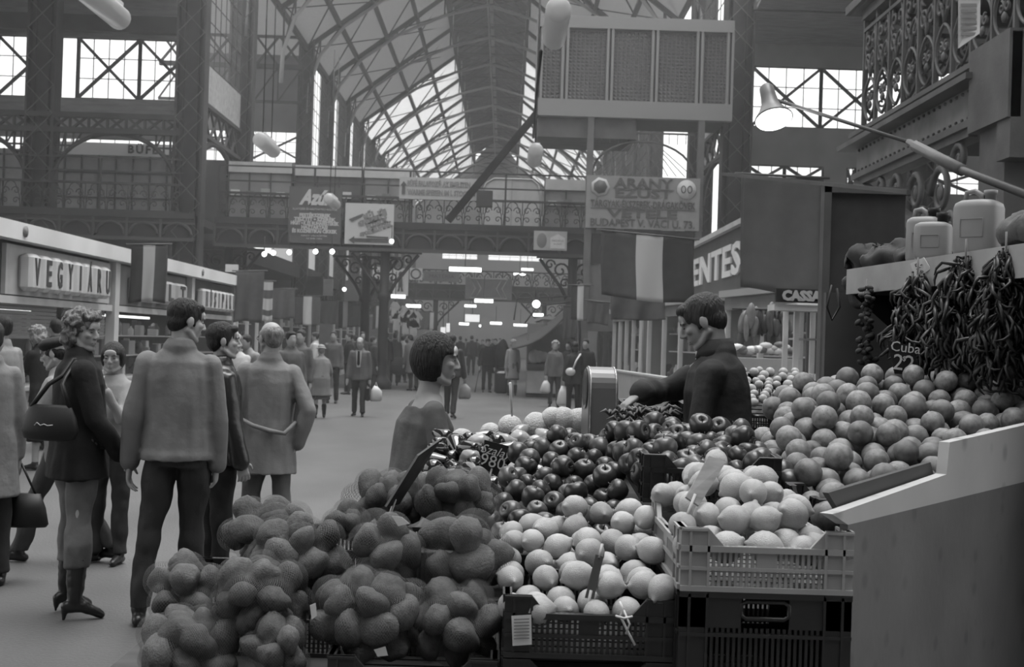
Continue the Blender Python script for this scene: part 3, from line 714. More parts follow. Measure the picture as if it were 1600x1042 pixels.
# far bridge signs
def fb(p0, p1, lab, m_, lines, name='hall_sign', extra=None): return board(name, lab, p0, p1, 74.88, m_, lines, DARKP, extra=extra)
fb((582, 417), (612, 437), 'small pale sign with a shop name on the far bridge', mat('sign_bright', .85, .5), [('BRAZIL', .5, .6, .4, .8, {})])
def deco(t, x0, x1, z0, z1):
    w = x1 - x0; h = z1 - z0; c = (x0 + x1) / 2; m = MB(); Y = 74.75
    m.ell((c, Y, z0 + h * .78), (w * .14, .03, h * .1)); m.prism([(c - w * .15, z0 + h * .3), (c + w * .15, z0 + h * .3), (c + w * .1, z0 + h * .68), (c - w * .1, z0 + h * .68)], 'y', Y, Y + .03); m.prism([(c - w * .2, z0 + h * .15), (c - w * .05, z0 + h * .15), (c - w * .02, z0 + h * .3), (c - w * .12, z0 + h * .3)], 'y', Y, Y + .03); m.prism([(c + w * .05, z0 + h * .15), (c + w * .2, z0 + h * .15), (c + w * .12, z0 + h * .3), (c + w * .02, z0 + h * .3)], 'y', Y, Y + .03); m.build('printed_shape', DARKP, t)
fb((614, 419), (638, 462), 'tall poster with a dark printed shape on the far bridge', mat('sign_bright', .85, .5), [], extra=deco)
def ring(t, x0, x1, z0, z1):
    m = MB(); c = ((x0 + x1) / 2, 74.77, (z0 + z1) / 2); m.tube([(c[0] + math.cos(2 * PI * k / 12) * .28, c[1], c[2] + math.sin(2 * PI * k / 12) * .28) for k in range(12)], .05, 5, closed=True); m.build('ring_mark', DARKP, t)
fb((640, 419), (660, 437), 'small square sign with a ring on the far bridge', mat('sign_bright', .85, .5), [], extra=ring)
fb((662, 424), (718, 440), 'long grey sign board on the far bridge', MIDP, [('MATÉRIA', .5, .5, .5, .7, {})])
def hexf(t, x0, x1, z0, z1):
    m = MB(); Y = 74.75; w = x1 - x0; h = z1 - z0
    for k in (0, .12): 
        q = [(x0 + w * (.1 + k), z0 + h * .95), (x0 + w * (.9 - k), z0 + h * .95), (x0 + w * (.78 - k), z0 + h * .5), (x0 + w * (.9 - k), z0 + h * .05), (x0 + w * (.1 + k), z0 + h * .05), (x0 + w * (.22 + k), z0 + h * .5)]
        m.tube([(a, Y, b) for a, b in q], .05, 4, closed=True)
    m.build('zigzag_frame', PALEP, t)
fb((727, 434), (800, 468), 'dark shaped sign with a zigzag outline on the far bridge', MIDP, [], extra=hexf)

_before = set(o.name for o in COL.objects)
# ---- hanging tube lamps in two rows
def tube_lamp(x, y, z, L, r, lab, lit=False, grp=None):
    t = thing('tube_lamp', lab, 'lamp', (x, y, z), grp)
    m = MB(); m.lathe([(r * .3, -L / 2), (r * .9, -L / 2 + .01), (r, -L / 2 + .04), (r, L / 2 - .04), (r * .9, L / 2 - .01), (r * .3, L / 2)], (x, y, z), 18, rot=Matrix.Rotation(PI / 2, 3, 'X'))
    m.build('diffuser', TUBEE if lit else mat('lamp_plastic', .45, .25, trans=.3, spec=.6), t)
    m = MB(); m.bx(x - r * .55, x + r * .55, y - L / 2 + .15, y + L / 2 - .15, z + r * .6, z + r * 1.15); m.build('housing', WHITEP, t)
    m = MB()
    for s in (-1, 1): m.tube([(x, y + s * L * .3, z + r), (x, y + s * L * .3, z + 4.0)], .012, 4)
    m.build('wire', IRON, t)
for k, y in enumerate((14.6, 25, 34.5)):
    tube_lamp(-4.75, y, 5.45, 1.7 if k == 0 else 1.5, .14, ('nearest white tube lamp hanging at upper left', 'second white tube lamp, hanging before the small bright window', 'small tube lamp hanging in front of the dark script board')[k])
for k, y in enumerate((15.2, 25.5)):
    tube_lamp(.5, y, 5.5, 1.4, .15, ('nearest white tube lamp hanging left of the glass block cabin', 'second tube lamp hanging over the nave beside the cabin')[k])
lower_new(_before, lambda o: .006 * o.location.y)
tube_lamp(-1.0, 30, 1.62 + 1.84, 1.0, .1, 'glowing tube lamp in the middle of the nave under the bridge', True) if False else None
for px, py, Y, L in ((727, 421, 50, 1.25), (618, 463, 62, .95), (646, 478, 70, .8), (756, 470, 62, .9), (725, 506, 90, .7), (841, 492, 75, .6), (812, 428, 85, .9), (775, 505, 88, .8), (735, 478, 88, .8), (813, 508, 95, 1.0), (824, 421, 95, .9)):
    p = W(px, py, Y); t = thing('tube_lamp', 'glowing tube lamp hanging deep in the hall below the bridge level', 'lamp', p, 'glowing tube lamps deep in the hall')
    m = MB(); q = p; m.tube([q - Vector((L / 2, 0, 0)), q + Vector((L / 2, 0, 0))], .085, 8); m.build('tube', TUBEE, t)
    m = MB(); m.tube([q + Vector((0, 0, .1)), q + Vector((0, 0, 1.2))], .02, 4); m.build('wire', IRON, t)
for px, py, Y in ((413, 397, 36), (427, 395, 36), (452, 394, 36), (493, 393, 36), (519, 393, 36), (538, 452, 46), (612, 377, 39), (837, 474, 34), (750, 552 - 43, 80)):
    p = W(px, py, Y); t = thing('globe_lamp', 'small glowing globe lamp near the bridge', 'lamp', p, 'small glowing globe lamps'); m = MB(); m.ell(p, .07); m.build('globe', LAMPE, t); m = MB(); m.tube([p + Vector((0, 0, .08)), p + Vector((0, 0, .5))], .012, 4); m.build('wire', IRON, t)
# slanting duct and hanging cable
t = thing('cable_duct', 'dark slanting pole crossing in front of the nave roof', 'pole', W(772, 260, 30)); m = MB(); m.bar(W(838, 178, 24), W(700, 345, 24), .15, .13); m.build('pole', IRON, t)
t = thing('cable', 'thin cable hanging from the nearest nave lamp', 'cable', W(840, 130, 24)); m = MB(); m.tube([W(845, 80, 15.5), W(838, 150, 20), W(833, 215, 25)], .025, 5); m.build('wire', IRON, t)
# ================================================================== SHOPS AND FLAGS
CLOTHD = mat('cloth_dark', .055, .9, var=.1); CLOTHM = mat('cloth_mid', .095, .9, var=.1); CLOTHP = mat('cloth_pale', .50, .9); 
def flag(px0, px1, py0, py1, Y, stripes, label, sag=0.0, fold=.05, vert=True, skew=0, cat='flag', name='flag', group=None):
    a = W(px0, py0, Y); b = W(px1, py0 + skew, Y); h = a.z - W(px0, py1, Y).z; w = (b - a).length
    t = thing(name, label, cat, (a + b) / 2, group)
    nx, nz = 24, 14; m = MB(); vs = []
    for j in range(nz + 1):
        for i in range(nx + 1):
            u, v = i / nx, j / nz; p = a.lerp(b, u); ph = label.__len__()
            vs.append((p.x + .02 * w * math.sin(v * 3 + ph) * v, p.y + fold * w * math.sin(u * 13 + v * 1.5 + ph) * (.3 + .7 * v), p.z - v * h * (1 + .02 * math.sin(u * 6 + ph)) - sag * h * math.sin(PI * u) * (1 - v)))
    ns = len(stripes); edges = np.cumsum([0] + [q[0] for q in stripes]); edges = edges / edges[-1]
    for j in range(nz):
        for i in range(nx):
            u = ((i + .5) / nx) if vert else ((j + .5) / nz); k = int(np.searchsorted(edges, u) - 1); m.cur = max(0, min(ns - 1, k))
            q = j * (nx + 1) + i; m.f.append((q, q + nx + 1, q + nx + 2, q + 1)); m.sm.append(True); m.mi.append(m.cur)
    m.v = vs; o = m.build('cloth', [q[1] for q in stripes], t)
    so = o.modifiers.new('th', 'SOLIDIFY'); so.thickness = .006
    m = MB(); d = (b - a).normalized(); m.tube([a - d * .08 + Vector((0, -.01, .015)), b + d * .08 + Vector((0, -.01, .015))], .015, 6); m.build('pole', IRON2, t)
    return t
TRI = [(1, CLOTHD), (.85, CLOTHP), (1, CLOTHM)]
flag(205, 262, 383, 472, 20.3, TRI, 'three striped flag hanging over the left shop front between its letter boards')
flag(368, 413, 424, 503, 30, [(1, CLOTHM)], 'plain dark flag hanging at the far end of the left shop row')
flag(410, 427, 440, 502, 33, [(1, CLOTHP), (.8, CLOTHM), (1, CLOTHP), (.8, CLOTHM), (.5, CLOTHP)], 'narrow banner with pale and dark cross bands between two dark flags', vert=False)
flag(426, 461, 452, 498, 36, [(1, CLOTHM)], 'second plain dark flag, right of the banded banner')
flag(461, 501, 463, 508, 40, TRI, 'striped flag with pale middle, left of the pale papers')
flag(489, 530, 470, 506, 43, [(1, mat('cloth_grey', .2, .9))], 'pale grey cloth between two striped flags')
flag(529, 551, 471, 512, 46, TRI, 'narrow striped flag beside the black bridge column')
flag(551, 574, 476, 511, 48, [(1, CLOTHM)], 'small plain dark flag just right of the bridge column')
flag(583, 598, 478, 514, 54, TRI, 'tiny striped flag left of the shirts on a rack')
flag(598, 609, 479, 512, 55, [(1, CLOTHM)], 'tiny dark flag beside the shirts on a rack')
flag(647, 672, 487, 515, 60, [(1, CLOTHM)], 'small dark flag at the end of the left row of flags')
flag(672, 678, 488, 514, 60, [(1, CLOTHP)], 'narrow pale banner at the end of the left row of flags')
flag(940, 1085, 361, 462, 20, [(.55, CLOTHM), (.5, CLOTHM), (.85, CLOTHP), (.9, CLOTHD)], 'large striped flag with pale middle hanging below the gold and silver sign', fold=.03, skew=14)
flag(893, 922, 446, 500, 30, TRI, 'smaller striped flag left of the large one')
flag(918, 952, 470, 504, 28, [(1, CLOTHM)], 'plain dark flag beside the smaller striped one', skew=4)
flag(955, 1040, 455, 500, 24, [(1, CLOTHM)], 'dark valance cloth behind the large striped flag')
flag(1160, 1284, 274, 452, 13.5, [(1, mat('cloth_banner', .11, .95, var=.08))], 'big plain dark banner hanging beside the letters on the right', fold=.02, skew=6, cat='banner', name='banner')
flag(880, 900, 478, 530, 36, [(1, CLOTHD)], 'dark cloth hanging at the market canopy')
def paperrack(px, py, Y, lab):
    p = W(px, py, Y); t = thing('hanging_shirt', lab, 'clothes', p, 'pale shirts hung on racks in the left row'); m = MB(); s = .3
    m.prism([(p.x - s, p.z + .0), (p.x - s * .3, p.z + .3), (p.x + s * .3, p.z + .3), (p.x + s, p.z), (p.x + s * .75, p.z - .12), (p.x + s * .5, p.z), (p.x + s * .5, p.z - .45), (p.x - s * .5, p.z - .45), (p.x - s * .5, p.z), (p.x - s * .75, p.z - .12)], 'y', p.y, p.y + .06); m.build('shirt', PALEP, t)
    m = MB(); m.tube([(p.x, p.y, p.z + .28), (p.x, p.y, p.z + .42)], .012, 4); m.build('hook', IRON, t)
for px, py in ((617, 482), (631, 488), (641, 494), (650, 496), (620, 500), (634, 506), (646, 510)): paperrack(px, py, 56, 'pale shirt hanging on a rack among the flags of the left row')
for k, (x0, x1, y0, y1, Y) in enumerate(((478, 505, 432, 462, 44), (505, 520, 436, 462, 46), (538, 560, 438, 470, 47), (352, 372, 413, 425, 31))):
    board('shop_board', ('grey board above the flags beside the bridge column', 'narrow pale board above the flags', 'grey board hanging behind the black bridge columns', 'short pale board above the end of the fascia')[k], (x0, y0), (x1, y1), Y, (MIDP, PALEP, MIDP, PALEP)[k], [], DARKP)

GOODS = [mat('goods_%d' % i, g, .4, spec=.5) for i, g in enumerate((.5, .12, .3, .65, .05))]
def stall(P0, P1, H, label, front=1, depth=2.2, bays=3, counter=.95, ftop=.35, group=None, sh=True, dark=False, goods=True, gname='packet', gl='packet', cmat=None, gsp=1):
    """stall whose front runs P0 -> P1 (plan); `front` = side of the customers"""
    A = Vector((P0[0], P0[1], 0)); B = Vector((P1[0], P1[1], 0)); d = (B - A).normalized(); n = Vector((d.y, -d.x, 0)) * front; L = (B - A).length
    def Q(u, w, z): return A + d * u - n * w + Vector((0, 0, z))
    def bxx(m, u0, u1, w0, w1, z0, z1):
        v = [Q(u, w, z) for z in (z0, z1) for u, w in ((u0, w0), (u1, w0), (u1, w1), (u0, w1))]
        f = [(0, 3, 2, 1), (4, 5, 6, 7), (0, 1, 5, 4), (1, 2, 6, 5), (2, 3, 7, 6), (3, 0, 4, 7)]; m.add(v, f)
    t = thing('market_stall', label, 'stall', A, group)
    m = MB(); bxx(m, 0, L, .05, depth, 0, counter - .06); m.build('counter_base', cmat or (PALEP if not dark else MIDP), t)
    m = MB(); bxx(m, -.03, L + .03, 0, .55, counter - .06, counter); m.build('counter_top', WHITEP, t)
    m = MB(); bxx(m, 0, L, depth - .05, depth, counter, H); bxx(m, 0, .05, .05, depth, counter, H); bxx(m, L - .05, L, .05, depth, counter, H); m.build('back_panel', MIDP if not dark else DARKP, t)
    m = MB(); bxx(m, -.06, L + .06, -.12, depth, H - .12, H); m.build('roof', mat('fascia_pale', .34, .5), t)
    m = MB(); bxx(m, 0, L, -.02, .06, H - ftop, H - .12); m.build('fascia', DARKP if dark else MIDP, t)
    for k in range(bays + 1): m = MB(); u = .04 + (L - .08) * k / bays; bxx(m, u - .04, u + .04, -.01, .08, 0, H - ftop); m.build('post', WHITEP, t)
    for k in range(bays):
        u0 = .08 + (L - .08) * k / bays; u1 = (L - .08) * (k + 1) / bays; m = MB(); m.add([Q(u0, .03, counter), Q(u1, .03, counter), Q(u1, .03, H - ftop), Q(u0, .03, H - ftop)], [(0, 1, 2, 3)]); m.build('glass_pane', SHOPGLASS, t)
    m = MB(); bxx(m, .05, L - .05, .5, .9, 1.5, 1.53); bxx(m, .05, L - .05, .5, .9, 1.9, 1.93); m.build('shelf', WHITEP, t)
    # lamp inside
    m = MB(); bxx(m, L * .2, L * .8, .9, .98, H - ftop - .02, H - ftop + .04); m.build('strip_light', mat('strip_glow', .8, .5, emit=2.2), t)
    if goods:
        for z0, w in ((counter, .3), (1.53, .6), (1.93, .6)):
            u = .15
            while u < L - .2:
                s = random.uniform(.1, .2); h = random.uniform(.1, .3) ; m = MB(); c = Q(u, w, z0 + h / 2)
                k = random.random()
                if k < .5: m.box(c, (s, s * .7, h), Matrix.Rotation(math.atan2(d.y, d.x), 3, 'Z'), .01)
                elif k < .8: m.lathe([(s * .3, -h / 2), (s * .35, -h / 2 + .01), (s * .35, h * .2), (s * .15, h * .35), (s * .15, h / 2)], c, 10)
                else: m.ell(c, (s * .5, s * .5, h / 2), nu=10, nv=6)
                o = m.build(gname, random.choice(GOODS)); tag(o, '%s in the %s' % (gl, label), gname.replace('_', ' '), '%s in the %s' % (gname, label)); u += s + random.uniform(.06, .22) * gsp
    return t, Q, L
# ---- left shop row: three signed bays
SX = -6.55
def LP(px, py): return WX(px, py, SX)
yA, yB, yC, yD, yE = 13.5, LP(168, 430).y, LP(292, 450).y, LP(362, 460).y, 31.6
zf1, zf0 = 2.97, 2.74
t = thing('shop_row', 'long pale roofed shop row along the left side of the hall', 'shop', (SX, 22, 0))
m = MB(); m.bx(-10.5, SX + .02, yA, yD + .2, zf0, zf1); m.bx(SX - .02, SX + .25, yA, yD + .25, zf0, zf1); m.build('fascia', mat('fascia_white', .72, .55, var=.12, vscale=1), t)
m = MB(); m.bx(-10.5, -9.9, yA, yD, 0, zf0); m.bx(-10.5, SX, yD, yD + .08, 0, zf0); m.build('back_wall', MIDP, t)
m = MB(); m.bx(-10, SX, yA, yD, 0, .75); m.bx(-7.2, SX + .1, yA, yD, .75, .8); m.build('counter', PALEP, t)
m = MB()
for y in (yB + .25, yC + .15, yD - .05): m.bx(SX - .05, SX + .1, y - .12, y + .12, 0, zf0)
m.bx(SX - .04, SX + .06, yA, yD, 1.92, 2.02); m.build('frame', WHITEP, t)
m = MB(); m.bx(SX - .08, SX - .02, yA, yD, 2.02, zf0); m.build('sign_backing', DARKP, t)
m = MB()
for (a, b) in ((yA, 18.8), (19.0, yB)):
    for k in range(9): m.box((SX - .02, (a + b) / 2, 1.92 - k * .055), (.03, b - a - .1, .045), Matrix.Rotation(.3, 3, 'Y'))
m.build('roller_shutter', mat('shutter', .24, .5), t)
for (a, b) in ((yA, yB), (yB + .4, yC - .1), (yC + .3, yD - .2)):
    m = MB(); m.add([(SX, a, .8), (SX, b, .8), (SX, b, 1.92), (SX, a, 1.92)], [(0, 1, 2, 3)]); m.build('display_glass', SHOPGLASS, t)
m = MB()
for z in (1.15, 1.5): m.bx(-7.3, -6.8, yA, yD - .2, z, z + .02)
m.build('shelf', WHITEP, t)
m = MB(); m.bx(-7.3, -7.2, 14, 19.5, 1.85, 1.89); m.bx(-7.3, -7.2, 22, 26, 1.85, 1.89); m.build('strip_light', mat('strip_glow', .8, .5, emit=2.2), t)
m = MB(); m.lathe([(.075, 0), (.075, .01)], (SX + .26, LP(9, 358).y, 2.86), 16, rot=Matrix.Rotation(PI / 2, 3, 'Y')); m.build('round_badge', MIDP, t); m = MB(); m.lathe([(.07, 0), (.07, .01)], (SX + .26, LP(298, 410).y, 2.86), 12, rot=Matrix.Rotation(PI / 2, 3, 'Y')); m.build('round_badge', MIDP, t)
def boxletters(word, y0, y1, z0, z1, lab, bm, lm, fm, bz=(2.04, 2.70)):
    t = thing('letter_sign', lab, 'sign', (SX, (y0 + y1) / 2, bz[0]))
    m = MB(); m.bx(SX - .03, SX + .04, y0, y1, bz[0], bz[1]); m.build('board', bm, t)
    n = len(word); p = (y1 - y0) * .80 / n; ya = y0 + (y1 - y0) * .08
    for k, ch in enumerate(word):
        yc = ya + (k + .5) * p; m = MB(); m.box((SX + .14, yc, (z0 + z1) / 2), (.2, p * .86, z1 - z0), None, .05); o = m.build('letter_box', lm, t)
        m = MB(); put_text(m, ch, (z1 - z0) * 1.0, (SX + .245, yc, (z0 + z1) / 2 - .01), right=(0, 1, 0), ext=.008, fit=p * (.42 if ch not in 'IÍ' else .12), bold=.012); m.build('letter', fm, o)
boxletters('VEGYIÁRU', LP(5, 400).y, yB, 2.10, 2.60, 'pale sign board with raised box letters for household chemicals', mat('sign_cream', .5, .55, var=.1), WHITEP, DARKP)
boxletters('BOLT', yB + .55, yC - .3, 2.12, 2.55, 'dark sign with box letters half hidden by the striped flag', MIDP, PALEP, DARKP)
boxletters('HÚSIPARI', yC + .25, yD - .25, 2.10, 2.54, 'dark sign with tall pale box letters at the far end of the left shops', DARKP, WHITEP, DARKP)
for z0 in (.8, 1.17, 1.52):
    y = 13.8
    while y < 26.5:
        s = random.uniform(.09, .2); h = random.uniform(.12, .3); m = MB(); c = (random.uniform(-7.15, -6.85), y, z0 + h / 2); k = random.random()
        if k < .45: m.box(c, (s, s, h), Matrix.Rotation(random.uniform(-.4, .4), 3, 'Z'), .01)
        elif k < .8: m.lathe([(s * .35, -h / 2), (s * .4, -h / 2 + .01), (s * .4, h * .15), (s * .15, h * .35), (s * .15, h / 2)], c, 10)
        else: m.ell(c, (s * .5, s * .5, h / 2), nu=10, nv=6)
        tag(m.build('packet', random.choice(GOODS)), 'packet or bottle on the shelves of the left shop row', 'packet', 'goods in the left shop window'); y += s + random.uniform(.04, .2)
# kiosks further along the left
stall((-7.5, 33), (-7.4, 40), 2.9, 'glazed stall just beyond the end of the long left shop row', 1, bays=5, dark=True, gname='box', gl='box', gsp=2)
stall((-7.3, 42), (-7.1, 49), 2.8, 'stall under the bridge on the left side', 1, bays=4, gname='box', gl='box', gsp=2)
stall((-6.9, 52), (-6.7, 62), 2.8, 'far stall on the left side beyond the bridge', 1, bays=5, goods=False)
stall((-6.3, 66), (-6.1, 78), 2.8, 'farthest stall on the left side near the second bridge', 1, bays=4, goods=False)
# right row
stall((4.75, 17.8), (4.0, 23.2), 2.66, 'meat stall with white posts behind the seller', -1, bays=3, gname='wrapped_meat', gl='wrapped meat')
stall((3.95, 23.6), (3.3, 29.5), 2.62, 'glazed stall with white cabinets next beyond the meat stall', -1, bays=4, gname='jar', gl='jar', gsp=1)
stall((3.2, 30.2), (3.0, 35.4), 2.6, 'third glazed stall on the right, under the cabin tower', -1, bays=4, gname='box', gl='box', gsp=3)
t = thing('long_counter', 'long plain white counter front running past the right hand stalls', 'counter', (2.8, 25, 0))
m = MB(); m.add([(3.7, 19, 0), (3.85, 19, 0), (2.75, 33, 0), (2.6, 33, 0), (3.7, 19, .98), (3.85, 19, .98), (2.75, 33, .98), (2.6, 33, .98)], [(0, 3, 2, 1), (4, 5, 6, 7), (0, 1, 5, 4), (1, 2, 6, 5), (2, 3, 7, 6), (3, 0, 4, 7)]); m.build('panel', PALEP, t)
m = MB(); m.bar((3.77, 19, 1.0), (2.67, 33, 1.0), .2, .04); m.build('ledge', WHITEP, t)
# white cabinet at the corner of the meat stall + hanging meat
t = thing('glass_cabinet', 'white framed glass cabinet at the near corner of the meat stall', 'cabinet', W(1268, 560, 13))
a = W(1246, 480, 13); b = W(1290, 480, 13); z1 = W(1268, 478, 13).z; z0 = W(1268, 585, 13).z
for x in (a.x, b.x):
    for y in (13, 13.5): m = MB(); m.bx(x - .025, x + .025, y, y + .05, 0, z1); m.build('post', WHITEP, t)
m = MB(); m.bx(a.x, b.x, 13, 13.55, z1 - .04, z1 + .03); m.bx(a.x, b.x, 13, 13.55, z0 - .06, z0); m.build('frame', WHITEP, t)
m = MB(); m.add([(a.x, 13.02, z0), (b.x, 13.02, z0), (b.x, 13.02, z1), (a.x, 13.02, z1)], [(0, 1, 2, 3)]); m.build('glass_pane', SHOPGLASS, t)
m = MB(); m.bx(a.x, b.x, 13.05, 13.5, 0, z0 - .06); m.bx(a.x + .03, b.x - .03, 13.1, 13.5, (z0 + z1) / 2, (z0 + z1) / 2 + .02); m.build('shelf', PALEP, t)
for k in range(26):
    px = random.uniform(1152, 1240); py = random.uniform(488, 530); p = W(px, py, 17.2 + random.uniform(0, .4)); m = MB(); s = random.uniform(.04, .08)
    m.ell(p, (s, s, random.uniform(.1, .2)), Matrix.Rotation(random.uniform(-.2, .2), 3, 'Y'), 10, 8); m.tube([p + Vector((0, 0, .1)), (p.x, p.y, W(px, 484, 17.4).z)], .006, 4)
    tag(m.build('hanging_sausage', random.choice([mat('meat_dark', .08, .4, var=.3), mat('meat_mid', .2, .4, var=.3)])), 'dark cured meat hanging in the window behind the seller', 'meat', 'cured meats hanging in the meat stall')
p = W(1200, 483, 17.3); m = MB(); m.tube([(W(1146, 483, 17.3).x, 17.4, p.z), (W(1246, 480, 17.3).x, 17.4, p.z)], .02, 6); tag(m.build('meat_rail', IRON2), 'rail from which the cured meats hang', 'rail')
for k in range(16):
    p = W(1152 + k * 5.6, 545 + random.uniform(-6, 6), 16.6); m = MB(); m.ell(p, (.09, .09, .05), None, 10, 6); tag(m.build('meat_parcel', random.choice(GOODS[:4])), 'pale parcel of meat on the counter behind the seller', 'meat', 'parcels on the meat counter')
m = MB(); a = W(1146, 556, 16.6); b = W(1246, 556, 16.6); m.bx(a.x, b.x, 16.3, 17.0, 0, a.z - .02); tag(m.build('meat_counter', PALEP), 'pale counter of the meat stall behind the seller', 'counter')
# CASSA sign
t = thing('cash_sign', 'dark cash desk sign above the white glass cabinet', 'sign', W(1250, 475, 12.6))
a = W(1213, 452, 12.6); b = W(1288, 474, 12.6); m = MB(); m.bx(a.x, b.x, 12.6, 12.66, b.z, a.z + .01); m.build('board', BLACKP, t); m = MB(); put_text(m, 'CASSA', .13, ((a.x + b.x) / 2 + .01, 12.59, (a.z + b.z) / 2), fit=(b.x - a.x) * .82, bold=.008); m.build('lettering', LG, t)
m = MB(); m.bx(a.x, b.x + .1, 12.66, 13.0, b.z - .08, b.z - .02); m.build('bracket', WHITEP, t)
# MENTES roof sign
MX = 4.35; y1_ = WX(1160, 400, MX).y; y0_ = WX(1068, 400, MX).y
zt = WX(1160, 352, MX).z; zb = WX(1160, 452, MX).z
t = thing('roof_sign', 'dark slanting roof sign with big pale serif letters right of the striped flag', 'sign', (MX, (y0_ + y1_) / 2, 2.66))
m = MB(); m.bx(MX, MX + .08, y1_ - 1.5, y0_, zb - .15, zt); m.build('board', DARKP, t)
m = MB(); put_text(m, 'MENTES', .85, (MX - .02, (y0_ + y1_) / 2, (zb + zt) / 2 - .02), right=(0, -1, 0), ext=.02, fit=abs(y0_ - y1_) * .98, bold=.02); m.build('lettering', WHITET, t)
m = MB(); m.bar((MX - .05, y1_ - 1.5, zt + .05), (MX - .05, y0_, zt + .05), .12, .1); m.build('top_rail', PALEP, t)
# dark boards above the shelf
t = thing('board_partition', 'tall dark framed board standing behind the shelf with the canisters', 'partition', W(1330, 470, 10.5))
a = W(1286, 290, 10.5); b = W(1410, 480, 10.5); m = MB(); m.bx(a.x + .05, b.x, 10.5, 10.55, 0, a.z - .05); m.build('panel', mat('board_dark', .04, .7, var=.15), t)
m = MB(); m.bx(a.x, a.x + .06, 10.44, 10.56, 0, a.z); m.bx(a.x, b.x, 10.44, 10.56, a.z - .06, a.z); m.build('frame', IRON2, t)
m = MB(); m.bar(W(1130, 272, 12), W(1420, 300, 9.0), .035, .03); tag(m.build('flag_pole', IRON2), 'thin pole from which the big dark banner hangs', 'pole')
t = thing('post_pair', 'pair of thin steel posts between the dark banner and the framed board', 'post', W(1275, 500, 12))
for px in (1268, 1280): m = MB(); p = W(px, 400, 14.2); m.bx(p.x - .025, p.x + .025, 14.2, 14.25, 0, W(px, 280, 14.2).z); m.build('post', IRON2, t)
# lamp on long arm
lp = W(1209, 186, 8.3)
t = thing('work_lamp', 'bell shaped work lamp glowing at the end of a long thin arm', 'lamp', lp)
ROTL = Matrix.Rotation(R(-8), 3, 'Y') @ Matrix.Rotation(R(-26), 3, 'X')
m = MB(); m.lathe([(.125, 0), (.12, .012), (.085, .06), (.058, .12), (.05, .18), (.047, .25), (.03, .27), (.01, .272)], lp, 24, rot=ROTL); m.build('shade', mat('lamp_shade', .14, .4), t)
m = MB(); m.lathe([(.118, -.002), (.112, -.012), (.06, -.03), (.01, -.035)], lp, 24, rot=ROTL); m.build('bulb', mat('lamp_bulb', .9, .5, emit=9), t)
e0 = lp + ROTL @ Vector((.04, 0, .15)); e1 = W(1420, 222, 7.2); e2 = W(1475, 255, 6.6); e3 = W(1640, 318, 5.4)
m = MB(); m.tube([e0, e0.lerp(e1, .5), e1], .012, 6); m.tube([e1, e2, e3], .02, 6); m.tube([e1.lerp(e2, .2), e2.lerp(e3, .2)], .032, 8); m.build('arm', IRON2, t)
pl = bpy.data.lights.new('work_lamp_light', 'SPOT'); pl.energy = 25; pl.spot_size = R(110); pl.shadow_soft_size = .08; plo = bpy.data.objects.new('work_lamp_light', pl); COL.objects.link(plo); plo.location = lp - Vector((0, 0, .05)); plo.rotation_euler = (R(-12), R(-8), 0)
# canopy stall in the nave
t = thing('canopy_stall', 'small stall under a sagging dark canopy on the right of the nave', 'stall', (1.7, 38, 0))
m = MB(); a = W(824, 565, 38).x; b = W(905, 565, 38).x; m.bx(a, b, 38, 39.5, .12, .8); m.build('counter', PALEP, t); m = MB(); m.bx(a, b, 37.95, 39.5, .8, 1.0); m.bx(a, b, 38.1, 39.5, 0, .12); m.build('trim', DARKP, t)
m = MB()
for x in (a, b): m.bx(x - .03, x + .03, 38, 38.06, 1, 2.2)
m.bx(a, b, 39.4, 39.5, 1, 2.2); m.build('frame', MIDP, t)
q = [W(815, 540, 37.4), W(868, 470, 38.5), W(925, 462, 39.5), W(905, 505, 37)]
m = MB(); n = 12; vs = []
c0, c1, c2, c3 = W(800, 546, 37), W(905, 470, 37), W(915, 458, 40), W(800, 530, 40)
for i in range(n + 1):
    for j in range(n + 1):
        u, v = i / n, j / n; p = c0.lerp(c1, u).lerp(c3.lerp(c2, u), v); p.z -= .55 * math.sin(PI * u) * (1 - .3 * v) * .6; vs.append(p)
m.add(vs, [(i * (n + 1) + j, i * (n + 1) + j + 1, (i + 1) * (n + 1) + j + 1, (i + 1) * (n + 1) + j) for i in range(n) for j in range(n)], True); o = m.build('canopy', CLOTHD, t); o.modifiers.new('s', 'SOLIDIFY').thickness = .04
m = MB(); m.tube([W(905, 458, 37), W(907, 600, 37)], .04, 6); m.tube([W(905, 470, 37), W(840, 478, 37), W(820, 505, 37)], .02, 4); m.tube([W(908, 462, 37), W(808, 466, 37), W(803, 500, 37)], .02, 4); m.build('pole', IRON, t)
p = W(838, 475, 36.8); t2 = thing('globe_lamp', 'bright bare bulb hanging beside the market canopy', 'lamp', p); m = MB(); m.ell(p, .11); m.build('globe', LAMPE, t2); m = MB(); m.tube([p, p + Vector((.3, .2, .5))], .01, 4); m.build('wire', IRON, t2)
for k, px in enumerate((835, 843, 850)):
    p = W(px, 560, 37.7); m = MB(); m.ell((p.x, 38.4, 1.2), (.17, .12, .22 - k * .03)); tag(m.build('white_bag', WHITEP), 'white bag standing on the canopy stall counter', 'bag', 'white bags on the canopy stall')
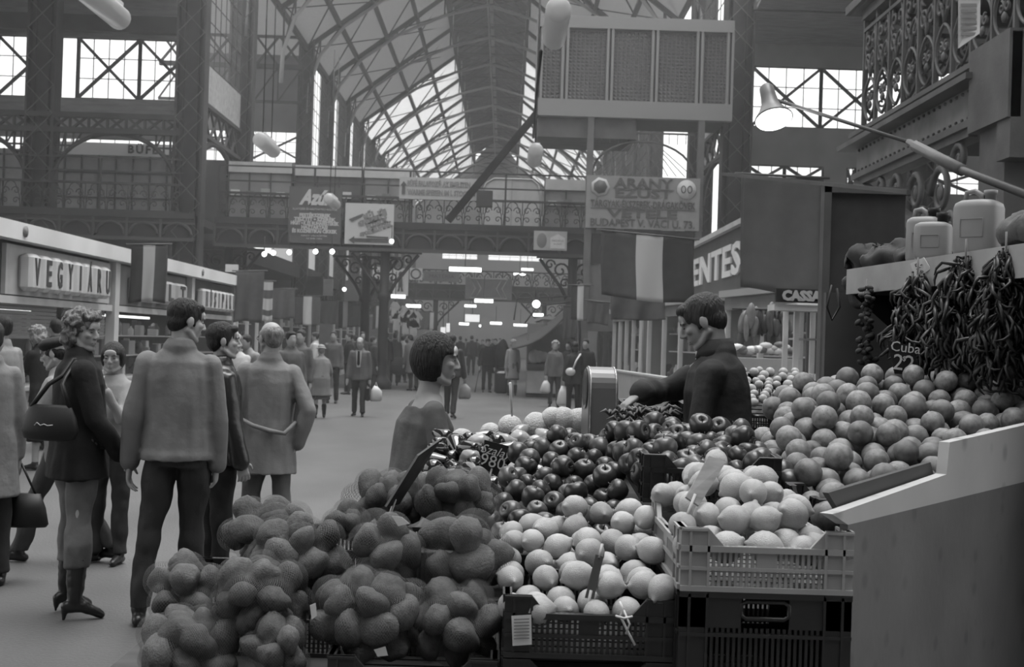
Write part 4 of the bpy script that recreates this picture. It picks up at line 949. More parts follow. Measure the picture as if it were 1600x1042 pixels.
# far right wares, hall far floor figures handled with the people
stall((1.6, 52), (1.5, 60), 2.7, 'pale stall far down the right side of the nave', -1, bays=4, goods=False)
stall((1.9, 64), (1.9, 72), 2.7, 'farther pale stall on the right side near the second bridge', -1, bays=4, goods=False)
p = W(740, 500, 88); 
for k, (px, py, w, h) in enumerate(((738, 497, 22, 12), (692, 520, 7, 18), (700, 512, 5, 14))):
    a = W(px - w / 2, py - h / 2, 88 - k * 3); b = W(px + w / 2, py + h / 2, 88 - k * 3); t = thing('light_box_sign', ('bright illuminated sign at the far end of the nave', 'bright illuminated panel left of the nave far end', 'small bright panel beside the illuminated one')[k], 'sign', (a + b) / 2); m = MB(); m.bx(a.x, b.x, a.y, a.y + .2, b.z, a.z); m.build('panel', mat('sign_glow', .8, .5, emit=.7), t)
    m = MB(); m.tube([((a.x + b.x) / 2, a.y + .1, a.z), ((a.x + b.x) / 2, a.y + .1, a.z + 2)], .03, 4); m.build('hanger', IRON, t)
# ================================================================== THE FRUIT STALL
TZ = .723
WOODD = mat('wood_dark', .05, .7, var=.3, vscale=4, stretch=(1, 6, 1)); WOODM = mat('wood_grey', .13, .75, var=.2, vscale=3)
def table(name, lab, x0, x1, y0, y1, z, m_, th=.04):
    t = thing(name, lab, 'table', ((x0 + x1) / 2, (y0 + y1) / 2, 0)); m = MB(); m.bx(x0, x1, y0, y1, z - th, z); m.build('table_top', m_, t)
    for sx in (x0 + .05, x1 - .05):
        for sy in (y0 + .05, y1 - .05): m = MB(); m.bx(sx - .025, sx + .025, sy - .025, sy + .025, 0, z - th); m.build('leg', m_, t)
    return t
table('market_table', 'low wooden table carrying the potato sacks and the front crates', -1.02, .86, 2.93, 4.0, TZ, WOODD)
# sloping stand under the apples and greens
t = thing('display_stand', 'dark sloping stand under the heap of apples and the eggplants', 'stand', (.3, 4.6, 0))
m = MB(); m.prism([(4.02, 0), (4.02, .90), (3.66, .88), (3.66, .86), (3.98, .86), (3.98, 0)], 'x', -.1, .86); m.prism([(4.0, 0), (4.0, .95), (4.85, 1.06), (5.6, 1.11), (5.6, 0)], 'x', -.3, 1.0); m.build('body', WOODD, t)
# ---- plastic crates
def crate(loc, w=.4, d=.6, h=.145, rim=.04, m_=None, label='', rot=None, slots=True, group=None, handle=False, cat='crate'):
    t = thing('plastic_crate', label, cat, loc, group); t['_w'] = (0, 0, 0); m_ = m_ or BLACKP
    def wall(L, P, hole=False):
        m = MB(); th = .012
        def B(u0, u1, z0, z1, dd=0.0):
            v = [P(u, -th / 2 - dd, z) for z in (z0, z1) for u in (u0, u1)] + [P(u, th / 2 + dd, z) for z in (z0, z1) for u in (u0, u1)]
            m.add(v, [(0, 1, 3, 2), (4, 6, 7, 5), (0, 4, 5, 1), (2, 3, 7, 6), (0, 2, 6, 4), (1, 5, 7, 3)])
        hb = h - rim
        B(-L / 2, L / 2, 0, .012, .005); B(-L / 2, L / 2, hb - .014, hb, .004)
        nb = 1 if h < .2 else 2
        for k in range(1, nb + 1): z = hb * k / (nb + 1); B(-L / 2, L / 2, z - .004, z + .004, .003)
        c = L * .16
        for s in (-1, 1):
            e = s * L / 2; B(min(e, e - s * c), max(e, e - s * c), 0, hb, -.002)
            v = []; q0, q1, q2 = e, e - s * c, e - s * (c + rim * .9)
            for dd in (-th / 2, th / 2): v += [P(q0, dd, hb), P(q0, dd, h), P(q1, dd, h), P(q2, dd, hb)]
            m.add(v, [(0, 1, 2, 3), (7, 6, 5, 4), (0, 4, 5, 1), (1, 5, 6, 2), (2, 6, 7, 3), (3, 7, 4, 0)])
            B(min(e, q1), max(e, q1), h - .006, h, .005)
            for f in (.35, .999): B(e - s * c * f - .003, e - s * c * f + .003, 0, h - .004, .004)
        if not hole: B(-L * .06, L * .06, hb * .5 if nb == 1 else hb * .33, hb, -.002)
        n = int((L - 2 * c) / .0125)
        for k in range(1, n):
            u = -L / 2 + c + (L - 2 * c) * k / n; B(u - .0035, u + .0035, 0, hb * (.72 if hole else 1), -.003)
        if hole:
            zh = hb * .86; hw = L * .14; m.tube([P(u, 0, z) for u, z in [(-hw, zh + .012), (-hw + .012, zh + .02), (hw - .012, zh + .02), (hw, zh + .012), (hw, zh - .012), (hw - .012, zh - .02), (-hw + .012, zh - .02), (-hw, zh - .012)]], .006, 6, closed=True)
            B(-L / 2, -hw, hb * .72, hb, -.002); B(hw, L / 2, hb * .72, hb, -.002)
        return m
    wall(w, lambda u, n, z: (u, -d / 2 + .006 + n, z), handle).build('end_panel', m_, t); wall(w, lambda u, n, z: (u, d / 2 - .006 + n, z), handle).build('end_panel', m_, t)
    wall(d - .03, lambda u, n, z: (-w / 2 + .006 + n, u, z)).build('side_panel', m_, t); wall(d - .03, lambda u, n, z: (w / 2 - .006 + n, u, z)).build('side_panel', m_, t)
    m = MB()
    for k in range(9): m.bx(-w / 2 + .01, w / 2 - .01, -d / 2 + .01 + k * (d - .02) / 9, -d / 2 + .01 + (k + .75) * (d - .02) / 9, .004, .012)
    m.build('bottom', m_, t)
    t.location = loc
    if rot: t.rotation_euler = rot
    t['_w'] = tuple(loc); return t
CRD = mat('crate_dark', .02, .35, spec=.5, var=.1); CRW = mat('crate_pale', .30, .45, spec=.5, var=.06)
xa = W(922, 925, 3.02).x; xb_ = W(1200, 830, 2.96).x
crate((xa, 3.32, 0.878), label='dark plastic crate heaped with lemons, front middle, with a paper tag', m_=CRD)
crate((xa, 3.32, 0.730), label='dark plastic crate directly under the tagged crate of lemons', m_=CRD)
crate((xb_, 3.26, 1.058), label='pale plastic crate heaped with lemons, topmost of the right hand stack', m_=CRW)
crate((xb_, 3.26, 0.758), h=.30, rim=.0, label='deep dark plastic crate with a handle hole under the pale lemon crate', m_=CRD, handle=True)
xc = W(646, 1030, 3.05).x
crate((xc, 3.32, TZ), label='dark plastic crate at the bottom edge in front of the potato sacks', m_=CRD)
crate((W(1112, 720, 3.87).x, 4.12, 1.165), w=.415, d=.54, label='dark plastic crate sunk in the heap of apples', m_=CRD, rot=(R(3), 0, 0))
crate((-.36, 3.83, TZ), d=.5, w=.5, h=.30, rim=0, label='dark crate hidden behind the potato sacks', m_=CRD)
crate((-.75, 3.75, TZ), d=.35, w=.35, h=.21, rim=0, label='dark crate behind the leftmost potato sacks', m_=CRD)
t = thing('paper_tag', 'white paper tag on the front of the dark lemon crate', 'tag', W(815, 983, 3.0)); m = MB(); m.add([W(799, 962, 3.008), W(830, 960, 3.008), W(831, 1007, 3.008), W(801, 1009, 3.008)], [(3, 2, 1, 0)]); m.build('sheet', mat('paper', .62, .8), t); m = MB()
for k in range(7): m.bar(W(803, 968 + k * 5, 3.004), W(827, 967 + k * 5, 3.004), .001, .0025)
m.build('print', MIDP, t)
m = MB(); q = [W(968, 940, 3.0), W(974, 952, 2.99), W(969, 962, 2.995), W(980, 985, 2.99), W(992, 1008, 2.99)]; m.tube(q, .003, 5); m.tube([W(962, 962, 2.99), W(975, 966, 2.98), W(988, 963, 2.99)], .003, 5); m.tube([W(974, 952, 2.99), W(984, 975, 2.98), W(978, 990, 2.99)], .0025, 5); tag(m.build('twine', WHITET), 'knotted pale twine on the front of the dark lemon crate', 'twine')

# ---- the gray side panel and the pale wedge
PA = Vector((.835, 3.02, 0)); PD = Vector((.6, .8, 0)); PN = Vector((.8, -.6, 0))
def onp(px, py, off=0.0):
    d = ray(px, py); o = PA + PN * off; k = (o - CAMP).dot(PN) / d.dot(PN); return CAMP + d * k
def plate(mb, pts, th):
    n = len(pts); q = [p - PN * th for p in pts]; mb.add(pts + q, [tuple(range(n)), tuple(range(2 * n - 1, n - 1, -1))] + [(i, i + n, (i + 1) % n + n, (i + 1) % n) for i in range(n)])
t = thing('stall_side', 'plain grey side panel with a pale strip on top at the lower right', 'panel', PA)
a, b = onp(1325, 820), onp(1640, 743); a2 = Vector((a.x, a.y, 0)); b2 = Vector((b.x, b.y, 0))
m = MB(); plate(m, [a, b, b2, a2][::-1], .02); m.build('lower_panel', mat('panel_grey', .125, .6, var=.18, vscale=3, bump=.05, spots=.25, sscale=9), t)
m = MB(); plate(m, [onp(1300, 803), onp(1325, 820), onp(1640, 743), onp(1640, 655), onp(1484, 691), onp(1479, 741), onp(1312, 800)], .03); m.build('upper_strip', mat('panel_pale', .42, .6, var=.08, vscale=3, spots=.3, sscale=7), t)
m = MB(); plate(m, [onp(1294, 770, -.04), onp(1454, 722, -.04), onp(1460, 745, -.04), onp(1312, 799, -.04)], .015); tag(m.build('loose_board', mat('card_dark', .05, .6)), 'dark flat board holding back the heap of oranges', 'board')

# ---- heaps
def heap(domain, target, rfun, thick, grid=.012, seed=1, smax=400, tol=.15, cull=2.3):
    rng = np.random.default_rng(seed); x0, x1, y0, y1 = domain[:4]; ok = domain[4]
    gx, gy = np.meshgrid(np.arange(x0, x1, grid), np.arange(y0, y1, grid)); gx = gx.ravel() + rng.uniform(-.4, .4, gx.size) * grid; gy = gy.ravel() + rng.uniform(-.4, .4, gy.size) * grid
    k = ok(gx, gy); gx, gy = gx[k], gy[k]; tg = target(gx, gy); base = tg - thick(gx, gy) if callable(thick) else tg - thick
    hz = base.copy(); out = []; r = rfun(rng); zz = base + r
    placed = []
    for it in range(smax * 3):
        r = rfun(rng); z = base + r
        for (a, b, c, q) in placed:
            d2 = (gx - a) ** 2 + (gy - b) ** 2; s = (r + q) ** 2 - d2; mk = s > 0
            if mk.any(): z[mk] = np.maximum(z[mk], c + np.sqrt(s[mk]))
        sc = z + r - tg + rng.uniform(0, .004, z.size); i = int(np.argmin(sc))
        if z[i] + r - tg[i] > tol * r: break
        placed.append((gx[i], gy[i], z[i], r))
        if len(placed) > smax * 2: break
    return [(a, b, c, q) for a, b, c, q in placed if c + q > float(target(np.array([a]), np.array([b]))[0]) - cull * q]
def proto_meshes(kind, n=4):
    out = []
    for k in range(n):
        m = MB()
        if kind == 'apple': m.lathe([(.001, -.84), (.12, -.9), (.3, -.93), (.62, -.78), (.88, -.42), (1.0, .05), (.95, .42), (.74, .74), (.45, .88), (.2, .83), (.08, .7), (.001, .62)], n=18)
        elif kind == 'orange': m.lathe([(.001, -.95), (.3, -.93), (.6, -.78), (.86, -.48), (1.0, 0), (.93, .38), (.72, .7), (.42, .9), (.16, .94), (.06, .9), (.001, .9)], n=20)
        elif kind == 'lemon': m.lathe([(.001, -1.28), (.12, -1.22), (.2, -1.1), (.42, -.95), (.72, -.68), (.92, -.32), (.97, .05), (.9, .42), (.68, .76), (.4, .98), (.2, 1.12), (.14, 1.24), (.06, 1.28), (.001, 1.27)], n=18)
        elif kind == 'potato': m.ell((0, 0, 0), (1.28, 1, .9), nu=16, nv=12)
        elif kind == 'melon': m.ell((0, 0, 0), (1, 1, .9), nu=24, nv=14)
        elif kind == 'eggplant': m.lathe([(.001, -1), (.35, -.95), (.62, -.75), (.72, -.4), (.62, .05), (.45, .5), (.34, .85), (.2, .98), (.001, 1.0)], n=14)
        elif kind == 'pepper': m.lathe([(.001, -1), (.2, -.92), (.5, -.6), (.8, -.1), (.9, .4), (.75, .75), (.4, .85), (.15, .75), (.001, .72)], n=12)
        v = []
        for p in m.v:
            q = Vector(p)
            if kind == 'lemon': q.z *= 1.0 if abs(q.z) < 1 else .97
            s = mnoise.noise(q * (1.1 if kind == 'potato' else .8) + Vector((k * 7.3, k * 3.1, 0)))
            amp = dict(apple=.10, orange=.05, lemon=.08, potato=.3, melon=.06, eggplant=.12, pepper=.25)[kind]
            if kind == 'melon': s += .35 * math.cos(8 * math.atan2(q.y, q.x)) * .5
            v.append(q * (1 + amp * s))
        m.v = [tuple(q) for q in v]; out.append(m)
    return out
def spawn(kind, pts, m_, label, cat, group, name=None, rot='rand', seed=3, stem=False, squash=None):
    rng = random.Random(seed); name = name or kind; protos = [mb.mesh(name) for mb in proto_meshes(kind)]
    for me in protos: me.materials.append(m_[0] if isinstance(m_, list) else m_)
    alt = []
    if isinstance(m_, list):
        for mm in m_[1:]:
            q = [me.copy() for me in protos]
            for me in q: me.materials.clear(); me.materials.append(mm)
            alt.append(q)
    if stem:
        sm = MB(); sm.tube([(0, 0, .62), (.03, .02, .9), (.12, .05, 1.12)], [.05, .045, .06], 5); sme = sm.mesh('stem'); sme.materials.append(mat('stem', .06, .8))
    for (x, y, z, r) in pts:
        pool = rng.choice([protos] + alt); o = bpy.data.objects.new(name, rng.choice(pool)); COL.objects.link(o); o.location = (x, y, z)
        if rot == 'rand': o.rotation_euler = (rng.uniform(0, 2 * PI), rng.uniform(0, PI), rng.uniform(0, 2 * PI))
        elif rot == 'tilt': o.rotation_euler = (rng.gauss(0, .7), rng.gauss(0, .7), rng.uniform(0, 2 * PI))
        elif rot == 'flat': o.rotation_euler = (PI / 2 + rng.gauss(0, .35), rng.gauss(0, .3), rng.uniform(0, 2 * PI))
        s = r * (squash or 1); o.scale = (s, s, s); tag(o, label, cat, group)
        if stem: c = bpy.data.objects.new('stem', sme); COL.objects.link(c); c.parent = o
APPLEM = [mat('apple_a', .036, .28, spec=.5, var=.35, vscale=1.2, objvar=.35, spots=.3, sscale=9), mat('apple_b', .062, .3, spec=.5, var=.4, vscale=1.0, objvar=.3, spots=.25, sscale=11)]
ORAM = [mat('orange_a', .20, .38, spec=.45, var=.38, vscale=2.2, bump=.25, bscale=26, objvar=.25, spots=.35, sscale=3), mat('orange_b', .16, .4, spec=.45, var=.42, vscale=1.6, bump=.25, bscale=26, objvar=.3)]
LEMM = [mat('lemon_skin', .40, .42, spec=.4, var=.12, vscale=1.2, bump=.3, bscale=16, objvar=.12), mat('lemon_skin_b', .34, .45, spec=.4, var=.15, vscale=1.5, bump=.3, bscale=16, objvar=.12)]
POTM = [mat('potato_skin', .105, .8, var=.3, vscale=1.6, bump=.3, bscale=8, objvar=.25, spots=.35, sscale=4), mat('potato_skin_b', .08, .8, var=.3, vscale=2, bump=.3, bscale=8, objvar=.25)]
def behind(x, y, off): return ((x - PA.x) * PN.x + (y - PA.y) * PN.y) < -off
orT = lambda x, y: 1.253 + .28 * (y - 3.66) - .2 * np.maximum(0, 1.02 - x) - .45 * np.maximum(0, (.92 + .42 * np.maximum(0, y - 4.15)) - x) - .5 * np.maximum(0, y - 4.9) + .012 * np.sin(x * 9 + y * 5)
orD = (.84, 2.3, 3.52, 5.08, lambda x, y: behind(x, y, .075) & (x < .425 * y + .03) & (x + .8 * (y - 3.6) > .86) & (x > .84 + .36 * (y - 4.3)))
pts = heap(orD, orT, lambda g: g.uniform(.039, .047), .15, seed=2, smax=300, cull=1.9)
pts.sort(key=lambda p: -p[2]); print('ORANGES', len(pts)); pts = pts[:295]
spawn('orange', pts, ORAM, 'speckled orange in the big sloping heap at the right', 'orange', 'oranges heaped behind the pale side strip', rot='rand')
t = thing('display_tray', 'dark sloping board under the heap of oranges', 'board', (1.3, 4.2, 0))
m = MB()
q = [(.84, 3.52), (1.08, 3.42), (2.35, 5.12), (.84, 5.12)]; zf = lambda x, y: 1.253 + .28 * (y - 3.66) - .2 * max(0, 1.02 - x) - .23
q = [(.96, 3.62), (1.19, 3.60), (2.33, 5.05), (1.42, 5.05)]
vs = [(x, y, zf(x, y)) for x, y in q] + [(x, y, zf(x, y) - .03) for x, y in q]; m.add(vs, [(0, 1, 2, 3), (7, 6, 5, 4), (0, 4, 5, 1), (1, 5, 6, 2), (2, 6, 7, 3), (3, 7, 4, 0)]); m.build('board', WOODD, t)
for x, y in ((1.0, 3.72), (1.2, 3.72), (2.2, 5.0), (1.45, 5.0)): m = MB(); m.bx(x - .03, x + .03, y - .03, y + .03, 0, zf(x, y) - .02); m.build('leg', WOODD, t)
m = MB(); m.add([W(1240, 772, 3.55), W(1296, 768, 3.6), W(1300, 800, 3.6), W(1245, 803, 3.55)], [(3, 2, 1, 0)])
crate((1.03, 3.72, 1.10), w=.34, d=.22, h=.12, rim=.03, label='corner of a dark crate under the lowest oranges', m_=CRD, rot=(R(6), 0, R(12)))
def apT(x, y):
    a = 1.053 + .30 * (y - 3.75) + .13 * (x - .1) - .25 * np.maximum(0, .02 - x) - .4 * np.maximum(0, y - 4.62); b = 1.305 + .13 * (y - 3.9) - .5 * np.maximum(0, y - 4.6); k = np.clip((x - .38) / .06, 0, 1) * np.clip((y - 3.86) / .05, 0, 1)
    return a * (1 - k) + b * k + .01 * np.sin(x * 17 + y * 9)
apD = (-.06, .88, 3.68, 4.86, lambda x, y: ~((x > .38) & (y < 3.90)) & (x > -.06 + .14 * (y - 3.8)))
pts = heap(apD, apT, lambda g: g.uniform(.034, .041), .12, seed=5, smax=300, cull=1.9); pts.sort(key=lambda p: -p[2]); print('APPLES', len(pts)); pts = pts[:298]
spawn('apple', pts, APPLEM, 'dark shiny apple in the heap in the middle of the stall', 'apple', 'apples heaped in the middle of the stall', rot='tilt', stem=True, squash=1.03)
leT = lambda x, y: 1.063 + .26 * (y - 3.1) + .18 * (x - xa) - .5 * np.maximum(0, np.abs(x - xa) - .19)
leD = (xa - .185, xa + .185, 3.05, 3.62, lambda x, y: x > -9)
pts = heap(leD, leT, lambda g: g.uniform(.033, .040), lambda x, y: leT(x, y) - .943, seed=7, smax=170, cull=1.7); print('LEMONS A', len(pts))
spawn('lemon', pts, LEMM, 'pale lemon in the dark front crate with the paper tag', 'lemon', 'lemons in the dark front crate', rot='flat', squash=.98)
lbT = lambda x, y: 1.198 + .125 * (1 - ((x - xb_ + .02) / .21) ** 2) * np.clip((y - 2.9) / .35, 0, 1) + .06 * (y - 3.1)
lbD = (xb_ - .175, xb_ + .175, 3.01, 3.54, lambda x, y: x > -9)
pts = heap(lbD, lbT, lambda g: g.uniform(.034, .041), lambda x, y: lbT(x, y) - 1.113, seed=9, smax=170, cull=1.9); print('LEMONS B', len(pts))
spawn('lemon', pts, LEMM, 'pale lemon heaped in the pale crate on top of the stack', 'lemon', 'lemons in the pale crate', rot='flat', squash=.98)

# ---- net sacks of potatoes
def net_material():
    m = bpy.data.materials.new('sack_net'); m.use_nodes = True; nt = m.node_tree; N = nt.nodes; L = nt.links; b = N['Principled BSDF']
    b.inputs['Base Color'].default_value = (.12, .12, .12, 1); b.inputs['Roughness'].default_value = .7
    uv = N.new('ShaderNodeUVMap'); sp = N.new('ShaderNodeSeparateXYZ'); L.new(uv.outputs[0], sp.inputs[0])
    def M(op, a, b_=None):
        n = N.new('ShaderNodeMath'); n.operation = op
        for i, v in enumerate((a, b_)):
            if v is None: continue
            if isinstance(v, (int, float)): n.inputs[i].default_value = v
            else: L.new(v, n.inputs[i])
        return n.outputs[0]
    a = M('ABSOLUTE', M('SINE', M('MULTIPLY', M('ADD', sp.outputs[0], sp.outputs[1]), PI))); c = M('ABSOLUTE', M('SINE', M('MULTIPLY', M('SUBTRACT', sp.outputs[0], sp.outputs[1]), PI)))
    th = M('LESS_THAN', M('MINIMUM', a, c), .17)
    t = N.new('ShaderNodeBsdfTransparent'); mx = N.new('ShaderNodeMixShader'); L.new(th, mx.inputs[0]); L.new(t.outputs[0], mx.inputs[1]); L.new(b.outputs[0], mx.inputs[2]); L.new(mx.outputs[0], N['Material Output'].inputs[0]); return m
NETM = net_material()
NS = [0]; pcount = [0]
def sack(px, py, wpx, hpx, Y, label, pr=.041, ry=None, plabel='potato', seed=0):
    NS[0] += 1; rng = np.random.default_rng(100 + NS[0] + seed); c = W(px, py, Y); s = 2000.0 / Y; rx, rz = wpx / s / 2, hpx / s / 2; ry = ry or (rx + rz) / 2
    rr = np.array([max(rx - pr * .9, .01), max(ry - pr * .9, .01), max(rz - pr * .8, .01)])
    area = 4 * PI * ((rr[0] * rr[1]) ** 1.6 / 3 + (rr[0] * rr[2]) ** 1.6 / 3 + (rr[1] * rr[2]) ** 1.6 / 3) ** (1 / 1.6); n = max(6, int(area / (pr * pr * 3.0)))
    P = rng.normal(size=(n, 3)); P /= np.linalg.norm(P, axis=1)[:, None]
    for it in range(60):
        Q = P * rr; D = Q[:, None] - Q[None]; d = np.linalg.norm(D, axis=2) + np.eye(n); f = np.clip(pr * 2.3 / d - 1, 0, 2) ; np.fill_diagonal(f, 0); Q = Q + (D / d[..., None] * f[..., None]).sum(1) * .008; P = Q / rr; P /= np.linalg.norm(P, axis=1)[:, None]
    Q = P * rr * rng.uniform(.88, 1.05, (n, 1)); cam_dir = np.array((CAMP - c).normalized()); vis = [i for i in range(n) if float(np.dot(P[i], cam_dir)) > -.25 and c.z + Q[i, 2] > TZ + pr * .7]
    inner = [(c.x + Q[i, 0] * .45, c.y + Q[i, 1] * .45 + .01, c.z + Q[i, 2] * .5, pr) for i in range(0, n, 3) if float(np.dot(P[i], cam_dir)) > -.2]
    pts = inner + [(c.x + Q[i, 0], c.y + Q[i, 1], c.z + Q[i, 2], pr * rng.uniform(.8, 1.12)) for i in vis]; pcount[0] += len(pts)
    spawn('potato', pts, POTM, 'potato inside the %s' % label, 'potato', 'potatoes in the %s' % label, seed=NS[0])
    # net hugging the potatoes
    nu, nv = 72, 44; th = (np.arange(nv) + .5) / nv * PI; ph = np.arange(nu) / nu * 2 * PI; T, F = np.meshgrid(th, ph, indexing='ij')
    dr = np.stack([np.sin(T) * np.cos(F), np.sin(T) * np.sin(F), np.cos(T)], -1)
    sc_ = 1 / np.sqrt((dr[..., 0] / rr[0]) ** 2 + (dr[..., 1] / rr[1]) ** 2 + (dr[..., 2] / rr[2]) ** 2); rad = sc_ * .8
    for i in range(n):
        b = dr @ Q[i]; pr_i = pr * 1.17; disc = b * b - (Q[i] @ Q[i] - pr_i ** 2); k = disc > 0; r_ = b + np.sqrt(np.maximum(disc, 0)); rad = np.where(k & (r_ > rad), r_, rad)
    for it in range(7):
        av = (np.roll(rad, 1, 1) + np.roll(rad, -1, 1) + np.vstack([rad[:1], rad[:-1]]) + np.vstack([rad[1:], rad[-1:]])) / 4; rad = np.maximum(rad, av - .0012)
    rad += .002; V = dr * rad[..., None] + np.array(c); V[..., 2] = np.maximum(V[..., 2], TZ + .003)
    m = MB(); f = []; 
    for j in range(nv - 1):
        for i in range(nu): i2 = (i + 1) % nu; f.append((j * nu + i, (j + 1) * nu + i, (j + 1) * nu + i2, j * nu + i2))
    m.add([tuple(v) for v in V.reshape(-1, 3)], f, True); o = m.build('net_sack', NETM, None, origin=(c.x, c.y, float(V[..., 2].min()))); tag(o, label, 'sack')
    uvl = o.data.uv_layers.new(name='UVMap'); cell = .0075; ku = round(2 * PI * max(rx, ry) / cell / 2) * 2; kv = PI * rz / cell; data = []
    for j in range(nv - 1):
        for i in range(nu):
            for (jj, ii) in ((j, i), (j + 1, i), (j + 1, i + 1), (j, i + 1)): data += [ii / nu * ku, jj / nv * kv]
    uvl.data.foreach_set('uv', data)
    return o
sack(300, 1010, 190, 120, 3.18, 'leftmost lower net sack of potatoes at the bottom edge', seed=1)
sack(290, 922, 128, 108, 3.3, 'leftmost upper net sack of potatoes with a smooth top')
sack(405, 935, 165, 130, 3.22, 'net sack of potatoes in the middle of the left heap', seed=2)
sack(462, 866, 165, 118, 3.36, 'bulging net sack of potatoes leaning over the left heap')
sack(425, 832, 155, 104, 3.58, 'topmost net sack of potatoes of the left heap')
sack(435, 1010, 105, 95, 3.12, 'small net sack of potatoes low between the two heaps', pr=.033)
sack(600, 862, 128, 122, 3.3, 'round upper net sack of potatoes with a pale tag on top')
sack(577, 957, 190, 142, 3.2, 'wide net sack of potatoes under the tagged round one')
sack(727, 862, 150, 124, 3.32, 'upper net sack of large potatoes next to the lemons', pr=.05)
sack(712, 972, 168, 130, 3.22, 'lower net sack of potatoes beside the dark lemon crate')
sack(612, 778, 160, 82, 3.78, 'flat net sack behind the others, left of the black board', pr=.038)
sack(718, 776, 150, 84, 3.72, 'flat net sack behind the others, right of the black board', pr=.038)
sack(542, 815, 74, 58, 3.62, 'small dark net sack tucked between the two heaps', pr=.034)
print('POTATOES', pcount[0])
for lab, q in (('crumpled pale tag on top of the round potato sack', [(612, 806), (628, 808), (640, 818), (622, 822)]), ('pale tag low on the wide potato sack', [(584, 1015), (602, 1010), (606, 1024), (590, 1026)]), ('pale tag at the left side of the wide potato sack', [(484, 946), (493, 942), (495, 962), (487, 968)])):
    Y = 3.08; m = MB(); p = [W(a, b, Y) for a, b in q]; m.quad(p[3], p[2], p[1], p[0], .002); tag(m.build('paper_tag', mat('paper', .62, .8)), lab, 'tag')

# ---- greens, melons, eggplants at the back left of the stall
egT = lambda x, y: 1.19 + .26 * (y - 4.95) - .3 * np.maximum(0, y - 5.45)
pts = heap((-.27, .27, 4.72, 5.5, lambda x, y: x > -9), egT, lambda g: g.choice([.034, .038, .044]), .12, seed=11, smax=120, cull=1.9)
mel = [p for p in pts if p[3] > .045 or p[1] > 5.38]; sm = [p for p in pts if p not in mel]
egg = [p for p in sm if p[0] < .06]; pep = [p for p in sm if p[0] >= .06]
spawn('eggplant', egg, mat('eggplant_skin', .02, .08, spec=.9), 'glossy dark eggplant behind the black price board', 'eggplant', 'eggplants at the back of the stall', rot='flat', squash=1.35, stem=False)
spawn('pepper', pep, [mat('pepper_pale', .45, .25, spec=.6), mat('pepper_mid', .3, .25, spec=.6)], 'pale glossy pepper beside the weighing scale', 'pepper', 'peppers beside the scale', rot='rand', squash=1.1)
for k, (px, py, r_) in enumerate(((722, 688, .052), (766, 678, .05), (797, 668, .056), (838, 664, .056), (880, 656, .058), (862, 653, .05), (905, 657, .055))):
    mel.append(tuple(W(px, py, 5.45)) + (r_,))
mel = mel[-7:]
spawn('melon', mel, mat('melon_rind', .50, .6, var=.15, vscale=2, bump=.5, bscale=10), 'pale ribbed melon at the back edge of the eggplants', 'melon', 'melons along the back edge', rot='rand')
for k, (px, py, Y) in enumerate(((748, 690, 5.2), (770, 705, 5.1), (735, 712, 5.05), (790, 690, 5.2), (812, 684, 5.25), (850, 680, 5.3))):
    m = MB(); c = W(px, py, Y); m.ell(c, (.05, .04, .03), Matrix.Rotation(k, 3, 'Z'), 14, 8); m.v = [tuple(Vector(v) + mnoise.noise_vector(Vector(v) * 30) * .012) for v in m.v]
    tag(m.build('plastic_bag', mat('plastic_film', .6, .08, spec=1.0, alpha=.55)), 'shiny plastic wrapped vegetable pack among the eggplants', 'packet', 'plastic wrapped packs')
def hand_sign(name, lab, quad, Y, text, m_, lm, sizes, stick=None, th=.004):
    p = [W(a, b, Y if not hasattr(Y, '__len__') else Y[i]) for i, (a, b) in enumerate(quad)]; t = thing(name, lab, 'price sign', sum(p, Vector()) / 4)   # tl tr br bl
    m = MB(); m.quad(p[3], p[2], p[1], p[0], th); m.build('board', m_, t)
    r = ((p[1] - p[0]) + (p[2] - p[3])).normalized(); u = ((p[0] - p[3]) + (p[1] - p[2])); u = (u - r * u.dot(r)).normalized(); n = r.cross(u); c = sum(p, Vector()) / 4 + n * .003; H = (p[0] - p[3]).length
    if n.dot(CAMP - c) < 0: c -= n * .003
    m = MB()
    for (s, dy, sz, kw) in text: put_text(m, s, H * sz, c + u * H * dy + n * .002, right=r, up=u, ext=.001, **kw)
    if text: m.build('handwriting', lm, t)
    if stick: m = MB(); a = (p[2] + p[3]) / 2; m.tube([a + u * .02, a - u * stick], .004, 6); m.build('stick', PALEP, t)
    return t
hand_sign('price_sign', 'small black price sign with white handwriting among the eggplants', [(757, 687), (795, 697), (781, 744), (752, 736)], 4.78, [('Szalay', .22, .4, dict(shear=.3)), ('980', -.12, .55, {})], BLACKP, WHITET, None, .12)
hand_sign('price_sign', 'black price sign with white figures standing in the oranges', [(1386, 532), (1425, 540), (1440, 586), (1398, 584)], 4.95, [('Cuba', .32, .42, dict()), ('22', -.14, .66, {}), ('$', .0, .2, dict())], BLACKP, WHITET, None, .12)
hand_sign('price_sign', 'tall black board leaning over the flat potato sacks, seen from behind', [(654, 712), (690, 686), (624, 788), (604, 792)], (3.6, 3.72, 3.62, 3.5), [], mat('board_black', .018, .5), WHITET, None, .1, th=.006)
hand_sign('price_sign', 'pale worn plank sign stuck in the lemons of the pale crate', [(1108, 712), (1134, 722), (1092, 790), (1072, 776)], (3.2, 3.2, 3.13, 3.13), [], WOODM if False else mat('plank_pale', .26, .7, var=.25, vscale=14, stretch=(1, 1, 4)), DARKP, None, .06, th=.008)
hand_sign('price_sign', 'narrow dark upright sign, edge on, stuck in the dark lemon crate', [(931, 866), (943, 870), (928, 936), (914, 934)], (3.1, 3.1, 3.08, 3.08), [], mat('board_grey', .07, .5), DARKP, None, .04, th=.008)
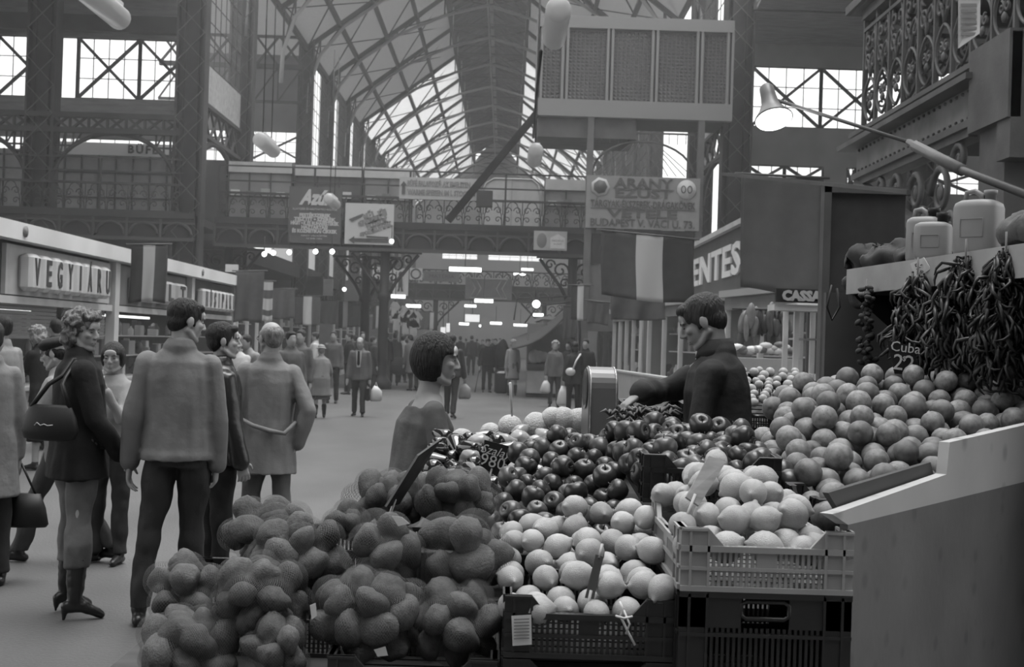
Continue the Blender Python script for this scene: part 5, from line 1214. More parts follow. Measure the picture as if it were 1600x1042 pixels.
m = MB(); m.tube([W(936, 872, 3.1), W(941, 850, 3.12)], .004, 6); tag(m.build('stick', PALEP), 'pale tip of the stick holding the narrow sign', 'stick')
m = MB(); m.tube([W(797, 598, 5.3), W(800, 650, 5.35)], [.006, .004], 6); tag(m.build('stick', WHITEP), 'thin pale stick rising from the melons', 'stick')

# ---- weighing scale
sc = W(935, 690, 5.25); t = thing('weighing_scale', 'grey round topped dial scale standing between the customer and the seller', 'scale', (sc.x, sc.y, 1.14))
RS = Matrix.Rotation(R(6), 3, 'Z'); ztop = W(935, 573, 5.25).z; prof = []; hw = .085
H = ztop - 1.2
for k in range(13): a = PI * k / 12; prof.append((math.cos(a) * hw, H - hw + math.sin(a) * hw))
prof = [(hw * 1.0, 0)] + prof + [(-hw * 1.0, 0)]
def sP(x, y, z): return Vector((sc.x, sc.y, 1.2)) + RS @ Vector((x, y, z))
def arch(x0, x1, k=1.0): 
    n = len(prof); return [sP(x0, u * k, z if k == 1 else (z - H + hw) * k + H - hw) for u, z in prof], n
m = MB(); rings = [(-.06, .93), (-.05, 1.0), (.05, 1.0), (.06, .93)]; vs = []
for x, k in rings: vs += [sP(x, u * k, (z - .0) * (1 if k == 1 else .985)) for u, z in prof]
n = len(prof); fs = []
for a in range(3):
    for i in range(n): fs.append((a * n + i, a * n + (i + 1) % n, (a + 1) * n + (i + 1) % n, (a + 1) * n + i))
fs += [tuple(range(n - 1, -1, -1)), tuple(range(3 * n, 4 * n))]; m.add(vs, fs); m.build('housing', mat('scale_grey', .15, .35, spec=.6, var=.05), t)
m = MB(); m.ell(sP(-.063, 0, H - hw - .01), (.004, .065, .08), RS, 20, 8); m.build('dial', mat('dial_dark', .05, .2), t)
for x in (-.052, .052): m = MB(); m.tube([sP(x, u * 1.02, z * 1.005) for u, z in prof], .003, 5); m.build('bright_edge', mat('chrome', .6, .15, metal=.8), t)
m = MB(); m.box(sP(.1, 0, -.02), (.42, .24, .07), RS, .015); m.build('base', mat('scale_grey', .15), t)
m = MB(); m.lathe([(.02, 0), (.02, .06), (.12, .07), (.14, .09), (.13, .085), (.01, .075)], sP(.22, -.02, .02), 20); m.build('pan', mat('chrome', .6), t)
# greens and crates around the seller's hand
table('side_table', 'small dark table beside the seller under the herbs', .32, .98, 5.62, 6.3, 1.05, WOODD) if False else None
for k in range(34):
    px = 955 + (k % 12) * 8 + random.uniform(-4, 4); py = 648 + (k // 12) * 7 + random.uniform(-4, 4); c = W(px, py, 5.15 + random.uniform(-.1, .2)); c.z = max(c.z, 1.15); m = MB()
    for j in range(5): a = random.uniform(0, 6.28); l = random.uniform(.03, .07); m.tube([c, c + Vector((math.cos(a) * l * .5, math.sin(a) * l * .5, l * .5)), c + Vector((math.cos(a) * l, math.sin(a) * l, l * .3))], [.004, .008, .002], 5)
    tag(m.build('herb_bunch', mat('herb', .10, .7, objvar=.5)), 'leafy herb bunch on the stand below the seller\'s hand', 'herbs', 'herb bunches by the scale')
crate((W(1040, 630, 6.6).x, 6.75, 1.16), w=.36, d=.4, h=.13, label='empty dark crate tilted behind the outstretched arm of the seller', m_=CRD, rot=(R(14), 0, R(18)))
crate((W(985, 640, 6.9).x, 7.1, 1.1), w=.5, d=.4, h=.13, label='second dark crate behind the hand of the seller', m_=CRD, rot=(R(12), 0, R(-12)))
table('back_table', 'plain table behind the seller carrying dark crates', .35, 1.05, 6.5, 7.4, 1.1, WOODM)
gx = W(1228, 600, 7.0); crate((gx.x, 7.25, 1.26), w=.42, d=.55, h=.14, label='dark crate of pale garlic bulbs behind the seller', m_=CRD, rot=(R(20), 0, R(-14)))
crate((gx.x, 7.25, 1.12), w=.42, d=.5, h=.13, label='dark crate under the garlic crate behind the seller', m_=CRD, rot=(R(4), 0, R(-14)))
table('back_table', 'plain table carrying the garlic crates', 1.2, 1.95, 6.9, 7.7, 1.1, WOODM)
pts = heap((gx.x - .17, gx.x + .17, 7.02, 7.48, lambda x, y: x > -9), lambda x, y: 1.45 + .36 * (y - 7.25), lambda g: g.uniform(.024, .03), .06, seed=15, smax=60)
spawn('melon', pts, mat('garlic', .36, .5), 'pale garlic bulb in the crate behind the seller', 'garlic', 'garlic bulbs in the crate', name='garlic_bulb', rot='tilt')

# ---- shelf with canisters and strings of peppers
s0, s1 = W(1323, 421, 6.15), W(1620, 376, 4.35); s1.z = s0.z; sd = (s1 - s0); sd.z = 0; SL = sd.length; sd.normalize(); sn = Vector((-sd.y, sd.x, 0))
if sn.x < 0: sn = -sn
t = thing('wall_shelf', 'pale fronted shelf carrying the canisters at upper right', 'shelf', s0)
def sh(u, w, z): return s0 + sd * u + sn * w + Vector((0, 0, z))
def shb(m, u0, u1, w0, w1, z0, z1):
    v = [sh(u, w, z) for z in (z0, z1) for u, w in ((u0, w0), (u1, w0), (u1, w1), (u0, w1))]; m.add(v, [(0, 3, 2, 1), (4, 5, 6, 7), (0, 1, 5, 4), (1, 2, 6, 5), (2, 3, 7, 6), (3, 0, 4, 7)])
m = MB(); shb(m, 0, SL + .5, 0, .025, -.12, 0); m.build('front_board', mat('shelf_pale', .34, .6, var=.15, vscale=5), t)
m = MB(); shb(m, 0, SL + .5, .025, .6, -.03, 0); shb(m, 0, .03, .025, .6, -.12, -.03); m.build('shelf_board', WOODM, t)
m = MB(); m.add([sh(.03, .03, -.12), sh(.03, .6, -.12), sh(.5, .6, -.5), sh(.5, .3, -.5), sh(.06, .03, -.14), sh(.06, .6, -.14), sh(.53, .6, -.52), sh(.53, .3, -.52)], [(0, 1, 2, 3), (7, 6, 5, 4), (0, 4, 5, 1), (1, 5, 6, 2), (2, 6, 7, 3), (3, 7, 4, 0)]); m.build('bracket_board', BLACKP, t)
m = MB(); shb(m, .02, SL + .5, .6, .66, -2.05, -.0); m.build('back_panel', mat('back_dark', .045, .8, var=.2), t)
a = W(1290, 500, 6.35); m = MB(); m.bx(a.x, a.x + 1.0, 6.35, 6.4, 0, W(1340, 458, 6.35).z); tag(m.build('screen_panel', mat('screen_grey', .085, .7, var=.1)), 'dark grey upright panel under the left end of the shelf', 'panel')
CANM = mat('canister_plastic', .24, .45, var=.08)
def canister(u, w, wd, dp, h, label, rz=0, cap=None, handle=True):
    c = sh(u, w, 0); t = thing('canister', label, 'canister', c); Rz = Matrix.Rotation(math.atan2(sd.y, sd.x) + rz, 3, 'Z'); m = MB()
    def ring(z, k): return (c + Vector((0, 0, z)), Rz @ Vector((wd / 2 * k, 0, 0)), Rz @ Vector((0, dp / 2 * k, 0)))
    n = 28; rings = [(0, .86), (.008, .96), (.02, 1), (h * .4, 1.0), (h * .8, 1), (h * .88, .93), (h * .93, .7), (h * .945, .4)]; vs = []
    for z, k in rings:
        for i in range(n):
            a = 2 * PI * i / n; cx, cy = math.cos(a), math.sin(a); e = .55; q = Vector((abs(cx) ** e * (1 if cx > 0 else -1) * wd / 2 * k, abs(cy) ** e * (1 if cy > 0 else -1) * dp / 2 * k, z)); vs.append(c + Rz @ q)
    fs = [(j * n + i, j * n + (i + 1) % n, (j + 1) * n + (i + 1) % n, (j + 1) * n + i) for j in range(len(rings) - 1) for i in range(n)] + [tuple(range(n - 1, -1, -1)), tuple(range((len(rings) - 1) * n, len(rings) * n))]
    m.add(vs, fs, True); m.build('body', CANM, t)
    m = MB(); o = c + Rz @ Vector((wd * .25, 0, h * .93)); m.lathe([(.022, -.01), (.022, .02), (.026, .02), (.026, .04), (.005, .042)], o, 14); m.build('cap', cap or CANM, t)
    if handle:
        m = MB(); z0 = h * .9; m.tube([c + Rz @ Vector((-wd * .32, 0, z0)), c + Rz @ Vector((-wd * .28, 0, h * 1.08)), c + Rz @ Vector((-wd * .1, 0, h * 1.1)), c + Rz @ Vector((wd * .06, 0, h * 1.02)), c + Rz @ Vector((wd * .1, 0, z0))], .011, 8); m.build('handle', CANM, t)
    m = MB(); hh = h * .3; o = lambda x, z: c + Rz @ Vector((x, -dp / 2 - .001, z)); m.tube([o(-wd * .25, hh), o(wd * .25, hh), o(wd * .25, h * .6), o(-wd * .25, h * .6)], .0016, 5, closed=True); m.build('moulded_frame', CANM, t)
def uof(px, py=390):  # shelf distance seen at pixel column
    best = min((abs((sh(u, .1, 0)).x / (sh(u, .1, 0)).y - ray(px, py).x / ray(px, py).y), u) for u in [k * .01 for k in range(int(SL * 100) + 60)]); return best[1]
canister(uof(1434), .13, .15, .13, .215, 'leftmost pale canister with a dark cap on the shelf', .9, BLACKP)
canister(uof(1465), .08, .15, .11, .17, 'low tilted necked canister, middle one on the shelf', .9, BLACKP, handle=False)
canister(uof(1516), .13, .18, .15, .235, 'largest pale canister with a loop handle on the shelf', .75)
def lump(name, lab, cat, parts, m_, vox=.02, disp=.02, ds=8):
    m = MB()
    for c, r_ in parts: m.ell(c, r_, nu=20, nv=14)
    o = m.build(name, m_); md = o.modifiers.new('r', 'REMESH'); md.mode = 'VOXEL'; md.voxel_size = vox; md.use_smooth_shade = True; dg = bpy.context.evaluated_depsgraph_get(); me = bpy.data.meshes.new_from_object(o.evaluated_get(dg)); o.modifiers.clear(); o.data = me
    for v in me.vertices: v.co += v.normal * (mnoise.noise(v.co * ds) * disp)
    for p in me.polygons: p.use_smooth = True
    return tag(o, lab, cat)
TARP = mat('tarpaulin', .05, .8, var=.2, vscale=4, bump=.3, bscale=12)
lump('tarpaulin', 'dark folded tarpaulin bundled on the left end of the shelf', 'tarpaulin', [(sh(.0, .12, .03), (.12, .1, .09)), (sh(-.06, .1, -.06), (.07, .08, .12)), (sh(.22, .2, .05), (.2, .13, .08)), (sh(.5, .25, .04), (.2, .12, .07)), (sh(.1, .3, .05), (.18, .15, .09))], TARP, .014, .07, 13)
lump('tarpaulin', 'grey cloth heap behind the largest canister at the right edge', 'tarpaulin', [(sh(uof(1590), .3, .05), (.25, .2, .12)), (sh(uof(1600) + .3, .25, .05), (.25, .2, .1))], mat('tarpaulin_b', .10, .85, bump=.3), .016, .06, 10)
m = MB(); m.tube([W(1300, 445, 5.9), W(1292, 480, 5.9), W(1300, 500, 5.9), W(1312, 480, 5.9), W(1308, 450, 5.9)], .006, 5); tag(m.build('cord_loop', BLACKP), 'loop of cord hanging from the tarpaulin', 'cord')
hand_sign('paper_note', 'white handwritten note pinned on the shelf front', [(1422, 412), (1443, 402), (1454, 420), (1431, 436)], (5.28, 5.22, 5.2, 5.26), [('5.-', .1, .5, {}), ('db', -.3, .3, {})], mat('paper', .62), DARKP, None, None)
def pepper_string(px, y0, y1, wpx, Y, lab, n1, n2, seed):
    rng = random.Random(seed); s = 2000 / Y; a = W(px, y0, Y); b = W(px, y1, Y); L = a.z - b.z; Wd = wpx / s / 2
    t = thing('pepper_string', lab, 'dried peppers', a); m = MB(); m.tube([a + Vector((0, 0, .06)), a, a - Vector((0, 0, L * .9))], .004, 5); m.build('cord', mat('twine_m', .2, .8), t)
    pods = []
    for k in range(4):
        m = MB(); l = .07 + .012 * k; c = .015 + .008 * k; m.tube([(0, 0, 0), (c * .5, 0, -l * .3), (c, 0, -l * .6), (c * .6, 0, -l * .85), (0, 0, -l)], [.0035, .0078, .007, .005, .0015], 6); m.ell((0, 0, 0), .005, nu=6, nv=4); me = m.mesh('pod'); me.materials.append(mat('pod_skin', .022, .45, spec=.5, objvar=.5)); pods.append((me, m))
    def place():
        v = rng.random() ** .8; wd = Wd * (.25 + .75 * min(1, v * 2.2)) * (1 if v < .85 else .7); an = rng.uniform(0, 2 * PI); r_ = wd * math.sqrt(rng.uniform(.25, 1))
        return Vector((a.x + math.cos(an) * r_, a.y + math.sin(an) * r_ * .6, a.z - v * (L - .06))), Euler((rng.gauss(0, .33), rng.gauss(0, .42), rng.uniform(0, 6.28)))
    for k in range(n1):
        p, e = place(); me, _ = rng.choice(pods); o = bpy.data.objects.new('pod', me); COL.objects.link(o); o.parent = t; o.location = p - a; o.rotation_euler = e
    m = MB()
    for k in range(n2):
        p, e = place(); _, pm = rng.choice(pods); Rm = e.to_matrix(); m.add([Rm @ Vector(v) + p for v in pm.v], pm.f, True)
    o = m.build('pod', mat('pod_skin', .035), t); o['kind'] = 'stuff'
pepper_string(1434, 425, 592, 80, 5.2, 'string of dried peppers nearest the mushrooms, under the handwritten note', 90, 260, 1)
pepper_string(1509, 398, 596, 105, 4.85, 'thickest string of dried peppers, under the largest canister', 95, 420, 2)
pepper_string(1572, 388, 606, 90, 4.55, 'string of dried peppers at the right edge of the shelf', 95, 360, 3)
a = W(1354, 446, 5.75); t = thing('mushroom_string', 'thin string of dried mushrooms hanging from the left end of the shelf', 'dried mushrooms', a); m = MB(); m.tube([a + Vector((0, 0, .03)), W(1356, 570, 5.75)], .003, 5); m.build('cord', mat('twine_m', .2), t)
for k in range(46):
    v = (k + .5) / 46; c = W(1355, 448 + 120 * v, 5.75) + Vector((random.gauss(0, .018), random.gauss(0, .012), 0)); m = MB(); m.ell(c, (.02, .015, .012), Matrix.Rotation(random.uniform(-1, 1), 3, 'Y') @ Matrix.Rotation(random.uniform(0, 3), 3, 'Z'), 8, 6); m.build('mushroom', mat('mushroom_dry', .05, .8, objvar=.5), t)
# ================================================================== PEOPLE
SKIN = mat('skin', .34, .55, var=.06, vscale=9, spec=.3); SKIND = mat('skin_tan', .30, .5, var=.08, vscale=9, spec=.35)
def hairm(n, g): return mat('hair_' + n, g, .55, var=.45, vscale=18, bump=.8, bscale=40, stretch=(3, 3, .5), spec=.35)
HB, HD, HG, HL = hairm('black', .014), hairm('dark', .035), hairm('grey', .20), hairm('light', .26)
def fab(n, g, **k): return mat('fabric_' + n, g, .85, var=k.pop('var', .10), vscale=5, bump=k.pop('bump', .25), bscale=k.pop('bscale', 22), **k)
F = dict(black=fab('black', .012), dark=fab('dark', .028), darkgrey=fab('darkgrey', .05), mid=fab('mid', .10), jacket=fab('jacket', .165), coat=fab('coat', .19), pale=fab('pale', .26), white=fab('white', .45), jeans=fab('jeans', .13, var=.3), tweed=fab('tweed', .10, var=.35), leather=mat('leather', .02, .3, bump=.3, bscale=14, spec=.5))
SHOE = mat('shoe_leather', .015, .35, spec=.5); EYEM = mat('eye_dark', .01, .2); LIPM = mat('lip', .12, .5)
def rem(mb, name, m_, parent=None, vox=.01, sm=4, disp=0.0, ds=(9, 9, 3.5), seed=0, solid=0):
    me0 = mb.mesh(name); o = bpy.data.objects.new(name, me0); COL.objects.link(o)
    md = o.modifiers.new('r', 'REMESH'); md.mode = 'VOXEL'; md.voxel_size = vox; md.use_smooth_shade = True
    s = o.modifiers.new('s', 'SMOOTH'); s.iterations = sm; s.factor = .5
    dg = bpy.context.evaluated_depsgraph_get(); me = bpy.data.meshes.new_from_object(o.evaluated_get(dg)); o.modifiers.clear(); o.data = me; bpy.data.meshes.remove(me0); me.name = name
    if disp > 0:
        n = len(me.vertices); co = np.empty(n * 3, 'f'); me.vertices.foreach_get('co', co); co = co.reshape(-1, 3); no = np.empty(n * 3, 'f'); me.vertices.foreach_get('normal', no); no = no.reshape(-1, 3)
        d = np.array([mnoise.noise((float(c[0] * ds[0] + seed), float(c[1] * ds[1]), float(c[2] * ds[2]))) + .5 * mnoise.noise((float(c[0] * ds[0] * 2.3), float(c[1] * ds[1] * 2.3), float(c[2] * ds[2] * 2 + seed))) for c in co]); co += no * (d * disp)[:, None]; me.vertices.foreach_set('co', co.ravel())
    for p in me.polygons: p.use_smooth = True
    me.materials.clear(); me.materials.append(m_)
    if parent is not None: o.parent = parent
    return o
def adir(f, out, side): f, out = R(f), R(out); return Vector((side * math.sin(out), math.sin(f) * math.cos(out), -math.cos(f) * math.cos(out)))
def hand(mb, w, d, side, curl=25, s=1.0, palm=None, spread=6):
    d = d.normalized(); n = Vector(palm) if palm is not None else Vector((-side, 0, 0)); n = (n - d * n.dot(d)).normalized(); a = d.cross(n).normalized()  # a: across the palm
    if a.y < 0: a = -a      # thumb side forward
    P = lambda t, u, v: w + (d * t + a * u + n * v) * s
    mb.loft([(P(-.03, 0, 0), a * .026 * s, n * .02 * s), (P(0, 0, 0), a * .027 * s, n * .019 * s), (P(.035, 0, 0), a * .038 * s, n * .017 * s), (P(.075, -.002, 0), a * .042 * s, n * .014 * s), (P(.095, -.002, 0), a * .040 * s, n * .011 * s)], 14)
    for k, (u, L) in enumerate(((.031, .072), (.0105, .082), (-.0105, .076), (-.031, .06))):
        p = P(.09, u, 0); an = 0; pts = [p]; sp = R(spread) * (1.5 - k)
        for seg, f in enumerate((.45, .32, .26)):
            an += R(curl) * (1, 1.15, .8)[seg]; dd = (d * math.cos(sp) + a * math.sin(sp)); q = dd * math.cos(an) + n * math.sin(an); pts.append(pts[-1] + q * L * f * s)
        mb.chain(pts, [.0098 * s, .0088 * s, .008 * s, .0066 * s], 8)
    t0 = P(.02, .03, .004); t1 = t0 + (d * .6 + a * .75 + n * .25).normalized() * .042 * s; t2 = t1 + (d * .85 + a * .25 + n * .45).normalized() * .032 * s
    mb.chain([t0, t1, t2], [.014 * s, .0105 * s, .008 * s], 8)
def person(loc, rot, label, H=1.72, sex='m', lean=0, twist=0, head=(0, 0, 0), armL=(0, 8, 10, 4), armR=(0, 8, 10, 4), legL=(0, 2, 0, 1), legR=(0, 2, 0, 1), feet=(8, 8),
           top='jacket', topm='mid', hem=None, bottom='trousers', botm='dark', skirt=None, shoes='shoe', hair='short', hairc=HD, skin=SKIN, vox=.02, detail=False, extra=None, group=None, fat=1.0, curlL=28, curlR=28, palmL=None, palmR=None, handed=True, collar=True, glasses=False, shoem=None, sleeve=1.0, wide=False, hdR=None, hsc=1.0):
    s = H / 1.75; fem = sex == 'f'; U = lambda z: z * H
    pel = Vector((0, 0, U(.53))); RL = Matrix.Rotation(R(-lean), 3, 'X') @ Matrix.Identity(3); RT = Matrix.Rotation(R(twist), 3, 'Z')
    def T(p, f=1.0): v = Vector(p) - pel; return pel + Matrix.Rotation(R(-lean) * 1, 3, 'X') @ (Matrix.Rotation(R(twist) * f, 3, 'Z') @ v)
    def TV(v, f=1.0): return Matrix.Rotation(R(-lean), 3, 'X') @ (Matrix.Rotation(R(twist) * f, 3, 'Z') @ Vector(v))
    sw = (.148 if fem else .172) * s; hw = .085 * s
    sho = {sd: T((sd * sw, -.01, U(.792))) for sd in (-1, 1)}; arms = {-1: armL, 1: armR}; el, wr, fd = {}, {}, {}
    for sd in (-1, 1):
        a = arms[sd]; d1 = Matrix.Rotation(R(twist), 3, 'Z') @ adir(a[0], a[1], sd); d2 = Matrix.Rotation(R(twist), 3, 'Z') @ adir(a[2], a[3], sd); el[sd] = sho[sd] + d1 * .168 * H; wr[sd] = el[sd] + d2 * .146 * H; fd[sd] = d2
    hip = {sd: pel + Vector((sd * hw, 0, -.01)) for sd in (-1, 1)}; legs = {-1: legL, 1: legR}; kn, an = {}, {}
    for sd in (-1, 1):
        a = legs[sd]; kn[sd] = hip[sd] + adir(a[0], a[1], sd) * .245 * H; an[sd] = kn[sd] + adir(a[2], a[3], sd) * .24 * H
    heel = .05 if shoes == 'heel_boot' else .0
    dz = -(min(an[-1].z, an[1].z) - .085 * s - heel)
    def SH(v): return v + Vector((0, 0, dz))
    # ---- body
    body = MB()
    secs = [(.49, .15, .11), (.545, .165, .115), (.62, .135, .10), (.72, .16, .115), (.775, .155, .095), (.81, .125, .075), (.835, .075, .06)] if not fem else [(.49, .155, .115), (.535, .17, .12), (.62, .12, .092), (.715, .145, .115), (.77, .135, .09), (.81, .105, .065), (.835, .062, .052)]
    def secring(z, a, b, e=0.0, y=0.0): f = min(1, max(0, (z - .53) / .28)); return (SH(T((0, y, U(z)), f)), TV((a * s * fat + e, 0, 0), f), TV((0, b * s * fat + e, 0), f))
    body.loft([secring(*q) for q in secs], 20)
    neck0 = T((0, -.012 * s, U(.82))); hc = T((0, .018 * s, U(.925))); body.chain([SH(neck0), SH(T((0, -.005, U(.865)))), SH(hc + TV((0, -.02, -.03)))], [.058 * s, .052 * s if fem else .058 * s, .055 * s], 14)
    for sd in (-1, 1):
        body.chain([SH(sho[sd]), SH(el[sd]), SH(wr[sd])], [.036 * s, .034 * s, .025 * s], 12)
        if handed:
            if vox < .012: hand(body, SH(wr[sd]), Vector(hdR) if (hdR and sd > 0) else fd[sd], sd, curlL if sd < 0 else curlR, s * (.92 if fem else 1), palmL if sd < 0 else palmR)
            else: body.chain([SH(wr[sd]), SH(wr[sd] + fd[sd] * .09), SH(wr[sd] + fd[sd] * .16)], [.028, .036, .02], 8)
        body.chain([SH(hip[sd]), SH(kn[sd]), SH(an[sd])], [.08 * s, .055 * s, .04 * s], 12)
    HR = Matrix.Rotation(R(-lean * .5), 3, 'X') @ Matrix.Rotation(R(twist + head[0]), 3, 'Z') @ Matrix.Rotation(R(-head[1]), 3, 'X') @ Matrix.Rotation(R(head[2]), 3, 'Y'); hs = (H / 1.75) ** .5 * (.96 if fem else 1.0) * hsc 
    piv = SH(T((0, -.005, U(.87)))); HC = piv + HR @ Vector((0, .012, .095 * hs))
    hp = lambda x, y, z: HC + HR @ (Vector((x, y, z)) * hs)
    def he(mb, c, r, rot=None, n=(18, 12)): mb.ell(hp(*c), tuple(q * hs for q in r), HR @ (rot or Matrix.Identity(3)), n[0], n[1])
    he(body, (0, -.014, .036), (.073, .092, .084)); he(body, (0, .03, -.025), (.060, .058, .075)); he(body, (0, .055, -.085), (.028, .026, .022)); he(body, (0, .078, .045), (.048, .016, .03))
    for x in (-1, 1):
        body.chain([hp(x * .062, -.01, -.045), hp(x * .045, .03, -.078), hp(x * .012, .066, -.092)], [.018, .018, .016], 8); he(body, (x * .036, .062, -.012), (.022, .024, .02)); he(body, (x * .077, -.008, .0), (.009, .02, .032), Matrix.Rotation(x * -.3, 3, 'Z')); he(body, (x * .032, .08, .03), (.022, .010, .007))
        he(body, (x * .010, .098, -.026), (.009, .011, .008))
    body.chain([hp(0, .086, .018), hp(0, .098, .0), hp(0, .108 if not fem else .104, -.020)], [.008 * hs, .0095 * hs, .0115 * hs], 8)
    body.chain([hp(-.016, .082, -.053), hp(0, .089, -.051), hp(.016, .082, -.053)], [.006, .0075, .006], 8); body.chain([hp(-.014, .082, -.063), hp(0, .088, -.063), hp(.014, .082, -.063)], [.006, .008, .006], 8)
    o = rem(body, 'person', skin, None, vox if not detail else min(vox, .006), 3 if not detail else 2); tag(o, label, 'person', group)
    # ---- face parts
    if detail:
        for x in (-1, 1):
            m = MB(); he(m, (x * .031, .0835, .008), (.010, .0045, .0028), n=(10, 8)); q = m.mesh('eye'); q.materials.append(EYEM); e = bpy.data.objects.new('eye', q); COL.objects.link(e); e.parent = o
            m = MB(); m.chain([hp(x * .014, .093, .026), hp(x * .032, .091, .033), hp(x * .05, .078, .027)], [.002, .003, .0015], 6); q = m.mesh('eyebrow'); q.materials.append(hairc); e = bpy.data.objects.new('eyebrow', q); COL.objects.link(e); e.parent = o
        m = MB(); m.chain([hp(-.019, .0835, -.0575), hp(0, .0925, -.0575), hp(.019, .0835, -.0575)], [.002, .0035, .002], 6); q = m.mesh('mouth'); q.materials.append(LIPM); e = bpy.data.objects.new('mouth', q); COL.objects.link(e); e.parent = o
    if glasses:
        m = MB()
        for x in (-1, 1):
            m.tube([hp(x * .032 + math.cos(k * PI / 6) * .022, .099, .008 + math.sin(k * PI / 6) * .017) for k in range(12)], .0022, 5, closed=True); m.tube([hp(x * .054, .097, .012), hp(x * .08, .04, .012), hp(x * .083, -.01, .008)], .0022, 5)
        m.tube([hp(-.01, .1, .012), hp(.01, .1, .012)], .002, 5); q = m.mesh('glasses'); q.materials.append(BLACKP); e = bpy.data.objects.new('glasses', q); COL.objects.link(e); e.parent = o
    # ---- hair
    hv = min(vox, .008) if detail else max(.011, vox * .7); m = MB(); hd = .004; hds = (30, 30, 12)
    if hair in ('short', 'balding', 'cap'):
        if hair != 'balding': he(m, (0, -.022, .047), (.081, .1, .088)); he(m, (0, .05, .085), (.055, .04, .028))
        else: he(m, (0, -.035, .03), (.082, .085, .07))
        he(m, (0, -.055, .0), (.07, .058, .068))
        for x in (-1, 1): he(m, (x * .068, .0, .02), (.013, .03, .038)); he(m, (x * .071, .018, -.005), (.008, .009, .026))
    elif hair == 'bob':
        e_ = MB(); e_.ell((0, -.012, .012), (.094, .106, .120), None, 64, 48); vs = []
        for x, y, z in e_.v:
            t_ = min(1, max(0, (z + .095) / .02)); z = max(z, -.098)
            if z < .034: y = min(y, .030 + .012 * max(0, z) / .034)
            if z < .034 and abs(x) < .055 and y > 0: y = min(y, -.005 + .6 * abs(x))
            if z > .034 and y > .03: y *= .985
            vs.append(hp(x * (1 + .10 * max(0, -z) / .1), y, z))
        m.add(vs, e_.f, True); hd = .0015; hds = (60, 60, 8)
    elif hair == 'curly':
        he(m, (0, -.032, .055), (.1, .1, .09)); he(m, (0, -.06, -.04), (.095, .07, .085)); he(m, (0, .045, .1), (.07, .05, .032)); hd = .02; hds = (34, 34, 30)
        for x in (-1, 1): he(m, (x * .078, -.035, -.02), (.032, .048, .07))
        rr_ = random.Random(5)
        for k in range(90): a, b = rr_.uniform(0, 6.28), rr_.uniform(-.9, 1.4); x, y, z = math.cos(a) * math.cos(b) * .1, math.sin(a) * math.cos(b) * .108 - .022, math.sin(b) * .1 + .04; (y < .015 or z > .09) and he(m, (x, y, z), (.018,) * 3, n=(6, 5))
    elif hair == 'bun':
        he(m, (0, -.022, .045), (.083, .1, .09)); he(m, (0, -.1, .03), (.04, .035, .04)); he(m, (0, -.05, -.01), (.073, .06, .06))
    elif hair == 'long':
        he(m, (0, -.02, .045), (.088, .105, .092)); he(m, (0, -.06, -.06), (.085, .06, .1)); 
        for x in (-1, 1): he(m, (x * .07, -.01, -.03), (.022, .045, .08))
    elif hair in ('hat', 'beret'):
        he(m, (0, -.05, .0), (.074, .055, .06)); he(m, (0, -.01, .02), (.08, .085, .05))
    if m.v: rem(m, 'hair', hairc, o, hv, 2, hd, hds)
    if hair in ('hat', 'beret', 'cap'):
        m = MB(); 
        if hair == 'beret': he(m, (0, -.015, .085), (.105, .12, .05)); he(m, (0, -.005, .06), (.085, .1, .035))
        elif hair == 'cap': he(m, (0, -.01, .085), (.088, .105, .045)); he(m, (0, .1, .06), (.055, .04, .008))
        else:
            he(m, (0, -.01, .09), (.088, .1, .06)); he(m, (0, -.01, .055), (.125, .14, .014))
        rem(m, 'hat', F['pale'] if hair == 'hat' else F['dark'], o, hv, 2, .003, (10, 10, 10))
    # ---- trousers / skirt
    cv = vox if not detail else min(vox, .011); e = .015
    lz = an[-1].z, an[1].z
    if bottom in ('trousers', 'jeans_tucked'):
        m = MB(); m.loft([secring(.475, .155, .12, e * .6), secring(.52, .165, .125, e * .6), secring(.57, .155, .118, e * .6), secring(.62, .14, .105, e * .6)], 20); b = MB()
        for sd in (-1, 1):
            top_ = hip[sd] + Vector((0, 0, -.03)); k2 = an[sd].lerp(kn[sd], .05 if bottom == 'trousers' else .45); w = 1.0
            m.loft([(SH(top_ + Vector((0, 0, .05))), Vector((.085 * s, 0, 0)), Vector((0, .1 * s, 0))), (SH(top_.lerp(kn[sd], .25)), Vector((.088 * s, 0, 0)), Vector((0, .095 * s, 0))), (SH(kn[sd]), Vector((.066 * s, 0, 0)), Vector((0, .07 * s, 0))), (SH(kn[sd].lerp(an[sd], .5)), Vector((.06 * s, 0, 0)), Vector((0, .066 * s, 0))) if bottom == 'trousers' else (SH(kn[sd].lerp(k2, .5)), Vector((.075 * s, 0, 0)), Vector((0, .08 * s, 0))), (SH(k2 - Vector((0, 0, .02))), Vector((.06 * s, 0, 0)), Vector((0, .072 * s, 0)))], 16)
        rem(m, 'trousers', F[botm], o, cv, 2, .016 if detail else .01, (8, 8, 6), seed=H)
    elif bottom == 'skirt':
        z1 = skirt or .28; m = MB(); mid = (kn[-1] + kn[1]) / 2
        m.loft([secring(.62, .14, .105, e), secring(.55, .175, .13, e), (SH(pel.lerp(mid, .5)), Vector((.2 * s, 0, 0)), Vector((0, .15 * s, 0))), (SH(Vector((mid.x, mid.y * .8, 0))) * 1 + Vector((0, 0, U(z1) - dz)), Vector((.22 * s, 0, 0)), Vector((0, .17 * s, 0)))], 20)
        rem(m, 'skirt', F[botm], o, cv, 2, .008, (8, 8, 1.5))
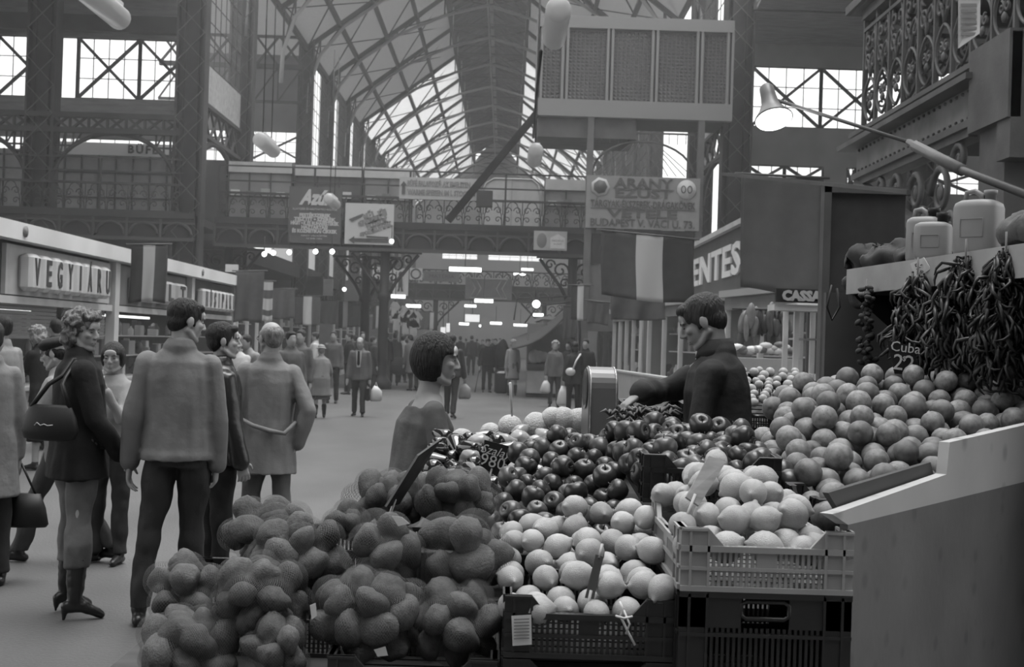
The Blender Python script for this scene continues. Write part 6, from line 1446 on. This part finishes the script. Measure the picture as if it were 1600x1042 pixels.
    # ---- shoes
    for k, sd in enumerate((-1, 1)):
        m = MB(); yaw = R(feet[k]) * -sd; fdv = Vector((math.sin(-yaw), math.cos(yaw), 0)); a_ = SH(an[sd]); tilt = a_.z - .085 * s - heel; b0 = Vector((a_.x, a_.y, max(.03, tilt + .03)))
        drop = min(tilt * .9, .06)
        m.chain([b0 - fdv * .045 * s + Vector((0, 0, heel)), b0 + fdv * .05 * s + Vector((0, 0, .012 + heel * .6 - drop * .3)), b0 + fdv * .15 * s + Vector((0, 0, -.006 - min(drop, b0.z - .03)))], [.034 * s, .037 * s, .027 * s], 12); m.chain([a_, b0 + Vector((0, 0, .02 + heel))], [.045 * s, .036 * s], 10)
        if 'boot' in shoes: up = an[sd].lerp(kn[sd], .52); m.chain([SH(up), SH(an[sd].lerp(kn[sd], .25)), a_], [.062 * s, .055 * s, .045 * s], 14)
        if heel: m.chain([b0 - fdv * .055 * s + Vector((0, 0, heel)), Vector((b0.x, b0.y, .012)) - fdv * .06 * s], [.022, .012], 8)
        rem(m, 'boot' if 'boot' in shoes else 'shoe', shoem or SHOE, o, min(cv, .012), 2, .005 if 'boot' in shoes else 0, (20, 20, 25))
    # ---- top garment
    m = MB(); cl = .02 if top != 'sweater' else .012; hz = hem if hem is not None else {'jacket': .49, 'coat': .30, 'sweater': .5, 'shirt': .5}[top]
    sh_ = ([secring(.845, .075, .068, 0, -.008), secring(.825, .115, .08, cl * .5, -.008)] if not wide else [secring(.795, .135, .09, .004, -.004), secring(.785, .145, .095, .006, -.004)]) + ([] if wide else [secring(.80, .155 if not fem else .135, .10, cl, -.005)]) + [secring(.75, .17 if not fem else .15, .118, cl), secring(.68, .165 if not fem else .14, .12, cl), secring(.60, .16 if not fem else .14, .12, cl), secring(.53, .17, .125, cl)]
    if hz < .52:
        mid = (kn[-1] + kn[1]) / 2; f = min(1, (.53 - hz) / .245); flare = 1 + max(0, .5 - hz) * .9
        c2 = pel.lerp(Vector((mid.x, mid.y, 0)), 0); q = Vector((pel.x + (mid.x - pel.x) * f, pel.y + (mid.y - pel.y) * f * .8, U(hz)))
        sh_.append((SH((pel + q) / 2), Vector((.178 * s * fat + cl, 0, 0)), Vector((0, .135 * s * fat + cl, 0)))); sh_.append((SH(q), Vector((.175 * s * fat * flare + cl, 0, 0)), Vector((0, .135 * s * fat * flare + cl, 0))))
    m.loft(sh_, 24)
    for sd in (-1, 1):
        r_ = (.056, .052, .046) if top != 'sweater' else (.052, .046, .037); r_ = [q * s + cl * .4 for q in r_]; end = el[sd].lerp(wr[sd], sleeve * .98)
        m.chain([SH(sho[sd] + TV((-sd * .008, 0, -.004))), SH(sho[sd].lerp(el[sd], .5)), SH(el[sd]), SH(el[sd].lerp(wr[sd], .5)), SH(end)], [r_[0] * 1.05, r_[0] * .98, r_[1], (r_[1] + r_[2]) / 2, r_[2]], 16)
    if collar and top != 'sweater': m.loft([(SH(T((0, -.012, U(.825)))), TV((.095 * s, 0, 0)), TV((0, .088 * s, 0))), (SH(T((0, -.016, U(.848)))), TV((.09 * s, 0, 0)), TV((0, .084 * s, 0))), (SH(T((0, -.018, U(.872)))), TV((.066 * s, 0, 0)), TV((0, .064 * s, 0)))], 24)
    g = rem(m, 'coat' if top == 'coat' else top, F[topm], o, cv, 2, .02 if detail else .012, (7, 7, 2.6), seed=len(label))
    # belt band etc. through extra callbacks, in the figure's own coordinates
    K = dict(SH=SH, T=T, TV=TV, U=U, s=s, sho=sho, el=el, wr=wr, kn=kn, an=an, hip=hip, hp=hp, o=o, fd=fd, pel=pel, cv=cv)
    if extra: extra(K)
    o.location = loc; o.rotation_euler = (0, 0, R(rot)); bpy.context.view_layer.update(); K['M'] = o.matrix_world.copy(); return K
def part(K, mb, name, m_, smooth=True):
    me = mb.mesh(name); me.materials.append(m_); e = bpy.data.objects.new(name, me); COL.objects.link(e); e.parent = K['o']; return e
def at(px, Y): p = W(px, 540, Y); return (p.x, p.y, 0)
def fixbox(*a): pass

# --- nearest figures on the left
def ex_perm(K):
    m = MB(); s = K['s']; P = lambda x, y, z: K['SH'](K['T']((x, y, z)))
K = person(at(127, 7.25), -52, 'woman with frizzy permed hair in a dark jacket, jeans and high boots', H=1.66, sex='f', head=(-52, 4, 0), twist=-6, armR=(12, 10, 38, -2), armL=(0, 10, 14, 4), legL=(3, 4, -2, 4), legR=(-3, 5, -2, 2), hem=.43, topm='black', botm='jeans', bottom='jeans_tucked', fat=1.08, shoes='heel_boot', hair='curly', hairc=hairm('brown', .15), vox=.009, detail=True, curlR=40)
# her shoulder bag
M_ = K['M']; RB = Matrix.Rotation(R(44), 3, 'Z'); c = K['SH'](Vector((.16, -.215, K['U'](.63)))); bp_ = lambda x, y, z: M_ @ (c + RB @ Vector((x, y, z)))
m = MB(); m.loft([(c + RB @ Vector((0, 0, z)), RB @ Vector((a * 1.0, 0, 0)), RB @ Vector((0, b_, 0))) for z, a, b_ in ((-.105, .10, .035), (-.095, .145, .055), (-.05, .165, .065), (.02, .15, .05), (.075, .125, .028), (.09, .11, .015))], 28); m.v = [tuple(M_ @ Vector(v)) for v in m.v]
t = thing('shoulder_bag', 'black shoulder bag on the back of the woman with permed hair', 'bag', M_ @ c); m.build('bag_body', mat('bag_black', .012, .5, var=.2), t)
S_ = K['SH'](K['sho'][1]); m = MB(); m.tube([bp_(-.11, 0, .075), bp_(-.02, .01, .2), M_ @ (S_ + Vector((-.02, -.115, -.02))), M_ @ (S_ + Vector((-.045, -.05, .068))), M_ @ (S_ + Vector((-.045, .03, .07)))], .013, 8); m.tube([bp_(.11, 0, .075), bp_(.06, .01, .2), M_ @ (S_ + Vector((.0, -.105, -.03))), M_ @ (S_ + Vector((-.02, -.04, .062)))], .013, 8); m.build('strap', mat('bag_black', .012), t)
m = MB(); m.tube([bp_(x, -.0665, z) for x, z in ((-.055, -.02), (-.04, -.005), (-.02, -.02), (0, -.012), (.02, -.02), (.05, -.016))], .003, 4); m.build('script_badge', mat('badge_pale', .35), t)
def ex_tall(K):
    P = lambda x, y, z: K['SH'](K['T']((x, y, z))); U = K['U']; 
    for sd in (-1, 1):
        w = K['SH'](K['wr'][sd]); d = K['fd'][sd]; m = MB(); m.tube([w - d * .06, w - d * .015, w - d * .0], [.05, .05, .047], 16); part(K, m, 'cuff', F['jacket'])
K2 = person(at(284, 7.15), 4, 'tall man in a pale jacket and dark trousers seen from behind, head turned right', H=1.80, head=(-58, 8, 0), armL=(-2, 13, 6, 4), armR=(2, 5, 8, 0), legL=(-4, 6, -6, 5), legR=(6, -1, 4, 1), hem=.495, topm='jacket', botm='dark', hair='short', hairc=HB, vox=.009, detail=True, curlL=20, curlR=35, extra=ex_tall)
m = MB(); 
for x, y0 in ((0, -.155),): pass
K3 = person(at(348, 8.1), -62, 'dark haired youth in a black leather jacket beyond the tall man', H=1.67, head=(-12, 0, 0), armR=(5, 8, 15, 2), armL=(5, 6, 20, 0), topm='leather', botm='black', hair='short', hairc=HB, vox=.011, detail=True, hem=.47)
def ex_old(K):
    m = MB(); P = lambda x, y, z: K['SH'](K['T']((x, y, z))); U = K['U']
    m.tube([P(-.185, -.09, U(.60)), P(-.10, -.155, U(.575)), P(.02, -.168, U(.555)), P(.12, -.158, U(.545)), P(.19, -.09, U(.59))], [.012, .016, .018, .016, .012], 6); part(K, m, 'belt', F['coat'])
K4 = person(at(424, 8.95), 6, 'elderly man with grey hair and glasses in a long pale raincoat seen from behind', H=1.70, head=(32, 3, 0), armL=(-4, 12, 12, -6), armR=(-14, 20, 12, -16), legL=(2, 3, 0, 2), legR=(-2, 3, -2, 2), top='coat', hem=.375, topm='coat', botm='mid', hair='balding', hairc=HG, vox=.009, detail=True, glasses=True, extra=ex_old, curlR=50)
K6 = person(at(108, 8.9), 84, 'woman in a dark beret and pale jacket striding left behind the permed woman', H=1.60, sex='f', lean=8, head=(6, 10, 0), armL=(25, 5, 50, 0), armR=(-15, 5, 5, 0), legL=(26, 0, 16, 0), legR=(-16, 0, -34, 0), hem=.45, topm='pale', botm='darkgrey', hair='beret', hairc=HB, vox=.011, detail=True)
K5 = person(at(72, 14.6), 60, 'woman with fair curly hair in a dark coat bending to the left shop counter', H=1.63, sex='f', lean=12, head=(5, 12, 0), armL=(30, 5, 70, -5), armR=(10, 5, 45, -5), top='jacket', hem=.46, topm='black', bottom='skirt', skirt=.2, botm='black', hair='curly', hairc=HL, vox=.014)
K7 = person(at(-14, 8.0), 30, 'person in a long pale coat cut off by the left edge of the picture', H=1.64, sex='f', top='coat', hem=.33, topm='coat', hair='short', hairc=HD, vox=.012, armR=(5, 8, 12, 2))
wv = K7['M'] @ K7['SH'](K7['wr'][1] + K7['fd'][1] * .07)
t = thing('handbag', 'black handbag held by the person at the left edge', 'bag', wv); m = MB(); m.prism([(wv.y - .16, wv.z - .36), (wv.y + .16, wv.z - .36), (wv.y + .13, wv.z - .16), (wv.y - .13, wv.z - .16)], 'x', wv.x - .09, wv.x + .09); 
m = MB(); cb = Vector((wv.x + .04, wv.y, wv.z - .27)); m.loft([(cb + Vector((0, 0, -.12)), Vector((.16, 0, 0)), Vector((0, .06, 0))), (cb + Vector((0, 0, -.1)), Vector((.175, 0, 0)), Vector((0, .075, 0))), (cb, Vector((.155, 0, 0)), Vector((0, .06, 0))), (cb + Vector((0, 0, .09)), Vector((.12, 0, 0)), Vector((0, .03, 0)))], 20); m.build('bag_body', mat('bag_black', .012), t)
m = MB(); m.tube([cb + Vector((-.08, 0, .08)), Vector(wv) + Vector((-.02, 0, .01)), Vector(wv) + Vector((.03, 0, .01)), cb + Vector((.09, 0, .08))], .008, 6); m.build('handle', mat('bag_black', .012), t)
K8 = person(at(178, 8.9), 168, 'young person in a pale shirt with a hand held to the mouth', H=1.52, sex='f', head=(14, 6, 0), armL=(35, 4, 150, -16), armR=(4, 6, 10, 2), top='sweater', topm='pale', botm='dark', hair='bob', hairc=HD, vox=.011, detail=True, palmL=(0, -1, 0))
person(at(86, 17), 40, 'person with dark hair behind the fair haired woman at the left shops', H=1.72, topm='dark', vox=.018, hairc=HB)
person(at(3, 12.5), 60, 'person with dark hair at the far left edge before the shop window', H=1.70, topm='pale', vox=.016, hairc=HB)
person(at(370, 16.5), 160, 'bald man in a pale shirt eating by the left stalls', H=1.62, head=(10, 14, 0), armL=(30, 2, 120, -25), armR=(30, 2, 120, -25), top='sweater', topm='white', botm='black', hair='balding', hairc=HG, vox=.016)
# --- customer with the bob
def ex_bob(K):
    m = MB(); P = K['hp']
KB = person(at(657, 5.85), -72, 'smiling young woman with a dark bob and a fuzzy wide necked sweater', H=1.625, sex='f', lean=6, twist=0, head=(-14, 2, 0), armR=(12, 12, 40, -6), armL=(20, 8, 55, -8), top='sweater', topm='tweed', botm='dark', hair='bob', hairc=HB, vox=.008, detail=True, sleeve=.95, fat=1.08, hem=.5, wide=True, hsc=1.12)
# --- the seller
def ex_sell(K):
    m = MB(); P = lambda x, y, z: K['SH'](K['T']((x, y, z))); U = K['U']
    m.loft([(P(0, -.006, U(.832)), K['TV']((.098, 0, 0)), K['TV']((0, .09, 0))), (P(0, -.016, U(.85)), K['TV']((.092, 0, 0)), K['TV']((0, .086, 0))), (P(0, -.022, U(.876)), K['TV']((.074, 0, 0)), K['TV']((0, .07, 0)))], 24); part(K, m, 'collar', F['dark'])
    m = MB(); m.tube([P(.085, .03, U(.83)), P(.06, .085, U(.824)), P(.0, .108, U(.812)), P(-.04, .1, U(.81))], .004, 5); part(K, m, 'collar_edge', F['pale'])
mbd = MB(); qd = at(1135, 5.8); mbd.bx(qd[0] - .5, qd[0] + .5, qd[1] - .3, qd[1] + .4, 0, .07); tag(mbd.build('duckboard', WOODM), 'low wooden duckboard on which the seller stands', 'board')
KS = person((qd[0], qd[1], .07), 80, 'dark haired market seller in a dark zipped jacket reaching across to the scale', H=1.80, lean=6, twist=-6, head=(6, 22, 0), armR=(70, -18, 84, -80), hdR=(-.35, .75, -.62), armL=(8, 10, 35, -4), topm='dark', botm='dark', hair='short', hairc=HD, skin=SKIND, vox=.008, detail=True, curlR=38, palmR=(0, 0, -1), extra=ex_sell, hem=.46, fat=1.05)

# --- figures deeper in the hall: (pixel column, distance, heading, height, look)
def crowd(px, Y, rot, H, label, **k): return person(at(px, Y), rot, label, H=H, vox=k.pop('vox', .022), **k)
def ex_suit(K):
    P = lambda x, y, z: K['SH'](K['T']((x, y, z))); U = K['U']; m = MB(); m.prism([(-.06, U(.83)), (.06, U(.83)), (.035, U(.62)), (-.035, U(.62))], 'y', .118, .145); part(K, m, 'shirt_front', F['white']); m = MB(); m.prism([(-.02, U(.825)), (.02, U(.825)), (.03, U(.66)), (0, U(.64)), (-.03, U(.66))], 'y', .14, .155); part(K, m, 'tie', F['black'])
KM = crowd(563, 26.2, 176, 1.62, 'man in a grey suit jacket and dark tie walking towards us with bags', head=(0, 20, 0), topm='mid', botm='darkgrey', hem=.45, armL=(-5, 8, 5, 3), armR=(8, 10, 14, 4), legL=(10, 2, 4, 2), legR=(-8, 2, -12, 2), extra=ex_suit, hair='balding', hairc=HD, vox=.015)
wv = KM['M'] @ KM['SH'](KM['wr'][-1] + KM['fd'][-1] * .08)
t = thing('briefcase', 'dark briefcase carried by the man in the suit jacket', 'bag', wv); m = MB(); m.box(wv + Vector((-.02, 0, -.24)), (.08, .34, .28), None, .02); m.build('case_body', SHOE, t); m = MB(); m.tube([wv + Vector((0, -.06, -.1)), wv, wv + Vector((0, .06, -.1))], .012, 5); m.build('handle', SHOE, t)
def bag(K, sd, lab, m_=None, h=.34, name='carrier_bag', w=.13, off=(0, 0, 0)):
    wv = K['M'] @ K['SH'](K['wr'][sd] + K['fd'][sd] * .08) + Vector(off); t = thing(name, lab, 'bag', wv); m = MB()
    m.loft([(wv + Vector((0, 0, -h - .05)), Vector((w * .8, 0, 0)), Vector((0, .06, 0))), (wv + Vector((0, 0, -h)), Vector((w, 0, 0)), Vector((0, .08, 0))), (wv + Vector((.01, 0, -h * .5)), Vector((w * .85, 0, 0)), Vector((0, .06, 0))), (wv + Vector((0, 0, -.07)), Vector((w * .3, 0, 0)), Vector((0, .03, 0)))], 14); m.v = [tuple(Vector(v) + mnoise.noise_vector(Vector(v) * 9) * .03) for v in m.v]; m.build('bag_body', m_ or WHITEP, t); m = MB(); m.tube([wv + Vector((-.03, 0, -.09)), wv, wv + Vector((.03, 0, -.09))], .01, 5); m.build('handle', m_ or WHITEP, t)
bag(KM, -1, 'white carrier bag hanging beside the briefcase', off=(.14, -.05, .0))
crowd(503, 25.2, 14, 1.42, 'small old woman in a pale hat and coat walking away', sex='f', lean=10, top='coat', hem=.30, topm='coat', hair='hat', hairc=HG, botm='mid', bottom='skirt', skirt=.26, shoes='boot', fat=1.25, legR=(12, 2, 2, 2), armR=(10, 20, 30, -10), armL=(10, 20, 30, -10), vox=.015)
crowd(521, 31, 172, 1.74, 'man in an open grey jacket standing by the left stalls facing us', topm='mid', botm='dark', vox=.018)
crowd(455, 19, -150, 1.66, 'man in a grey jacket at the stall behind the man in the raincoat', topm='mid', botm='dark', vox=.018, hairc=HB)
crowd(398, 20, 150, 1.62, 'person bending over the stall left of the man in the raincoat', topm='pale', botm='dark', lean=20)
crowd(492, 34, 90, 1.7, 'person in a white top seen between the stall posts', topm='white', botm='dark')
crowd(545, 36, 110, 1.72, 'man in a dark jacket left of the man in the suit jacket', topm='black', botm='dark')
crowd(553, 40, 60, 1.66, 'figure in dark clothes half hidden behind the dark jacketed man', topm='darkgrey', botm='dark')
crowd(566, 39, 200, 1.78, 'person with dark hair behind the man in the suit jacket', topm='dark', botm='dark')
crowd(583, 38, -60, 1.64, 'person in a dark coat right of the man in the suit jacket', top='coat', topm='dark')
KR = crowd(603, 42, 20, 1.80, 'tall man in a short dark jacket and pale trousers seen from behind', topm='black', botm='mid')
crowd(617, 44, 10, 1.80, 'man in a grey coat with a round bag', top='coat', topm='mid', botm='dark', hem=.36)
m = MB(); p = W(619, 578, 41); m.ell((p.x, 42.2, p.z + .1), (.42, .2, .3)); tag(m.build('round_bag', F['darkgrey']), 'large round dark bag carried in front of the man in the grey coat', 'bag')
crowd(648, 40, 40, 1.78, 'broad person in a grey coat stooping, behind the customer with the bob', top='coat', topm='mid', lean=22, fat=1.35, hairc=HB)
crowd(630, 47, -20, 1.72, 'person in a pale shirt beyond the stooping one', topm='white')
crowd(636, 52, 200, 1.78, 'figure with dark hair far behind the stooping one', topm='dark')
KW = crowd(707, 26.5, -12, 1.74, 'man in a dark vest with pale sleeves walking away past the customer', topm='darkgrey', botm='dark', armR=(10, 10, 25, 3), legL=(14, 2, 2, 2), legR=(-12, 2, -24, 2), hairc=HD, vox=.016)
bag(KW, 1, 'patterned pale bag hanging from the hand of the walking man', F['pale'])
crowd(692, 44, 150, 1.7, 'figure between the customer and the walking man', topm='mid')
crowd(680, 48, 30, 1.72, 'figure with fair hair far behind the customer', topm='dark', hairc=HL)
crowd(719, 62, 0, 1.82, 'tall dark figure walking in the middle of the nave', topm='black', botm='black')
crowd(737, 60, 0, 1.86, 'broad dark figure in the middle distance of the nave', topm='black', botm='black')
crowd(754, 64, 170, 1.68, 'figure in a dark coat walking towards us far down the nave', top='coat', topm='black', botm='black')
crowd(728, 80, 10, 1.75, 'tiny pale coated figure far down the nave', top='coat', topm='pale')
crowd(745, 85, 0, 1.75, 'tiny dark figure farthest down the nave', topm='dark')
crowd(770, 72, 190, 1.75, 'dark figure behind the old man with the stick', topm='black')
crowd(781, 74, 170, 1.8, 'dark figure right of the old man with the stick, farther away', topm='dark', hair='cap')
KO = crowd(762, 40.5, -170, 1.68, 'old man in dark clothes and cap walking with a stick', topm='black', botm='black', hair='cap', armR=(10, 16, 18, 4), lean=4, vox=.02)
wv = KO['M'] @ KO['SH'](KO['wr'][1] + KO['fd'][1] * .07); m = MB(); m.tube([wv + Vector((.03, 0, .02)), wv, Vector((wv.x - .12, wv.y - .1, 0))], .014, 6); tag(m.build('walking_stick', IRON), 'walking stick of the old man in the cap', 'stick')
crowd(774, 46, 170, 1.72, 'person in a dark coat close behind the old man with the stick', sex='f', top='coat', topm='black', bottom='skirt', botm='black')
crowd(802, 38.8, 8, 1.68, 'woman with pale hair in a light knee length coat seen from behind', sex='f', top='coat', hem=.30, topm='pale', hair='curly', hairc=HL, bottom='skirt', skirt=.28, botm='mid', shoes='boot', vox=.018)
t = thing('suitcase', 'dark upright bag beside the woman in the light coat', 'bag', at(785, 39)); m = MB(); c = Vector(at(785, 39)); m.box(c + Vector((0, 0, .38)), (.42, .3, .68), None, .06); m.build('case_body', SHOE, t); m = MB(); m.tube([c + Vector((-.1, 0, .72)), c + Vector((-.08, 0, .82)), c + Vector((.08, 0, .82)), c + Vector((.1, 0, .72))], .015, 5); m.build('handle', SHOE, t)
lump('rolled_carpet', 'tall dark bundle standing beside the woman in the light coat', 'bundle', [(Vector(at(786, 40)) + Vector((0, 0, 1.15)), (.22, .2, .55))], F['black'], .05, .03, 4)
crowd(841, 39.6, 178, 1.66, 'stall keeper standing behind the canopy stall', sex='f', topm='dark', hairc=HD)
KA = crowd(868, 32.5, 178, 1.67, 'woman with fair curly hair in an open grey jacket walking towards us', sex='f', topm='mid', botm='darkgrey', hair='curly', hairc=HL, armR=(5, 12, 12, 4), armL=(5, 8, 10, 3), vox=.018, hem=.45)
bag(KA, 1, 'pale carrier bag held by the fair haired woman')
KD = crowd(898, 28.5, 10, 1.66, 'woman with dark hair and a pale shoulder strap seen from behind', sex='f', top='coat', hem=.42, topm='dark', botm='black', hair='long', hairc=HB, armL=(5, 10, 10, 3), armR=(15, 12, 60, -10), vox=.018)
bag(KD, -1, 'white carrier bag held low by the dark haired woman', h=.45, w=.15)
cc = KD['M'] @ Vector((-.12, -.18, 1.0)); t = thing('shoulder_bag', 'small pale shoulder bag of the dark haired woman', 'bag', cc); m = MB(); m.ell(cc, (.11, .06, .09)); m.build('bag_body', WHITEP, t); m = MB(); m.tube([cc + Vector((.05, -.02, .05)), KD['M'] @ Vector((-.0, -.2, 1.25)), KD['M'] @ Vector((.12, -.08, 1.40))], .02, 6); m.build('strap', WHITEP, t)
crowd(915, 31, 165, 1.74, 'young man in a black jacket facing us beside the right stalls', topm='black', botm='black', hairc=HB)
crowd(888, 37, 150, 1.66, 'person in dark clothes between the two women at the right', topm='dark', hairc=HB)
crowd(470, 22, 160, 1.70, 'person half hidden by the posts of the left stall', topm='mid')
crowd(660, 56, 60, 1.74, 'distant person in grey beyond the customer', topm='mid')
crowd(668, 60, 20, 1.70, 'distant person in a dark coat beyond the customer', top='coat', topm='dark')
crowd(596, 50, 90, 1.75, 'distant figure with dark hair near the shirt racks', topm='dark')
crowd(640, 60, 30, 1.75, 'distant figure in grey near the shirt racks', topm='mid')

def _px(p):
    q = CAMR.to_3x3().inverted() @ (Vector(p) - CAMP); return (round(800 + q.x / -q.z * FPX), round(521 - q.y / -q.z * FPX), round(p[1], 2))
# ================================================================== HAZE IN THE LONG HALL
hz = bpy.data.materials.new('hall_haze'); hz.use_nodes = True; _n = hz.node_tree; _n.nodes.clear()
_o = _n.nodes.new('ShaderNodeOutputMaterial'); _v = _n.nodes.new('ShaderNodeVolumeScatter'); _v.inputs['Density'].default_value = .0028; _v.inputs['Anisotropy'].default_value = .35; _v.inputs['Color'].default_value = (1, 1, 1, 1); _n.links.new(_v.outputs[0], _o.inputs['Volume'])
m = MB(); m.bx(-23.9, 19.9, 9, 129.9, .01, 24); o = m.build('hall_haze', hz); o['kind'] = 'stuff'; o['label'] = 'dusty haze filling the long market hall'; o['category'] = 'haze'
scn.cycles.volume_bounces = 0; scn.cycles.volume_step_rate = 4; scn.cycles.volume_max_steps = 64
for o in COL.objects:
    if '_w' in o: del o['_w']
